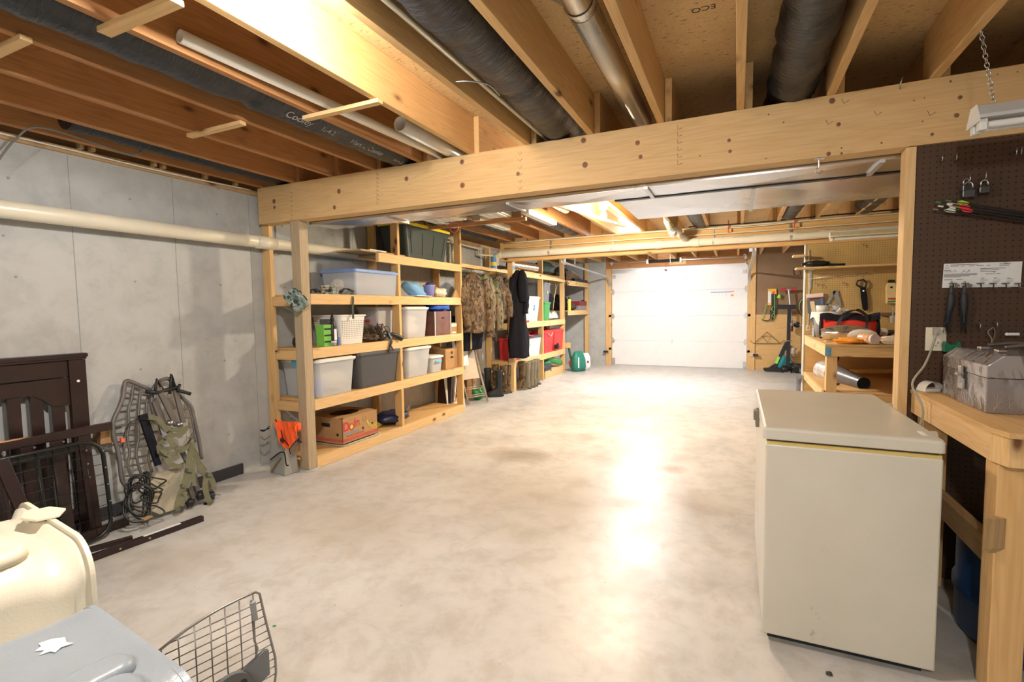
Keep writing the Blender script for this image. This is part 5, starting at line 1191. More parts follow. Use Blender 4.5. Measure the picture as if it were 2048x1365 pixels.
MB().poly([f(1613, 589), f(1613.5, 598), f(1647, 595), f(1646, 586)], .024, (0, 1, 0)).build('header_card', M_WHITE, t, True)
g = lambda px, py: ony(px, py, B2-.053)
MB().m(M_RED).bar(g(1613.5, 597.5), g(1647, 594.5), .012, .002, (0, 1, 0)).m(M_BLUE).bar(g(1643, 597), g(1644, 608), .02, .004, (0, 1, 0)).m(plain('handle_cream', (.8, .66, .42), .5)).bar(g(1624, 603), g(1628, 626), .045, .008, (0, 1, 0)).build('contents', None, t, True)
c = ony(1762, 629, B2-.05); o = MB().box((c.x, B2-.06, c.z-.016), (XR-.4, B2-.004, c.z+.018)).build('tool_ledge', plain('ledge_brown', (.20, .13, .07), .7)); tag(o, 'small brown wooden ledge low on the tan pegboard', 'ledge')
c = ony(1785, 646, B2-.09); o = MB().cyl((c.x, c.y, c.z), (c.x, c.y, c.z+.08), .035, n=14).cyl((c.x, c.y, c.z+.08), (c.x, c.y, c.z+.17), .010, n=10).build('router_bit', M_STEEL); o.data.materials[0] = M_STEEL; tag(o, 'steel fitting with a thin stem in front of the brown ledge', 'fitting')
def outlet(label, x0, z0, w_, h_, y, mat=M_BEIGE, black=False):
    t = thing('wall_outlet', label, 'outlet', (x0+w_/2, y, z0))
    MB().box((x0, y-.006, z0), (x0+w_, y, z0+h_), bev=.002).build('plate', mat, t, True); pt = t.children[0]
    if black: MB().box((x0+w_*.3, y-.012, z0+h_*.14), (x0+w_*.95, y-.006, z0+h_*.9), bev=.002).build('insert', M_BLACK, t, True)
    else:
        for k in (.30, .70): MB().cyl((x0+w_/2, y-.009, z0+h_*k), (x0+w_/2, y-.006, z0+h_*k), .018, n=16).build('socket', mat, pt, True)
        m = MB()
        for k in (.30, .70):
            for s in (-1, 1): m.box((x0+w_/2+s*.007-.0015, y-.0095, z0+h_*k), (x0+w_/2+s*.007+.0015, y-.009, z0+h_*k+.010))
            m.cyl((x0+w_/2, y-.0095, z0+h_*k-.008), (x0+w_/2, y-.009, z0+h_*k-.008), .0025, n=8)
        m.build('socket_slot', M_BLACK, pt, True)
    return t
a = ony(1611, 662, B2); b = ony(1621, 651, B2); outlet('small cream outlet at the left edge of the tan pegboard', a.x, a.z, b.x-a.x, b.z-a.z, B2, plain('outlet_cream', (.72, .62, .38), .5))
a = ony(1624, 661, B2); b = ony(1637, 643, B2); outlet('cream wall plate with a black insert behind the white bucket', a.x, a.z, b.x-a.x+.02, b.z-a.z, B2, plain('outlet_cream', (.72, .62, .38), .5), True)

# ---- clutter on the rear bench
c = bz(1652, 664); by = 6.55
p = ony(1652, 667, 6.6)
t = thing('white_bucket', 'white bucket wrapped in a white cloth with big dark holes, holding cups', 'bucket', (ony(1656, 640, 6.55).x, 6.55, ZB2+.001)); t.scale = (.88, .88, .88)
MB().lathe([(0, 0), (.13, 0), (.17, .30), (.175, .31), (.165, .31), (.125, .01), (0, .01)], n=28).build('bucket', plain('bucket_grey', (.30, .31, .33), .4), t, smooth=False)
MB().grid(lambda u, v: Vector((math.cos(2*math.pi*u)*(.185+.02*math.sin(5*2*math.pi*u)*v), math.sin(2*math.pi*u)*(.185+.02*math.sin(5*2*math.pi*u)*v), .330-v*(.13+.06*math.sin(3*2*math.pi*u+1)))), 40, 8, True).build('cloth_rim', M_WHITE, t)
MB().ball((-.05, -.196, .25), (.055, .014, .030), 2, Euler((0, R(25), 0)).to_matrix().to_4x4()).build('dark_hole', M_BLACK, t)
for k, (px, py, mt, r_, h_, lb) in enumerate(((1644, 620, M_WHITE, .062, .10, 'white plastic cup standing in the bucket'), (1672, 620, M_CLEAR, .035, .09, 'clear small cup in the bucket behind the red bag'))):
    c = ony(px, py, 6.55); o = MB().lathe([(0, 0), (r_*.8, 0), (r_, h_), (r_-.003, h_), (r_*.78, .004), (0, .004)], (c.x, c.y, c.z-h_*.5)).build('plastic_cup', mt); tag(o, lb, 'cup')
m = MB(); rnd = random.Random(5); mats_ = [M_BLUE, M_CLEAR, M_GREEN, M_WHITE, M_STEEL]
for i in range(7):
    c = ony(1662+i*4.3, 622+rnd.uniform(-3, 3), 6.5); o = MB().cyl(c+Vector((-.03, 0, -.07)), c+Vector((.03, rnd.uniform(-.03, .03), .015)), .014+.004*(i % 3), .010, n=10).build('small_tube', mats_[i % 5]); tag(o, 'small %s tube poking out of the bucket, %s from its left' % (('blue', 'clear', 'green', 'white', 'steel')[i % 5], ordn[i]), 'tube', 'tubes in the bucket')
t = thing('duffel_bag', 'red and black duffel bag with black handles on the rear workbench', 'bag', (ony(1697, 665, 6.1).x, 6.1, ZB2+.001), R(-8)); t.scale = (.80, .9, 1.0); t.matrix_basis = t.matrix_basis
MB().grid(lambda u, v: Vector(((v-.5)*.62, math.cos(2*math.pi*u)*.14*(1-.35*abs(2*v-1)**3), .125+math.sin(2*math.pi*u)*(.125 if math.sin(2*math.pi*u) < 0 else .14)*(1-.25*abs(2*v-1)**3)+.01*math.sin(9*v+4*u*6.28))), 28, 20, True).build('bag_body', M_REDC, t)
for s in (-1, 1): MB().ball((s*.30, 0, .125), (.03, .125, .12), 2).build('end_panel', M_BLACKC, t)
MB().grid(lambda u, v: Vector(((v-.5)*.64, math.cos(math.pi*(.18+.64*u))*.15, .128+math.sin(math.pi*(.18+.64*u))*.147+.012*math.sin(14*v))), 10, 16).build('top_panel', M_BLACKC, t)
for s in (-1, 1): MB().ribbon(spline([(-.16, s*.15, .04), (-.12, s*.15, .17), (-.05, s*.13, .27), (.08, s*.06, .31), (.18, s*.10, .25), (.18, s*.15, .15), (.17, s*.15, .04)]), .03, .005, (1, 0, 0)).build('handle', M_BLACK, t)
def lay(name, label, cat, px, py, size, mat, seed=1, noise=.1, sub=3, M=None, z=ZB2):
    c = bz(px, py, z+.001); m = MB().ball((c.x, c.y, z+size[2]+.002), size, sub, M, noise, seed); o = m.build(name, mat); return tag(o, label, cat)
t = thing('metal_lamp_shade', 'long polished silver oval lamp housing lying in front of the duffel bag', 'lamp housing', (bz(1690, 683).x, bz(1690, 683).y+.0, ZB2+.001), R(6))
MB().grid(lambda u, v: Vector(((v-.5)*.44, math.cos(2*math.pi*u)*.10*math.sin(math.pi*(.08+.84*v))**.6, .085+math.sin(2*math.pi*u)*.083*math.sin(math.pi*(.08+.84*v))**.6)), 28, 20, True).build('housing', plain('polished_silver', (.80, .80, .78), .18, .9), t)
MB().ball((.10, -.075, .075), (.15, .035, .05), 3).build('diffuser', plain('diffuser_white', (.85, .85, .80), .3), t)
lay('orange_rag', 'crumpled orange cloth at the front edge of the rear workbench', 'cloth', 1703, 688, (.13, .07, .028), plain('rag_orange', (.95, .36, .04), .85), 4, .3)
t = thing('glass_jar', 'glass jar with a pale lid lying on its side near the orange cloth', 'jar', (bz(1738, 689).x, bz(1738, 689).y, ZB2+.052), rot=(R(90), 0, R(25)))
MB().lathe([(0, -.10), (.045, -.10), (.05, -.09), (.05, .03), (.04, .05), (0, .05)], n=22).build('jar_body', plain('jar_amber', (.60, .36, .20), .3, var=.4, vs_=40), t)
MB().cyl((0, 0, .05), (0, 0, .075), .046, n=22).build('jar_lid', plain('lid_pink', (.75, .55, .48), .4), t)
t = thing('white_jar', 'round white jar lid standing on edge behind the glass jar', 'lid', (bz(1764, 676).x, bz(1764, 676).y, ZB2+.06), rot=(R(80), 0, R(10)))
MB().cyl((0, 0, -.03), (0, 0, .03), .045, n=22).build('jar_body', M_WHITE, t); MB().cyl((0, 0, .031), (0, 0, .04), .035, n=20).build('lid_ring', M_WHITE, t)
lay('work_glove', 'cream dotted work glove at the right front of the rear workbench', 'glove', 1785, 690, (.11, .07, .04), plain('glove_cream', (.72, .60, .45), .85, var=.2, vs_=80), 6, .18)
lay('work_glove', 'cream glove with red cuff right behind the dotted one', 'glove', 1800, 680, (.07, .06, .035), plain('glove_pink', (.78, .58, .48), .85, var=.2), 9, .2)
lay('red_rag', 'bright red cloth behind the glass jar', 'cloth', 1755, 683, (.06, .05, .03), M_REDC, 8, .3)
lay('wrench_set', 'dark tool pouch at the right behind the gloves', 'tool pouch', 1790, 672, (.16, .08, .035), plain('dull_tool', (.14, .13, .13), .4), 12, .15)
lay('tape_gun', 'clear plastic packs between the duffel bag and the white jar lid', 'pack', 1742, 677, (.12, .09, .05), plain('grey_clear', (.45, .43, .42), .25), 15, .18)
t = thing('gadget_box', 'black camera-like gadget at the left corner of the rear workbench', 'gadget', (bz(1640, 674).x, bz(1640, 674).y, ZB2+.001), R(10))
MB().box((-.05, -.04, 0), (.06, .04, .09), bev=.008).build('gadget_body', M_BLACK, t); MB().box((-.075, -.035, 0), (-.052, .035, .10), bev=.004).build('side_plate', M_STEEL, t); MB().cyl((.01, -.042, .05), (.01, -.06, .05), .025, n=14).build('knob', M_BLACK, t)
o = MB().box((bz(1652, 684).x, bz(1652, 684).y, ZB2+.001), (bz(1652, 684).x+.30, bz(1652, 684).y+.10, ZB2+.012)).build('thin_board', wood('x', 'ply')); tag(o, 'thin offcut board lying at the front left of the rear workbench', 'board')
o = MB().box((1.15, B2-.2, ZB2+.001), (1.5, B2-.05, ZB2+.05)).build('timber_offcut', wood('x', 'fresh')); tag(o, 'yellow timber block against the tan pegboard right of the duffel bag', 'offcut')
o = MB().poly([ony(1795, 668, 6.3), ony(1806, 640, 6.3), ony(1812, 668, 6.3)], .02, (0, 1, 0)).build('pink_card', plain('pink_card', (.75, .55, .48), .8)); tag(o, 'pale pink pointed card at the right end behind the stud', 'card')
# ---- leaf blower below
zl = .501
a = Vector((.93, 6.72, zl+.12)); b = bz(1728, 771, zl); b = Vector((b.x, b.y, zl+.075))
a = ony(1648, 741, 6.6); d = ony(1728, 768, 5.75)
t = thing('leaf_blower_tube', 'grey tapering blower tube with a silver head lying under the rear workbench', 'blower', (a+d)/2)
MB().cyl(a, a.lerp(d, .30), .115, .105, 24).build('motor_housing', plain('blower_silver', (.62, .58, .55), .3, .3, var=.3, vs_=20), t, True)
MB().cyl(a.lerp(d, .30), a.lerp(d, .45), .10, .092, 24).build('collar', plain('tube_grey', (.10, .10, .11), .35), t, True)
m = MB(); m.cyl(a.lerp(d, .45), d, .092, .062, 24, caps=False); 
for f_ in m.bm.faces: f_.smooth = True
m.build('nozzle', plain('tube_grey', (.10, .10, .11), .35), t, True)
MB().cyl(a.lerp(d, .97), a.lerp(d, .975), .058, n=20).build('nozzle_mouth', plain('mouth_black', (.004, .004, .004), .9), t, True)
lay('black_key_fob', 'tiny black thing on the lower shelf in front of the blower tube', 'part', 1672, 771, (.03, .015, .012), M_BLACK, 3, .2, z=zl)
o = MB().cyl(ony(1662, 715, 6.9), ony(1672, 718, 6.85), .05, n=16).build('black_roll', M_BLACK); tag(o, 'black round roll high under the rear bench behind its leg', 'roll')
o = MB().bar((1.05, 6.9, .52), (1.9, 6.6, .60), .09, .04).build('timber_offcut', wood('x', 'pine')); o.location.z += .01; tag(o, 'long pine board lying at the back of the lower bench shelf', 'board')
o = MB().tube([onz(1597, 786), (XP-.05, 7.0, .42)], .035, 10).build('grey_tube', plain('grey_tube', (.22, .24, .27), .4)); o.location.z += .02; tag(o, 'grey tube leaning at the partition edge behind the chest freezer', 'tube')

# ---- hanging fluorescent lamps
def tubelamp(name, label, x0, x1, y, z, mat, chain=None):
    t = thing(name, label, 'lamp', ((x0+x1)/2, y, z))
    MB().poly([(x0, y-.02, z+.055), (x0, y+.02, z+.055), (x0, y+.055, z+.012), (x0, y+.055, z), (x0, y-.055, z), (x0, y-.055, z+.012)], x1-x0, (1, 0, 0)).build('housing', mat, t, True)
    for s in (-1, 1): MB().cyl((x0+.03, y+s*.028, z-.022), (x1-.03, y+s*.028, z-.022), .0125, n=14).build('tube', plain('tube_glass', (.80, .80, .78), .25), t, True)
    for s in (-1, 1): MB().box((x0+.004, y+s*.028-.016, z-.042), (x0+.028, y+s*.028+.016, z-.001), bev=.003).build('tube_holder', M_WHITE, t.children[0], True)
    MB().poly([(x0-.003, y-.025, z+.058), (x0-.003, y+.025, z+.058), (x0-.003, y+.062, z-.012), (x0-.003, y-.062, z-.012)], .004, (1, 0, 0)).build('end_cap', M_WHITE, t, True)
    return t
c = ony(1945, 247, 2.52)
lamp = tubelamp('fluorescent_lamp', 'white twin tube fluorescent lamp hanging on a chain before the brown pegboard', ony(1947, 250, 2.52).x, 2.0, 2.52, ony(1947, 240, 2.52).z-.01, plain('lamp_white', (.55, .55, .54), .4))
top = ony(1962, 62, 2.52); bot = ony(1988, 208, 2.52); m = MB(); n_ = 16
t = thing('hanging_chain', 'thin steel link chain from a joist hook down to the fluorescent lamp', 'chain', bot)
for i in range(n_):
    p = top.lerp(bot, (i+.5)/n_)+Vector((0, 0, 0)); L_ = (bot-top).length/n_*.64; d = (bot-top).normalized(); sx = Vector((1, 0, 0)) if i % 2 else Vector((0, 1, 0))
    pts = [p+d*L_*math.cos(a)+sx*.007*math.sin(a) for a in [2*math.pi*k/10 for k in range(10)]]
    MB().tube(pts, .0016, 5, True).build('chain_link', M_STEEL, t, True)
MB().tube([top+Vector((0, 0, .03)), top, top+Vector((.006, 0, -.008))], .003, 6).build('screw_eye', M_STEEL, t, True)
a = ony(1660, 472, 6.5)
tubelamp('fluorescent_lamp', 'cream fluorescent lamp in front of the rear beam over the tan pegboard', a.x, XR-.05, 6.5, a.z-.02, plain('lamp_cream', (.72, .66, .48), .45))

# ---- front workbench and its pegboard
ZB1 = .915; x0, y0 = .765, 2.12
t = thing('workbench', 'pine front workbench with a chamfered corner beside the chest freezer', 'workbench', (1.5, 2.5, 0))
pl_ = [(x0, 2.945, ZB1-.018), (x0, y0, ZB1-.018), (x0+.022, y0-.075, ZB1-.018), (XR-.02, y0-.075, ZB1-.018), (XR-.02, 2.945, ZB1-.018)]
MB().poly(pl_, .018).build('bench_top', wood('y', 'ply'), t, True)
MB().box((x0+.004, y0, ZB1-.112), (x0+.042, 2.945, ZB1-.019), bev=.002).build('side_apron', wood('y', 'fresh'), t, True)
MB().box((x0+.075, y0-.068, ZB1-.112), (XR-.03, y0-.03, ZB1-.019), bev=.002).build('front_apron', wood('x', 'fresh'), t, True)
MB().poly([(x0+.004, y0, ZB1-.112), (x0+.026, y0-.068, ZB1-.112), (x0+.075, y0-.068, ZB1-.112), (x0+.075, y0, ZB1-.112)], .092).build('corner_block', wood('z', 'fresh'), t, True)
MB().box((x0+.018, y0-.02, .003), (x0+.106, y0+.068, ZB1-.113), bev=.003).build('leg', wood('z', 'pine'), t, True)
MB().box((x0+.03, 2.85, .003), (x0+.118, 2.938, ZB1-.019)).build('leg', wood('z'), t, True)
MB().box((x0+.106, y0+.01, .40), (XR-.05, y0+.048, .49)).build('cross_brace', wood('x', 'old'), t, True)
MB().box((x0+.03, y0+.07, .42), (x0+.068, 2.85, .51)).build('side_brace', wood('y', 'old'), t, True)
MB().poly([(x0+.001, y0-.03, .50), (x0-.02, y0-.05, .52), (x0-.02, y0-.05, .62), (x0+.001, y0-.03, .625)], .07, (.9, .4, 0)).build('leg_block', wood('z', 'old'), t, True)
t = thing('plastic_barrel', 'dark blue plastic barrel in the shade under the front workbench', 'barrel', (1.10, 2.50, .002))
MB().lathe([(0, 0), (.25, 0), (.27, .03), (.27, .16), (.28, .17), (.28, .20), (.27, .21), (.27, .37), (.25, .395), (0, .395)], n=36).build('barrel_body', plain('barrel_blue', (.01, .05, .16), .4), t, smooth=False)
MB().lathe([(.26, .396), (.265, .396), (.265, .408), (0, .411)], n=36).build('barrel_lid', plain('barrel_blue', (.01, .05, .16), .4), t)

# toolbox
p0 = onz(1968, 827, ZB1)
M_TB = camo('printed_tin', [(.36, .33, .33), (.25, .22, .215), (.44, .41, .41), (.20, .165, .15)], 4, .2)
M_TB.node_tree.nodes['Principled BSDF'].inputs['Metallic'].default_value = .55; M_TB.node_tree.nodes['Principled BSDF'].inputs['Specular IOR Level'].default_value = .5
L_ = .43; W_ = .24; Hh = .18
t = thing('tackle_box', 'printed metal tool box with a chrome latch on the front workbench', 'tool box', (p0.x+.004, p0.y, ZB1+.001), R(0))
# lid is chamfered: low front edge, wide flat top
def prof(z0, z1): pass
MB().box((0, 0, 0), (W_, L_, Hh*.72), bev=.003).build('box_body', M_TB, t)
MB().poly([(-.002, -.002, Hh*.725), (-.002, -.002, Hh*.98), (.045, -.002, Hh*1.20), (W_-.01, -.002, Hh*1.20), (W_+.002, -.002, Hh*1.0), (W_+.002, -.002, Hh*.725)], L_+.004, (0, 1, 0)).build('box_lid', M_TB, t, bev=.003)
MB().box((-.012, L_*.42, .060), (-.001, L_*.54, .105), bev=.003).box((-.016, L_*.45, .085), (-.004, L_*.51, .155), bev=.003).cyl((-.018, L_*.45, .12), (-.018, L_*.51, .12), .008, n=10).build('latch', M_STEEL, t)
for yy in (.12, .27): MB().box((.07, yy, Hh*1.201), (.10, yy+.035, Hh*1.201+.012), bev=.003).build('handle_mount', M_STEEL, t.children[1])
MB().tube(spline([(.10, .14, .235), (.15, .10, .25), (.20, .18, .246), (.17, .27, .245), (.10, .29, .235)]), .007, 8).build('carry_handle', plain('dark_handle', (.09, .075, .07), .35), t)
m = MB().m(plain('grass_print', (.42, .38, .35), .5)); rnd = random.Random(3)
for i in range(18):
    x = .01+rnd.random()*(W_-.03); m.tube(spline([(x, -.0008, .012), (x+rnd.uniform(-.01, .02), -.001, .035), (x+rnd.uniform(-.02, .04), -.001, .05+rnd.random()*.03)], 4), .0009, 4)
    y = .02+rnd.random()*(L_-.05); m.tube(spline([(-.0008, y, .008), (-.001, y+.01, .03), (-.001, y+rnd.uniform(-.02, .03), .04+rnd.random()*.03)], 4), .0009, 4)
o = m.build('grass_print', None, t); o['kind'] = 'stuff'
# puck, cord, outlet
c = onz(1858, 783, ZB1)
t = thing('white_clip', 'small rounded white plastic clip beside the tool box', 'clip', (c.x+.005, c.y, ZB1+.001), R(25))
MB().grid(lambda u, v: Vector((math.cos(math.pi*u)*.045, (v-.5)*.05, math.sin(math.pi*u)*.042+.004)), 20, 4).box((-.047, -.026, 0), (.047, .026, .014)).build('clip_body', M_WHITE, t, bev=.002)
a = ony(1850, 702, 2.945); b = ony(1888, 655, 2.945)
YP = 2.950
ol = outlet('cream duplex outlet on the brown pegboard with a cord plugged in', a.x, a.z, .078, b.z-a.z, YP)
pz = ony(1874, 662, YP-.03)
t = thing('extension_lead', 'beige power cord hanging from the outlet down behind the chest freezer', 'cord', (pz.x, YP-.03, .8))
MB().box((pz.x-.012, YP-.035, pz.z-.018), (pz.x+.012, YP-.010, pz.z+.014), bev=.003).build('plug', plain('cord_beige', (.42, .40, .32), .5), t, True)
MB().tube(spline([(pz.x, YP-.03, pz.z), ony(1866, 690, YP-.05), ony(1850, 730, YP-.12), ony(1836, 770, YP-.20)+Vector((-.02, 0, 0)), (.748, 2.70, .86), (.738, 2.72, .70), (.74, 2.76, .3)], 8), .0048, 8).build('cord', plain('cord_beige', (.42, .40, .32), .5), t, True)
f = lambda px, py, y=YP: ony(px, py, y)
for i, (px, py, lb) in enumerate(((1877, 323, 'steel peg hook top left on the brown pegboard'), (1905, 320, 'steel peg hook right of the top left one on the brown pegboard'))):
    p = f(px, py); o = MB().tube([p+Vector((.006, 0, .012)), p+Vector((0, -.035, -.012)), p+Vector((0, -.05, -.010)), p+Vector((0, -.052, .018))], .0025, 8).build('peg_hook', M_STEEL); tag(o, lb, 'hook')
for (px, py, lb) in ((2028, 308, 'double U-shaped steel hook near the right edge above the padlocks'), (1952, 653, 'bare steel hook above the tool box'), (1985, 650, 'steel hook holding the bent wire above the tool box')):
    p = f(px, py); m = MB()
    for s in (-.008, .008) if 'double' in lb else (0,): m.tube([p+Vector((s, 0, .012)), p+Vector((s, -.03, -.014)), p+Vector((s, -.045, -.014)), p+Vector((s, -.048, .016))], .0026, 8)
    o = m.build('peg_hook', M_STEEL); tag(o, lb, 'hook')
o = MB().tube(spline([f(1986, 655, YP-.04), f(1976, 665, YP-.04), f(1984, 680, YP-.05), f(1978, 697, YP-.06)]), .0028, 6).tube(spline([f(1988, 655, YP-.04), f(1990, 668, YP-.04), f(1983, 690, YP-.06)]), .0024, 6).build('bent_wire_hanger', plain('rusty_wire', (.25, .19, .15), .5, .5)); tag(o, 'bent rusty wire hanger above the tool box handle', 'wire')
o = MB().cyl(f(2014, 669, YP-.03), f(2038, 669, YP-.03), .007, n=12).ball(f(2014, 669, YP-.03), .008, 2).build('white_dowel', M_PAPER); tag(o, 'short white plastic rod on the brown pegboard right of the wire', 'rod')
o = MB().poly([f(1890, 704, YP-.05), f(1890, 690, YP-.05), f(1893, 684, YP-.05), f(1899, 690, YP-.05), f(1914, 690, YP-.05), f(1919, 684, YP-.05), f(1922, 690, YP-.05), f(1922, 704, YP-.05)], .04, (0, 1, 0)).build('green_holder', plain('holder_green', (.01, .16, .08), .45)); tag(o, 'dark green plastic holder behind the tool box', 'holder')
o['label'] = 'dark green notched plastic holder behind the tool box'
# padlocks
def padlock(label, px, py, s=1., rz=0):
    p = f(px, py, YP-.035); t = thing('padlock', label, 'padlock', (p.x, p.y, p.z), rz)
    MB().loft([rrect(.038*s, .018*s, .004, 0), rrect(.040*s, .020*s, .004, .004), rrect(.040*s, .020*s, .004, .026*s), rrect(.036*s, .018*s, .004, .030*s)]).build('lock_body', plain('lock_steel', (.12, .12, .125), .35, .8), t)
    MB().tube([(-.013*s, 0, .030*s), (-.013*s, 0, .046*s)]+arc((0, 0, .046*s), .013*s, 180, 0, 9, (1, 0, 0), (0, 0, 1))+[(.013*s, 0, .03*s)], .0035*s, 8).build('shackle', M_STEEL, t)
    return t
padlock('large dark padlock hanging left above the arrows', 1936, 395, 1.15)
padlock('second padlock overlapping the large one above the arrows', 1932, 383, .95, R(20))
padlock('smaller padlock hanging right of the pair above the arrows', 1968, 386, .95)
for (px, py, lb) in ((1932, 357, 'peg hook carrying the pair of padlocks'), (1963, 352, 'peg hook carrying the single padlock')):
    p = f(px, py); o = MB().tube([p+Vector((0, 0, -.012)), p+Vector((0, -.035, -.025)), p+Vector((0, -.048, -.02)), p+Vector((0, -.05, .006))], .0026, 8).build('peg_hook', M_STEEL); tag(o, lb, 'hook')
# arrows
lime_ = plain('fletch_lime', (.45, .85, .08), .5); fr_ = plain('fletch_red', (.80, .03, .05), .5)
spec = [(1892, 401, M_GREEN, lime_), (1871, 404, M_GREEN, M_WHITE), (1894, 408, M_WHITE, fr_), (1876, 412, M_WHITE, lime_), (1866, 418, M_STEEL, M_WHITE), (1900, 415, M_WHITE, fr_)]
for i, (px, py, nk, fl_) in enumerate(spec):
    A = f(px, py, YP-.035-.012*(i % 3)); Bq = f(2120, 443+(py-410)*.75+i, YP-.03-.01*(i % 3)); t = thing('hunting_arrow', 'black shafted arrow with coloured vanes, %s from the top of the bundle' % ordn[i], 'arrow', A, group='arrows on the brown pegboard')
    d = (Bq-A).normalized()
    MB().cyl(A+d*.02, Bq, .0032, n=8).build('shaft', plain('carbon', (.02, .02, .02), .3), t, True)
    MB().cyl(A, A+d*.02, .0036, n=8).build('nock', nk, t, True)
    up = Vector((-d.z, 0, d.x)).normalized()
    for k in range(3):
        a_ = R(120*k+20+i*25); u = (up*math.cos(a_)+Vector((0, 1, 0))*math.sin(a_)).normalized()
        if u.y > .4: u.y = .15
        s0 = A+d*.035; nrm = d.cross(u)*.0008
        MB().poly([s0, s0+d*.055, s0+d*.045+u*.008, s0+d*.022+u*.012], 1, nrm).build('vane', fl_ if k else (fr_ if i % 2 else lime_), t, True)
# paper form
P4 = [f(1888, 528, YP-.006), f(2045, 523, YP-.006), f(2041, 574, YP-.006), f(1884, 576, YP-.006)]
t = thing('paper_form', 'long white printed form pinned on the brown pegboard', 'paper', P4[3])
MB().poly(P4, .001, (0, 1, 0)).build('sheet', M_PAPER, t, True)
def on4(u, v): return P4[3].lerp(P4[2], u).lerp(P4[0].lerp(P4[1], u), v)+Vector((0, -.0008, 0))
m = MB().m(plain('form_ink', (.12, .12, .13), .8)); rnd = random.Random(2)
for (u0, u1, v) in [(.09, .45, .94), (.09, .20, .885), (.23, .27, .88), (.33, .40, .88), (.43, .52, .885), (.56, .60, .885), (.72, .86, .93), (.72, .84, .87), (.01, .10, .72), (.01, .12, .66), (.01, .45, .56), (.01, .44, .52), (.01, .35, .48), (.01, .24, .44), (.02, .13, .33), (.18, .26, .34), (.48, .80, .76), (.48, .72, .70), (.48, .68, .64), (.55, .66, .54), (.68, .74, .54), (.50, .54, .37), (.66, .70, .37), (.83, .87, .35)]:
    a_ = on4(u0, v); b_ = on4(u1, v); m.bar(a_, b_, .0022, .0003, (0, 1, 0)) 
for u in (.49, .65, .82):
    for k in range(4): m.bar(on4(u, .32-k*.05), on4(u+.06+rnd.random()*.04, .32-k*.05), .001, .0003, (0, 1, 0))
for (u, v) in ((.13, .65), (.24, .65), (.30, .65), (.62, .58), (.78, .93)):
    m.tube(spline([on4(u+k*.007, v+rnd.uniform(-.04, .07)) for k in range(8)], 3), .0006, 4)
m.tube([on4(.04, .95), on4(.02, .80), on4(.065, .80)], .0008, 4, True)
m.build('printed_text', None, t, True)
# row of tool hooks with two dark tassels
for k in range(6):
    p = f(1906+k*25 if k > 1 else 1902+k*24, 568, YP); o = MB().tube([p+Vector((0, 0, 0)), p+Vector((0, -.028, .0)), p+Vector((0, -.034, -.018)), p+Vector((.006, -.052, -.020))], .0024, 8).box((p.x-.014, p.y-.030, p.z-.001), (p.x+.012, p.y-.024, p.z+.003)).build('peg_hook', plain('dark_steel', (.15, .15, .155), .35, .8)); tag(o, 'dark steel hook under the paper form, %s from the left' % ordn[k], 'hook', 'hooks under the paper form')
def tassel(label, px, seed, bend):
    p = f(px, 574, YP-.022); t = thing('horsehair_tassel', label, 'tassel', (p.x, p.y, p.z-.10)); rnd = random.Random(seed)
    m = MB().cyl(p+Vector((0, 0, -.03)), p+Vector((0, 0, .006)), .0085, .007, 10); m.build('binding', plain('binding_dark', (.05, .055, .06), .6), t, True)
    MB().ball(p+Vector((0, 0, .016)), (.005, .005, .012), 2).build('tip', plain('tip_tan', (.42, .36, .27), .7), t, True)
    MB().tube([p+Vector((.0085*math.cos(i*.6), .0085*math.sin(i*.6), -.028)) for i in range(11)], .0012, 4).build('thread', M_STEEL, t, True)
    m = MB()
    m.tube(spline([p+Vector((0, 0, -.028)), p+Vector((0, -.002, -.07)), p+Vector((bend*.5, -.002, -.12)), p+Vector((bend, 0, -.17))]), lambda q: .010+.007*math.sin(math.pi*min(1, q*1.3))*1-.006*q, 12)
    for i in range(60):
        a_ = rnd.uniform(0, 6.28); r_ = rnd.uniform(.004, .011); L1 = rnd.uniform(.10, .19); dx, dy = math.cos(a_)*r_, math.sin(a_)*r_*.7
        m.tube(spline([p+Vector((dx*.6, dy*.6, -.028)), p+Vector((dx*1.4, dy*1.4, -.075)), p+Vector((dx*1.3+bend*.5, dy, -.03-L1*.55)), p+Vector((dx*.8+bend+rnd.uniform(-.006, .006), dy, -.03-L1))], 4), .0007, 3)
    o = m.build('hair', plain('hair_black', (.022, .026, .03), .55), t, True); o['kind'] = 'stuff'
tassel('left dark horsehair tassel hanging under the paper form', 1903, 3, -.012)
tassel('right dark horsehair tassel hanging under the paper form', 1929, 7, .004)
for (px, lb) in ((1915, 'small tan leather scrap between the two tassels'), (1940, 'small tan leather scrap right of the second tassel')):
    p = f(px, 571, YP-.02); o = MB().ball(p, (.009, .004, .008), 2, None, .15).build('leather_scrap', plain('leather', (.28, .21, .14), .8)); tag(o, lb, 'leather')

# ---- chest freezer
m, nt, b = newmat('freezer_enamel'); v = coords(nt, (1, 1, 1), False)
n = N(nt, 'ShaderNodeTexNoise'); n.inputs['Scale'].default_value = 3; n.inputs['Detail'].default_value = 8; L(nt, v, n.inputs['Vector'])
c = ramp(nt, n.outputs[0], [(.3, (.60, .575, .49)), (.7, (.66, .635, .55))])
n2 = N(nt, 'ShaderNodeTexNoise'); n2.inputs['Scale'].default_value = 9; n2.inputs['Detail'].default_value = 10; n2.inputs['Roughness'].default_value = .75; L(nt, v, n2.inputs['Vector'])
se = N(nt, 'ShaderNodeSeparateXYZ'); L(nt, v, se.inputs[0]); lowz = ramp(nt, se.outputs['Z'], [(.05, (1, 1, 1)), (.30, (.1, .1, .1))])
mk = ramp(nt, n2.outputs[0], [(.60, (0, 0, 0)), (.70, (.75, .75, .75))]); mk2 = mix(nt, 1., mk, lowz, 'MULTIPLY')
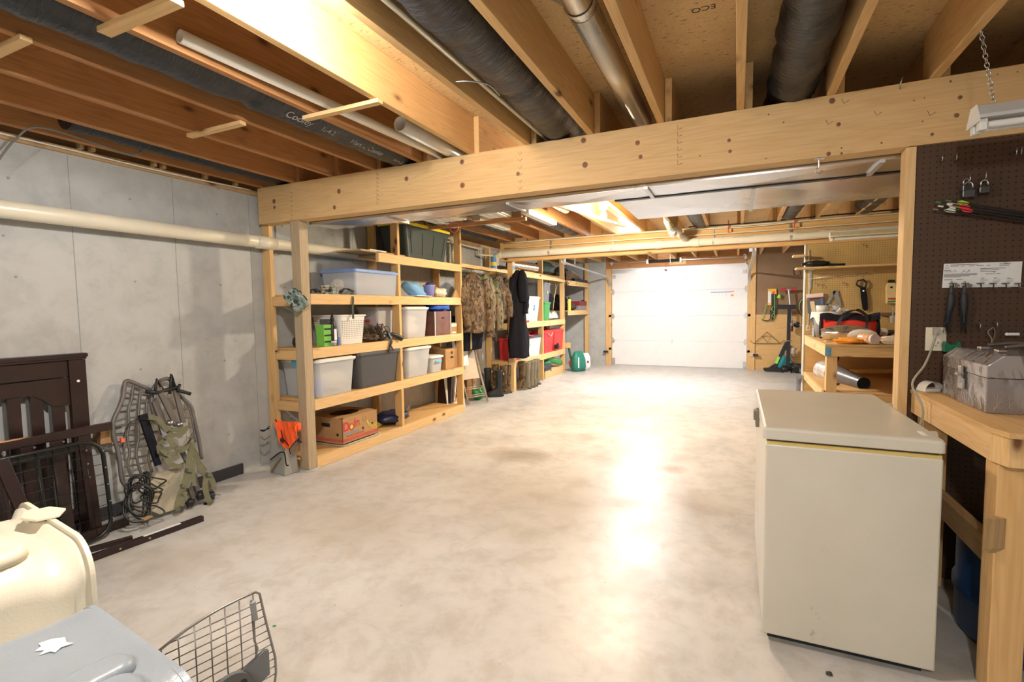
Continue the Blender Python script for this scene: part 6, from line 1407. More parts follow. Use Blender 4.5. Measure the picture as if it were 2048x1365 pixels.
L(nt, mix(nt, mk2, c, (.22, .18, .13)), b.inputs['Base Color']); b.inputs['Roughness'].default_value = .32
fx0, fx1, fy0, fy1 = .097, .652, 2.105, 3.07
t = thing('chest_freezer', 'big off-white chest freezer standing in the right foreground', 'freezer', ((fx0+fx1)/2, (fy0+fy1)/2, 0))
MB().box((fx0+.01, fy0+.006, .035), (fx1-.004, fy1, .795)).build('cabinet', m_ if False else MATS['freezer_enamel'], t, True, bev=.006)
MB().box((fx0+.03, fy0+.05, 0), (fx1-.03, fy1-.03, .036)).build('shadow_plinth', M_BLACK, t, True)  # inset base, coloured black for the shadow in the recess under the cabinet
MB().box((fx0+.014, fy0+.010, .795), (fx1-.008, fy1-.004, .806)).build('yellow_trim', plain('trim_yellow', (.70, .52, .16), .5), t, True)
MB().box((fx0+.022, fy0+.018, .806), (fx1-.016, fy1-.01, .814)).build('gasket', plain('gasket', (.08, .05, .035), .6), t, True)
m = MB(); zt = .862
def lr(k, z): return [(x+(fx0+fx1)/2, y+(fy0+fy1)/2, z) for x, y, _ in rrect(fx1-fx0-2*k, fy1-fy0-2*k, .012, 0, 4)]
m.loft([lr(.004, .814), lr(0, .817), lr(0, zt-.012), lr(.004, zt-.004), lr(.012, zt)]); ld = m.build('lid', MATS['freezer_enamel'], t, True)
MB().box((fx0-.014, 2.50, .77), (fx0+.002, 2.56, .85), bev=.003).box((fx0-.022, 2.505, .80), (fx0-.01, 2.555, .845), bev=.003).build('latch_handle', plain('latch_taupe', (.25, .21, .17), .4, .5), t, True)
for yy in (2.28, 2.85): MB().box((fx1, yy-.05, .55), (fx1+.008, yy+.03, .80)).cyl((fx1+.001, yy-.02, .838), (fx1+.016, yy-.02, .838), .022, n=16).build('hinge', plain('hinge_cream', (.55, .50, .36), .5), t, True)
MB().box((fx1-.05, fy0+.06, zt), (fx1-.035, fy0+.12, zt+.0015)).build('lid_sticker', M_PAPER, ld, True)
o = MB().ball(onz(1658, 1348, .004), (.012, .010, .004), 2, None, .3).build('dry_leaf', plain('leaf', (.07, .06, .04), .9)); tag(o, 'small dark scrap on the floor before the chest freezer', 'debris')
# ================================================================ LEFT WALL: CRIB, BED FRAME, TREE STAND
ES = M_ESPR
hy1 = 1.66; hy0 = .62; hx = -3.655
t = thing('crib_headboard', 'dark espresso crib headboard standing against the left concrete wall', 'headboard', (hx, (hy0+hy1)/2, .004))
def hb(name, y0, y1, z0, z1, dx=0, th=.022, mat=ES, bev=.002): return MB().box((hx-th/2+dx, y0, z0), (hx+th/2+dx, y1, z1)).build(name, mat, t, True, bev=bev)
MB().box((hx-.035, hy0-.02, 1.072), (hx+.035, hy1+.012, 1.098), bev=.008).box((hx-.028, hy0-.01, 1.060), (hx+.028, hy1+.004, 1.074), bev=.004).build('crown_rail', ES, t, True)
for y in (hy0, hy1-.085): hb('corner_post', y, y+.085, .004, 1.058, .004, .034)
hb('upper_panel', hy0+.086, hy1-.086, .962, 1.058)
yc = (hy0+hy1)/2; yl, yr = hy0+.086, hy1-.086
arch = [(hx-.011, yl, .955), (hx-.011, yr, .955), (hx-.011, yr, .79)]
for k in range(25):
    q = k/24; y = yr-.02+(yl+.02-yr+.02)*q; a = abs(2*q-1)
    z = .79+.085*(1-min(1, max(0, (a-.55)/.3))**2 if a > .55 else 1)
    arch.append((hx-.011, y, z))
arch.append((hx-.011, yl, .79))
MB().poly(arch, .022, (1, 0, 0)).build('arched_panel', ES, t, True)
y = 1.49; 
while y > hy0+.10: hb('slat', y, y+.058, .13, .93, -.004, .014, ES, .001); y -= .098
hb('bottom_rail', hy0+.086, hy1-.086, .08, .15)
MB().cyl((hx+.019, hy1-.045, .93), (hx+.026, hy1-.045, .93), .008, n=12).build('white_bolt', M_WHITE, t, True)
# crib side panel leaning on it
sx0, sx1 = -3.48, -3.56
t = thing('crib_side_rail', 'dark espresso slatted crib side leaning on the headboard, top rail scraped to bare wood', 'crib side', (-3.5, 1.2, .004))
def lean(y, z, dx=0): return Vector((sx0+(sx1-sx0)*z/.66+dx, y, z))
MB().bar(lean(.3, .635), lean(1.735, .635), .030, .050, (0, 0, 1), .004).build('top_rail', ES, t, True)
MB().bar(lean(.3, .028), lean(1.755, .028), .030, .050, (0, 0, 1), .004).build('bottom_rail', ES, t, True)
for y in (1.585, 1.455, 1.325, 1.195, 1.065, .935, .805): MB().bar(lean(y, .054), lean(y, .61), .058, .012, (1, 0, 0)).build('slat', ES, t, True)
o = MB().ball(lean(1.18, .655)+Vector((.012, 0, .003)), (.006, .15, .007), 3, None, .35, 5).build('bare_wood_scrape', plain('bare_wood', (.50, .28, .13), .8), t, True)
for k, y in enumerate((.95, 1.08, 1.22, 1.35, 1.48)): MB().cyl(lean(y, .60, .012), lean(y, .60, .022), .006, n=10).build('screw_head', M_STEEL, t.children[0], True)
for z in (.52, .44, .36): MB().cyl(lean(1.585, z, .006), lean(1.585, z, .014), .006, n=10).build('screw_head', M_STEEL, t.children[0], True)
# bed frame of black tube and wire
t = thing('bed_base_frame', 'black tubular crib spring frame with wire mesh leaning in front of the slats', 'bed frame', (-3.42, 1.2, .004))
def bl(y, z, dx=0): return Vector((-3.375-.075*z/.6+dx, y, z))
loop = [bl(.35, .025), bl(1.52, .025)]+[bl(1.52+.10*math.sin(R(a)), .125-.10*math.cos(R(a))) for a in (20, 45, 70, 90)]+[bl(1.625, .48)]+[bl(1.525+.10*math.cos(R(a)), .49+.10*math.sin(R(a))) for a in (10, 35, 60, 90)]+[bl(.35, .59)]
BKM = plain('black_enamel', (.010, .010, .010), .3)
MB().tube(loop, .011, 10, True).build('frame_tube', BKM, t, True)
m = MB()
for k in range(17): m.tube([bl(.45+.073*k, .03, -.012), bl(.45+.073*k, .585, -.012)], .0016, 5)
for k in range(9): m.tube([bl(.35, .08+.06*k, -.008), bl(1.615, .08+.06*k, -.008)], .0016, 5)
o = m.build('wire_mesh', BKM, t, True)
for y in (1.0, 1.33): MB().bar(bl(y, .03, -.02), bl(y, .585, -.02), .022, .006, (1, 0, 0)).build('brace_strip', BKM, t, True)
MB().bar(bl(.35, .56, -.02), bl(1.5, .56, -.02), .004, .03, (0, 0, 1)).build('angle_bar', BKM, t, True)
for k in range(5): MB().cyl(bl(1.61+.012, .12+.10*k, -.012), bl(1.61+.012, .12+.10*k, .013), .004, n=8).build('mesh_hook', M_STEEL, t.children[0], True)
# diagonal plank and floor rails
o = MB().bar(onx(2, 922, -3.34), onx(66, 1068, -3.25)-Vector((0, 0, 0)), .055, .018, (1, 0, 0), .002).build('crib_plank', ES); tag(o, 'dark plank leaning diagonally across the black bed frame at the left edge', 'plank')
a, b = onz(405, 1037, .018), onz(110, 1143, .018)
o = MB().bar(a, b, .034, .034, (0, 0, 1), .002).build('floor_rail', ES); tag(o, 'long dark wooden rail lying nearest on the floor before the bed frame', 'rail')
d = (b-a).normalized()
o2 = MB().box((-.013, 0, 0), (.013, .16, .0015)).build('white_label', M_PAPER); 
bpy.data.objects.remove(o2)
nrm = Vector((-d.y, d.x, 0))
MB().bar(a+d*.13+Vector((0, 0, .0178)), a+d*.33+Vector((0, 0, .0178)), .022, .001, (0, 0, 1)).build('white_label', M_PAPER, o, True)
for q in (.42, .62, .80): MB().cyl(a.lerp(b, q)+nrm*-.0175*(-1 if nrm.x > 0 else 1), a.lerp(b, q)+nrm*-.019*(-1 if nrm.x > 0 else 1), .006, n=10).build('bolt_hole', M_BRASS, o, True)
a2, b2 = onz(262, 1068, .014)+Vector((.05, 0, 0)), onz(95, 1124, .014)+Vector((.0, 0, 0))
o = MB().bar(a2+Vector((.02, -.03, 0)), b2, .03, .026, (0, 0, 1), .002).build('floor_rail', ES); tag(o, 'shorter dark rail on the floor between the long rail and the bed frame', 'rail')
o = MB().box((-3.66, 1.70, .515), (-3.58, 1.78, .60)).build('wood_block', M_CARD); o.rotation_euler = (R(-4), 0, 0); tag(o, 'tan wood block end showing between the crib side and the wall', 'block')
o.location.x = -3.66

# ---- tree stand
def ts(zx, zy, off=0.):
    px, py = 200+zx/4.135, 740+zy/4.135
    q = (py-762)/260; return onx(px, py, -3.675+.16*q+off)
TB = M_TAUPE
t = thing('tree_stand', 'taupe metal tree stand platform with curved grid bars leaning on the wall', 'tree stand', ts(240, 1020))
def tb(name, pts, r, mat=TB, n=7, sp=True, off=0., par=None): return MB().tube(spline([ts(*p[:2], off+(p[2] if len(p) > 2 else 0)) for p in pts], 5) if sp else [ts(*p, off) for p in pts], r, n).build(name, mat, par or t, True)
tb('outer_frame', [(420, 170), (330, 130), (222, 92), (200, 150), (188, 235), (150, 330), (108, 430), (112, 540), (140, 640), (160, 740), (180, 900), (215, 960), (262, 1005)], .013)
tb('outer_frame', [(262, 1005), (330, 960), (420, 860)], .011)
m = MB()
for k in range(12): m.cyl(ts(235+k*15, 88+k*6.5), ts(238+k*15, 78+k*6.5), .005, n=6)
m.build('teeth', TB, t, True)
for pts in ([(275, 130), (262, 240), (235, 330), (240, 450), (225, 560), (245, 680), (232, 800), (262, 900), (232, 950)], [(335, 160), (325, 290), (315, 430), (320, 560), (300, 690), (320, 800), (350, 890)], [(400, 200), (385, 300), (390, 420), (385, 500), (420, 620), (400, 720), (430, 850)]):
    tb('grid_bar', pts, .0085)
for pts in ([(205, 190), (270, 200), (400, 215)], [(185, 300), (260, 290), (400, 270)], [(120, 430), (230, 400), (300, 395)], [(130, 470), (230, 450), (320, 430)], [(130, 540), (300, 540), (480, 510)], [(140, 600), (240, 600), (400, 560)], [(150, 640), (300, 640), (460, 620)], [(200, 745), (330, 720), (420, 690)], [(205, 800), (330, 780), (490, 740)], [(180, 885), (300, 870)]):
    tb('cross_bar', pts, .0065)
t = thing('tree_stand', 'taupe tree stand frame with folding arms and a black hooked bar leaning on the wall', 'tree stand', ts(700, 1090, .12))
tb('outer_frame', [(560, 70), (600, 110), (660, 210), (750, 305), (775, 400), (800, 500), (820, 600), (840, 740)], .013, off=.03)
tb('outer_frame', [(560, 70), (500, 90), (440, 160), (430, 300), (470, 420)], .013, off=.03)
for pts in ([(660, 330), (760, 320)], [(700, 400), (780, 390)], [(740, 480), (795, 470)], [(680, 240), (740, 330), (770, 470), (790, 600)]): tb('cross_bar', pts, .006, off=.03)
def arm(p, q, w, off, name='folding_arm', mat=TB): MB().bar(ts(*p, off), ts(*q, off), w, w*.6, (1, 0, 0), .002).build(name, mat, t, True)
arm((480, 150), (635, 465), .034, .09); arm((620, 160), (690, 440), .032, .08); arm((450, 260), (530, 480), .035, .06); arm((555, 240), (610, 330), .03, .06)
arm((670, 660), (790, 900), .030, .10); arm((740, 760), (830, 1080), .030, .13); arm((720, 900), (790, 1110), .030, .15); arm((870, 850), (930, 1070), .03, .14)
for pts in ([(455, 200), (470, 80), (520, 170)], [(578, 200), (590, 40), (620, 150)]): MB().tube([ts(*p, .09) for p in pts], .010, 7).build('black_hook_bar', M_BLACK, t, True)
MB().tube([ts(640, 170, .10), ts(750, 200, .12)], .012, 8).build('black_grip', M_BLACK, t, True)
MB().tube([ts(640, 180, .10), ts(660, 120, .10)], .010, 8).build('black_grip', M_BLACK, t, True)
MB().tube([ts(375, 180, .07), ts(470, 190, .09), ts(640, 145, .09)], .014, 8).build('black_axle', M_BLACK, t, True)
MB().bar(ts(350, 370, .05), ts(440, 640, .06), .05, .02, (1, 0, 0)).build('black_pad', M_BLACKC, t, True)
MB().bar(ts(430, 640, .06), ts(480, 790, .07), .035, .02, (1, 0, 0)).build('black_pad', M_BLACKC, t, True)
for (c_, s_) in (((745, 1100), .035), ((830, 1040), .04), ((920, 1040), .035), ((880, 1120), .025)): MB().ball(ts(*c_, .17), s_*.8, 2, None, .25, c_[0]).build('foot_lug', M_BLACK, t, True)
MB().cyl(ts(930, 1035, .17), ts(995, 1035, .19), .007, n=8).build('bolt', M_STEEL, t, True)
for c_ in ((575, 440), (655, 455)): MB().ball(ts(*c_, .11), .022, 2, None, .2).build('chrome_buckle', M_STEEL, t, True)
# olive straps wound around it
t = thing('ratchet_straps', 'tangle of olive green ratchet straps wound round the tree stand', 'straps', ts(700, 1100, .2))
rnd = random.Random(11)
def rib(pts, w=.030, off=.13):
    P_ = spline([ts(p[0], p[1], off+(p[2] if len(p) > 2 else 0)) for p in pts], 6)
    MB().ribbon(P_, w, .003, [(0, math.cos(i*.25)*.3+.5, .8) if abs(P_[min(i+1, len(P_)-1)].z-P_[max(i-1, 0)].z) < abs(P_[min(i+1, len(P_)-1)].y-P_[max(i-1, 0)].y) else (.3, 1, 0) for i in range(len(P_))]).build('strap', M_STRAP, t, True)
for pts in ([(560, 500), (600, 540, .03), (690, 520, .04), (745, 450, .02)], [(545, 470), (620, 500, .03), (720, 480, .04), (740, 430)], [(570, 560), (620, 640, .03), (700, 640, .05), (755, 560, .02)], [(590, 600), (660, 670, .04), (740, 620, .05), (760, 530)], [(500, 600), (560, 560, .03), (600, 640, .04), (520, 660, .02)], [(490, 640), (560, 700, .04), (640, 690, .03)], [(520, 720), (600, 790, .04), (680, 800, .04)], [(530, 690), (560, 760, .04), (640, 800, .05), (690, 780)], [(405, 395), (480, 410, .03), (560, 510, .04)], [(420, 380), (500, 450, .02), (545, 500)], [(495, 690), (490, 620, .02), (530, 590, .04)]): rib(pts)
for pts in ([(750, 640, .02), (790, 700, .03), (850, 850, .05), (900, 880, .06)], [(760, 600, .02), (740, 720, .04), (720, 850, .06), (690, 960, .08)], [(770, 740, .04), (765, 850, .06), (770, 950, .08)], [(730, 830, .05), (730, 930, .07), (680, 1050, .09), (650, 1130, .10)], [(690, 960, .07), (660, 1040, .08), (640, 1120, .10), (665, 1140, .10), (700, 1010, .08)], [(880, 870, .06), (870, 980, .08), (900, 1080, .10), (925, 1110, .10)], [(900, 860, .07), (940, 950, .08), (940, 990, .09)], [(750, 640, .04), (810, 760, .04), (870, 840, .05)]): rib(pts, .034)
for c_ in ((690, 960), (770, 945), (900, 870), (735, 830)): MB().bar(ts(c_[0]-20, c_[1], .20), ts(c_[0]+20, c_[1]+5, .20), .03, .02).build('strap_buckle', plain('buckle_dull', (.22, .23, .18), .4, .6), t, True)
# beige pad
m = MB(); P_ = [(362, 985), (385, 930), (440, 860), (520, 835), (690, 800), (705, 900), (708, 1105), (600, 1150), (470, 1192), (400, 1165), (370, 1090), (352, 1030)]
m.poly([ts(*p, .10) for p in P_], .035, (1, 0, 0)); o = m.build('seat_board', plain('pad_beige', (.40, .36, .26), .6), bev=.004); tag(o, 'beige rounded board standing in front of the tree stand', 'board')
# black cord coil
t = thing('coiled_cord', 'coil of black electric cord heaped on the floor against the beige board', 'cord', ts(330, 1200, .2))
CB = plain('cord_black', (.012, .012, .013), .45)
for k in range(11):
    cx, cy = 330+rnd.uniform(-30, 30), 1060+rnd.uniform(-60, 60); rx, ry = 90+rnd.uniform(-25, 25), 150+rnd.uniform(-50, 30)
    if k > 7: cx, cy, rx, ry = 440+rnd.uniform(-20, 20), 930+60*(k-8), 85, 45
    ph = rnd.uniform(0, 6)
    pts = [ts(cx+rx*math.cos(a)+15*math.sin(3*a+ph), min(1262, cy+ry*math.sin(a)+10*math.cos(2*a+ph)), .165+.02*math.sin(2*a+ph)+.006*(k % 4)) for a in [2*math.pi*i/26 for i in range(26)]]
    MB().tube(pts, .0048, 7, True).build('cord_loop', CB, t, True)
MB().tube(spline([ts(290, 985, .17), ts(340, 900, .15), ts(390, 870, .15)]), .005, 7).box(ts(355, 880, .13), ts(412, 845, .17)).build('cord_plug', CB, t, True)
MB().tube(spline([ts(380, 1140, .19), ts(450, 1125, .20), ts(528, 1165, .21), ts(520, 1200, .22), ts(440, 1225, .23), ts(350, 1270, .25)]), .0048, 7).build('cord_loop', CB, t, True)
MB().box(ts(345, 1245, .20)-Vector((.01, .0, 0)), ts(430, 1215, .22)+Vector((.01, 0, .004))).build('tan_tag', M_CARD, t, True)
o = MB().tube(spline([ts(185, 640, .04), ts(205, 520, .05), ts(260, 430, .06), ts(370, 410, .07), ts(470, 450, .08), ts(510, 540, .09)]), .0035, 6).build('steel_cable', CB); tag(o, 'thin black cable arcing across the tree stand grid', 'cable')
o = MB().box(ts(163, 602, .03), ts(203, 563, .055)).build('orange_tag', plain('tag_orange', (.85, .16, .06), .6)); tag(o, 'small orange tag on the left side of the tree stand', 'tag')
# grey box with orange vest beside the post
t = thing('grey_foam_box', 'tapering grey box with straps standing left of the weathered post', 'box', (-3.41, 2.87, .002))
MB().loft([[(-3.515, 2.82, 0), (-3.318, 2.80, 0), (-3.302, 2.925, 0), (-3.50, 2.94, 0)], [(-3.50, 2.84, .37), (-3.335, 2.83, .37), (-3.325, 2.92, .37), (-3.49, 2.94, .37)], [(-3.49, 2.85, .415), (-3.36, 2.845, .40), (-3.35, 2.91, .40), (-3.48, 2.93, .415)]]).build('box_body', plain('box_grey', (.34, .34, .31), .7), t, True, bev=.006)
def v8(zx, zy, Y=2.795): return ony(500+zx/8.53, 800+zy/8.53, Y)
MB().ribbon(spline([v8(345, 1030, 2.80), v8(430, 960), v8(520, 900), v8(580, 900), v8(600, 960), v8(620, 1110), v8(660, 1120)]), .010, .003, (0, 0, 1)).build('black_strap', M_BLACKC, t, True)
MB().ribbon(spline([v8(365, 1225), v8(440, 1100), v8(540, 970)]), .012, .003, (1, 0, 0)).build('brown_strap', plain('strap_brown', (.22, .16, .09), .8), t, True)
MB().tube(spline([v8(330, 455, 2.83), v8(240, 535, 2.78), v8(180, 520, 2.76), v8(240, 520, 2.78), v8(330, 490, 2.83)]), .004, 6).build('black_loop', M_BLACKC, t, True)
MB().tube(spline([v8(335, 620, 2.83), v8(255, 680, 2.78), v8(185, 630, 2.76)]), .005, 6).build('brown_loop', plain('strap_brown', (.22, .16, .09), .8), t, True)
t = thing('safety_vest', 'bright orange vest with black trim draped over the grey box', 'vest', v8(640, 860))
out = [(430, 335), (560, 370), (640, 375), (800, 375), (770, 470), (780, 540), (805, 620), (850, 690), (790, 705), (730, 770), (670, 850), (600, 820), (540, 730), (560, 640), (530, 520), (490, 430)]
def vy(x, y): return 2.785-.012*math.sin(x*.02)-.010*math.sin(y*.013+x*.01)
bm_ = MB(); V = [bm_.bm.verts.new(v8(x, y, vy(x, y))) for x, y in out]; f_ = bm_.bm.faces.new(V)
bmesh.ops.triangulate(bm_.bm, faces=[f_]); bmesh.ops.subdivide_edges(bm_.bm, edges=bm_.bm.edges[:], cuts=3, use_grid_fill=True)
for v_ in bm_.bm.verts: v_.co.y += .006*math.sin(v_.co.x*90+v_.co.z*30)+.005*math.sin(v_.co.z*70)
r_ = bmesh.ops.solidify(bm_.bm, geom=bm_.bm.faces[:], thickness=.004)
bm_.build('vest_cloth', M_ORANGE, t, True)
MB().ball(v8(810, 455, 2.85), (.022, .03, .04), 2, None, .2).build('vest_fold', M_ORANGE, t, True)
for pts in ([(430, 335), (500, 440), (540, 560), (560, 660), (650, 770), (670, 850)], [(670, 850), (730, 770), (790, 700), (850, 690)], [(670, 850), (690, 930)]): MB().tube(spline([v8(x, y, vy(x, y)-.006) for x, y in pts], 5), .0035, 6).build('black_trim', M_BLACKC, t, True)
MB().ball(v8(545, 690, 2.77), (.02, .008, .018), 2, None, .2).build('buckle', M_BLACK, t, True)
MB().ball(v8(840, 700, 2.78), (.022, .012, .018), 2, None, .3).build('buckle', M_BLACK, t, True)

# ================================================================ PET CARRIERS IN THE FOREGROUND
def carrier(name, label, loc, rz, W, Lg, H, mat, ribs, rc=1):
    t = thing(name, label, 'pet carrier', loc, rz)
    # local: front opening at y=0, body runs to -y; cross-section in x/z
    def sec(y, k, top, z0=.0):
        out = []; w2 = W/2*k
        pts = [(-w2*.90, z0), (-w2*.97, H*.45), (-w2, H*.47), (-w2, H*.52), (-w2*.97, H*.54)]
        pts2 = []
        for i in range(14):
            a = R(180-90*i/13); pts2.append((-w2*.96+W*.17+W*.17*math.cos(a), top-W*.15+W*.15*math.sin(a)))
        half = pts+pts2
        full = half+[(-x, z) for x, z in half[::-1]]
        return [(x, y, z) for x, z in full]
    m = MB(); ys_ = [0, -.015, -.03, -.075, -.115, -.15, Lg*-.5, -Lg+.1, -Lg+.03, -Lg]
    m.loft([sec(y, ((1.0, 1.0, .955, .955, .97, .975, .98, .97, .90, .80) if rc else (.995, .995, .99, .99, .99, .99, .985, .97, .90, .80))[i], H*((.98, .98, .94, .945, .975, .99, 1.0, .99, .95, .86) if rc else (.99, .99, .986, .986, .988, .99, 1.0, .99, .95, .86))[i]) for i, y in enumerate(ys_)], False, True, True)
    sh = m.build('shell', mat, t)
    for (x, w_, y0, y1) in ribs:
        cy_ = (y0+y1)/2; Ln = y1-y0; z0 = H*.972
        MB().loft([rrect(w_+.012, Ln+.012, w_*.46, z0, 9, x, cy_), rrect(w_+.004, Ln+.004, w_*.46, z0+.024, 9, x, cy_), rrect(w_-.006, Ln-.006, w_*.42, z0+.030, 9, x, cy_), rrect(w_-.022, Ln-.022, w_*.34, z0+.033, 9, x, cy_)], True, True, True).build('raised_rib', mat, sh)
    # front flange and wide seam flange
    m = MB(); lk = 1.03 if rc else 1.012; a_ = sec(.0, lk, H*(.97+.03*rc+.02*(1-rc))); b_ = sec(.012, lk, H*(.97+.03*rc+.02*(1-rc))); c_ = sec(.012, .95, H*.93); d_ = sec(0, .95, H*.93)
    m.loft([d_, a_, b_, c_], False, False); m.build('front_lip', mat, t, bev=.003)
    for s in (-1, 1):
        MB().box((s*W*.5-.012, -Lg, H*.46), (s*W*.5+.012, 0, H*.485), bev=.004).build('seam_flange', mat, t)
        for y in (-.12, -.5*Lg): MB().box((s*W*.505-.014, y-.025, H*.44), (s*W*.505+.014, y+.025, H*.53), bev=.005).build('side_latch', mat, t)
    return t
g = carrier('pet_carrier', 'grey-blue plastic pet carrier with a torn white label at the lower left corner', (-1.195, .588, .002), R(-7), .60, .86, .635, M_GREYP, [(.10, .07, -.80, -.035), (.185, .09, -.80, -.05)], 0)
c = onz(103, 1290, .635*.998)
o = MB().poly([g.matrix_basis.inverted() @ (c+Vector((x*.034, y*.026, 0))) for x, y in ((-1, -.3), (-.8, .4), (-.2, 1), (.5, .7), (1.0, .9), (.75, .2), (1, -.3), (.6, -.4), (.4, -1), (.1, -.5), (-.3, -.9), (-.5, -.4))], .0012, (0, 0, 1)).build('torn_label', M_PAPER, g)
o.location.z = -.003
bg = carrier('pet_carrier', 'cream beige plastic pet carrier behind the grey one with a broken top latch', (-2.02, .790, .002), R(-8), .70, .95, .675, M_BEIGE, [(.19, .17, -.90, -.10), (-.04, .20, -.90, -.12)])
P0 = bg.matrix_basis.inverted()
m = MB(); cc = Vector((-.06, .0, .672)); m.poly([cc+Vector(p) for p in ((-.06, -.03, 0), (-.03, .03, .004), (.05, .05, .008), (.10, .02, .006), (.07, -.03, .002), (0, -.05, 0))], .008, (0, 0, 1)); m.build('bent_latch_flap', M_BEIGE, bg, bev=.002)
MB().box((-.13, -.03, .645), (-.085, .0, .680), bev=.004).build('latch_stub', M_BEIGE, bg)
MB().ball((-.02, .006, .66), (.02, .008, .008), 2).build('latch_pin', M_BLACK, bg)

# wire door standing open
dv = Vector((math.sin(R(15)), math.cos(R(15)), 0)); P1 = onz(520, 1181, .50); WD = .37
t = thing('wire_crate_door', 'open steel wire door of the grey pet carrier standing on edge', 'wire door', (P1.x, P1.y, .03))
def dp(u, z, off=0.): return P1+dv*(u-WD)*1.0+Vector((0, 0, z-.50))+Vector((dv.y, -dv.x, 0))*off
SW = plain('wire_steel', (.33, .31, .29), .35, .9)
def topz(u): return .50-.135*max(0, (WD-.03-u)/WD)**2.3
WM = .045
outl = [dp(0.01, .08), dp(0.0, .25), dp(.0, topz(0)-.01)]+[dp(.02+(WD-.05)*k/10, topz(.02+(WD-.05)*k/10)) for k in range(11)]+[dp(WD-.012, .499), dp(WD-.002, .49), dp(WD+.012, .40), dp(WD+.035, .27), dp(WD+.035, .22), dp(WD+.012, .08), dp(WD-.02, .045), dp(.03, .045)]
MB().tube(outl, .0036, 8, True).build('door_frame', SW, t, True)
for k in range(9):
    u = .04+k*.0385
    if u < WD-.02: MB().tube([dp(u, .045, .003), dp(u, topz(u)-.004, .003)], .0019, 6).build('vertical_wire', SW, t, True)
def edger(z): return WD+.012*max(0, min(1, (.49-z)/.09))+.023*max(0, min(1, (.40-z)/.13)) if z > .25 else WD+.035-.02*max(0, (.22-z)/.14)
z = .462
while z > .06:
    u0 = 0.
    while topz(u0) < z+.004 and u0 < WD-.06: u0 += .01
    MB().tube([dp(u0, z, -.002), dp(edger(z)-.002, z, -.002)], .0016, 6).build('horizontal_wire', SW, t, True); z -= .0245
MB().tube([dp(WD-.03, .485, .008), dp(WD-.026, .36, .008), dp(WD-.018, .33, .008), dp(WD-.03, .29, .008)], .003, 6).build('latch_rod', SW, t, True)
MB().cyl(dp(WD-.027, .48, .010), dp(WD-.022, .425, .010), .0085, n=10).build('rod_guide', plain('guide_grey', (.35, .37, .37), .5), t, True)
LG = plain('latch_grey', (.20, .21, .215), .45)
LP = MB().poly([dp(WD-.075, .285, .012), dp(WD+.0, .315, .012), dp(WD+.012, .31, .012), dp(WD+.012, .235, .012), dp(WD-.07, .20, .012)], .012, (-.9, .3, 0)).build('latch_plate', LG, t, True)
q = dp(WD-.10, .245, .010); nrm = Vector((dv.y, -dv.x, 0))
MB().cyl(q, q+nrm*.014, .058, n=30).build('latch_disc', LG, LP, True); MB().cyl(q+nrm*.014, q+nrm*.022, .018, n=20).build('latch_hub', plain('hub_grey', (.30, .31, .31), .4), LP, True)
for k in range(4): MB().cyl(q+nrm*.0142+dv*.036*math.cos(k*1.57+.5)+Vector((0, 0, .036*math.sin(k*1.57+.5))), q+nrm*.0156+dv*.036*math.cos(k*1.57+.5)+Vector((0, 0, .036*math.sin(k*1.57+.5))), .011, n=14).build('disc_hole', M_BLACK, LP, True)
MB().tube([dp(.17, .23, .01), dp(.18, .26, .012), dp(.235, .26, .012), dp(.24, .22, .012)], .003, 6).build('pull_wire', SW, t, True)
o = MB().poly([onz(546, 1252, .003)+Vector(p) for p in ((0, 0, 0), (.012, .006, 0), (.016, .002, 0), (.004, -.006, 0))], .002).build('green_leaf', M_GREEN); tag(o, 'tiny green leaf scrap on the floor right of the wire door', 'leaf')

# ================================================================ MIDDLE-BAY CEILING STORAGE
def stored_lamp(label, x, y0, y1, z, w_, dk_=False):
    t = thing('stored_light_fixture', label, 'light fixture', (x, (y0+y1)/2, z))
    MB().box((x-w_/2, y0, z), (x+w_/2, y1, z+.05), bev=.003).build('housing', M_GALV if dk_ else plain('fixture_cream', (.66, .62, .50), .45), t, True)
    for k in range(3): MB().box((x-w_*.38+k*w_*.30, y0+.03, z-.006), (x-w_*.38+k*w_*.30+w_*.16, y1-.03, z-.001)).build('louver', M_WHITE, t, True)
    return t
zc_ = ZJ-.085
stored_lamp('cream slotted light fixture stored under the joists nearest the silver duct', -2.78, 3.95, 4.65, zc_+.0, .30)
stored_lamp('long dark-lined fixture stored beside the cream one over the shelving', -3.02, 3.8, 5.1, zc_+.012, .12, True)
stored_lamp('small white grille fixture stored between two brown cleats', -2.28, 4.0, 4.75, zc_+.01, .26)
stored_lamp('narrow white fixture poking out beyond the second cleat', -2.60, 4.8, 5.6, zc_+.02, .10)
stored_lamp('long white fixture lying along the joist toward the rear beam', -1.98, 4.7, 5.55, zc_+.02, .09)
for (x0, x1, y, lb) in ((-3.1, -2.05, 4.05, 'brown cleat carrying the stored light fixtures, nearer one'), (-3.3, -2.0, 4.78, 'brown cleat carrying the stored light fixtures, farther one')):
    o = MB().box((x0, y-.02, ZJ-.122), (x1, y+.02, ZJ-.087)).build('wood_cleat', wood('x', 'red')); tag(o, lb, 'wood strip')
    for xx in (x0+.06, x1-.06):
        MB().box((xx-.015, y-.015, ZJ-.087), (xx+.015, y+.015, ZJ-.001)).build('spacer', wood('z', 'red'), o, True)
for (x, y0, y1, r_, lb) in ((-1.90, 4.6, 6.9, .035, 'long pale grey pipe stored along the joists of the middle bay'),): pvc('drain_pipe', (x-.25, y0, 2.41), (x-.25, y1, 2.41), r_, lb, plain('pipe_palegrey', (.55, .55, .54), .4))
pvc('cardboard_tube', (-1.74, 3.75, 2.42), (-1.74, 5.3, 2.42), .050, 'cream cardboard tube with an open end lying between joists of the middle bay', plain('tube_cream', (.75, .62, .42), .6), 'tube')
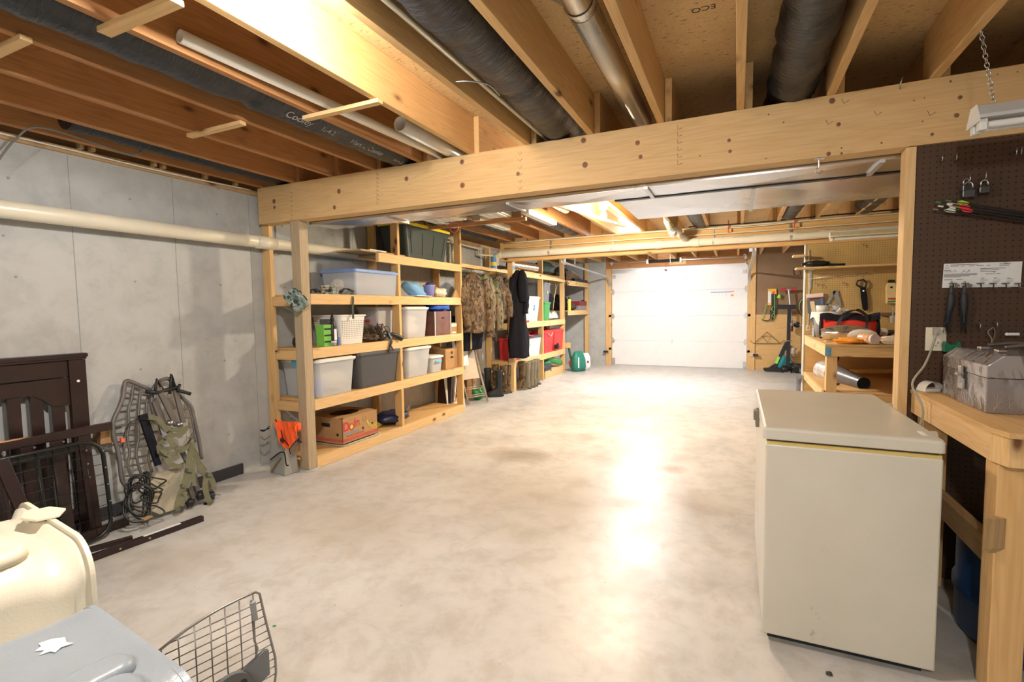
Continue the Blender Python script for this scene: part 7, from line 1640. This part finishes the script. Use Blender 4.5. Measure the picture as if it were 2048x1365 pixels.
pvc('cardboard_tube', (-1.829, 3.6, 2.42), (-1.829, 4.6, 2.42), .040, 'white tube end showing behind the cream cardboard tube', M_WHITE, 'tube')
o = MB().tube([(-2.82, 4.62, 2.33), (-2.82, 4.62, 2.20)]+arc((-2.77, 4.62, 2.20), .05, 180, 360, 9, (1, 0, 0), (0, 0, 1))+[(-2.72, 4.62, 2.25)], .006, 8).build('utility_hook', plain('hook_red', (.65, .09, .04), .4)); tag(o, 'red coated utility hook hanging from the middle bay joists', 'hook')
c0, c1 = onz(1110, 408, 2.33), onz(1186, 474, 2.33)
o = MB().bar((-1.62, 4.5, 2.335), (-1.30, 6.3, 2.335), .05, .02).build('white_trim_board', M_WHITE); tag(o, 'white board stored slantwise under the joists beside the glowing bulb', 'board')
o = MB().bar((-1.75, 4.2, 2.30), (-1.55, 4.6, 2.31), .05, .015).build('cardboard_flap', M_CARD); o.location.z += .03; tag(o, 'small brown scrap under the joists near the cardboard tube', 'scrap')
# ================================================================ THINGS ON THE DOOR WALL, RIGHT
YW = YF-.012
def zq(zx, zy, Y=YW): return ony(1500+zx/6.207, 540+zy/6.207, Y)
t = thing('arrow_pack', 'yellow printed arrow pack with green and black toy arrows on the brown hardboard', 'toy pack', zq(270, 440))
MB().poly([zq(222, 440), zq(222, 240), zq(328, 236), zq(328, 440)], -.03, (0, 1, 0)).build('backing_card', plain('pack_yellow', (.85, .50, .08), .6), t, True)
MB().poly([zq(224, 408, YW-.031), zq(224, 270, YW-.031), zq(260, 268, YW-.031), zq(260, 408, YW-.031)], -.003, (0, 1, 0)).build('paper_panel', M_PAPER, t, True)
MB().poly([zq(275, 300, YW-.031), zq(275, 268, YW-.031), zq(310, 266, YW-.031), zq(310, 300, YW-.031)], -.003, (0, 1, 0)).build('orange_print', M_ORANGE, t, True)
for k in range(5): MB().cyl(zq(270+k*12, 300, YW-.04), zq(272+k*11, 640-k*20, YW-.04), .008, n=8).build('toy_arrow', plain('lime_dull', (.20, .42, .08), .5) if k == 3 else M_BLACK, t, True)
t = thing('toy_bow', 'black toy bow with lime string hanging under the arrow pack', 'bow', zq(200, 620))
MB().tube(spline([zq(145, 618, YW-.03), zq(190, 632, YW-.04), zq(250, 612, YW-.04), zq(255, 500, YW-.04)]), .010, 8).build('bow_limb', M_BLACK, t, True)
for p, q in (((150, 615), (200, 430)), ((160, 612), (222, 415))): MB().tube([zq(*p, YW-.03), zq(*q, YW-.03)], .003, 6).build('bow_string', M_LIME, t, True)
MB().tube(spline([zq(290, 450, YW-.05), zq(270, 490, YW-.06), zq(300, 530, YW-.05), zq(275, 570, YW-.05), zq(310, 600, YW-.05)]), .008, 6).build('green_cord', plain('lime_dull', (.20, .42, .08), .5), t, True)
m = MB().ball(zq(365, 330, YW-.06), (.035, .02, .045), 2, None, .3, 3); o = m.build('lime_grip', M_LIME); tag(o, 'lime green grip beside the arrow pack', 'grip')
m = MB(); W_ = [(0, 880), (42, 915), (370, 915), (432, 872)]
m.tube([zq(*p, YW-.03) for p in W_], .006, 6).tube([zq(60, 905, YW-.03), zq(210, 772, YW-.03), zq(370, 912, YW-.03)], .006, 6).tube([zq(150, 825, YW-.03), zq(265, 825, YW-.03), zq(215, 905, YW-.03), zq(150, 825, YW-.03)], .005, 6)
o = m.build('wire_rack', plain('wire_brown', (.12, .08, .05), .5, .4)); tag(o, 'triangular brown wire rack hanging on the plywood right of the garage door', 'rack')
# black folding scooter / frame
t = thing('kick_scooter', 'tall black kick scooter with lime sticker standing against the plywood', 'scooter', zq(480, 1260, 11.0))
def k1(zx, zy, Y=10.98): return zq(zx, zy, Y)
MB().bar(k1(488, 470), k1(468, 1250), .065, .05, (0, 1, 0), .006).build('steering_column', M_BLACK, t, True)
MB().bar(k1(320, 460), k1(570, 462), .055, .09, (0, 0, 1), .01).build('handlebar', M_BLACK, t, True)
MB().bar(k1(455, 900), k1(310, 1215), .06, .05, (0, 1, 0), .006).build('diagonal_strut', M_BLACK, t, True)
MB().poly([k1(165, 1240), k1(175, 1222), k1(230, 1222), k1(310, 1170), k1(330, 1215), k1(520, 1250), k1(520, 1275), k1(180, 1256)], .12, (0, 1, 0)).build('deck', M_BLACK, t, True)
MB().bar(k1(360, 1080, 10.94), k1(322, 1165, 10.94), .05, .01, (0, 1, 0)).build('lime_sticker', M_LIME, t, True)
MB().cyl(k1(462, 1275, 10.95)+Vector((-.05, 0, 0)), k1(462, 1275, 10.95)+Vector((.05, 0, 0)), .045, n=18).build('front_wheel', M_STEEL, t, True)
MB().cyl(k1(486, 882, 10.94)+Vector((-.05, 0, 0)), k1(486, 882, 10.94)+Vector((.05, 0, 0)), .014, n=10).build('clamp', M_STEEL, t, True)
t = thing('kick_scooter', 'silver kick scooter with red handle grips hanging on the hardboard', 'scooter', zq(520, 740, 11.1))
def k2(zx, zy, Y=11.14): return zq(zx, zy, Y)
MB().cyl(k2(480, 245), k2(515, 630), .018, n=12).build('steering_tube', M_GALV, t, True)
MB().cyl(k2(455, 245), k2(500, 242), .024, n=12).build('bar_tee', M_GALV, t, True)
for p, q in (((372, 256), (455, 246)), ((500, 244), (582, 236))): MB().cyl(k2(*p), k2(*q), .028, n=12).build('grip', plain('grip_red', (.50, .05, .05), .6), t, True)
MB().tube([k2(515, 630), k2(510, 700), k2(520, 745)], .022, 8).build('fork', M_GALV, t, True)
MB().cyl(k2(520, 730)+Vector((-.015, 0, 0)), k2(520, 730)+Vector((.015, 0, 0)), .06, n=20).build('front_wheel', M_TOOLRED, t, True)
MB().bar(k2(520, 640), k2(670, 705), .10, .03, (0, 0, 1), .005).build('deck', M_GALV, t, True)
MB().ball(k2(580, 680, 11.12), (.07, .04, .06), 2, None, .1).build('black_clamp', M_BLACK, t, True)
t = thing('tennis_racket', 'round racket rim partly hidden behind the partition edge', 'racket', zq(700, 460))
MB().tube([zq(700+90*math.cos(a), 460+115*math.sin(a), YW-.02) for a in [2*math.pi*i/30 for i in range(30)]], .014, 8, True).build('rim', plain('rim_lime', (.30, .38, .12), .5), t, True)
MB().tube([zq(700+90*math.cos(a)*1.1, 460+115*math.sin(a)*1.08, YW-.02) for a in [2*math.pi*i/30 for i in range(30)]], .010, 8, True).build('outer_rim', M_BLACK, t, True)
c = k1(430, 1190, 11.16); o = MB().cyl((c.x-.02, 11.12, .16), (c.x-.02, 11.20, .16), .155, n=36).build('teal_disc', M_TEAL, bev=.02); tag(o, 'round teal disc standing behind the black scooter', 'disc')
t = thing('floor_tools', 'jumble of black and grey wheeled gear at the foot of the plywood by the partition', 'gear', (k1(590, 1260, 10.98).x, 10.98, .002))
MB().ball((0, 0, .10), (.15, .10, .09), 3, None, .2, 3).build('black_lump', M_BLACK, t); MB().cyl((.02, -.10, .05), (.20, -.10, .06), .045, n=14).build('grey_roller', plain('roller_grey', (.25, .27, .27), .4, .4), t); MB().ball((-.22, -.05, .075), (.08, .07, .07), 2, None, .2).build('black_wheel', M_BLACK, t)
MB().ball((-.15, .05, .42), (.11, .05, .11), 3, None, .35, 6).build('pale_tangle', plain('pale_tangle', (.55, .47, .36), .7), t)
o = MB().tube(spline([zq(540, 0, YW), zq(545, 60, YW-.02), zq(620, 62, YW-.02), zq(612, 0, YW)]), .006, 6).build('wire_hook', plain('wire_brown', (.12, .08, .05), .5, .4)); tag(o, 'square wire hook high on the brown hardboard', 'hook')
m = MB().tube(spline([(.10, YW-.16, 2.34), (.13, YW-.2, 2.36), (.16, YW-.15, 2.28), (.14, YW-.2, 2.2), (.18, YW-.15, 2.15)]), .012, 6); o = m.build('bundled_cable', M_GALV); tag(o, 'silver cable bundle hanging by the right garage door track', 'cable')
for x, lb in ((-1.78, 'left'), (-1.32, 'right')):
    o = MB().tube([(x, YW-.20, ZS-.002), (x, YW-.21, 2.30), (x+.01, YW-.21, 2.25)], .008, 6).build('white_hook', M_WHITE); tag(o, 'white hook above the garage door spring, %s of the two' % lb, 'hook')
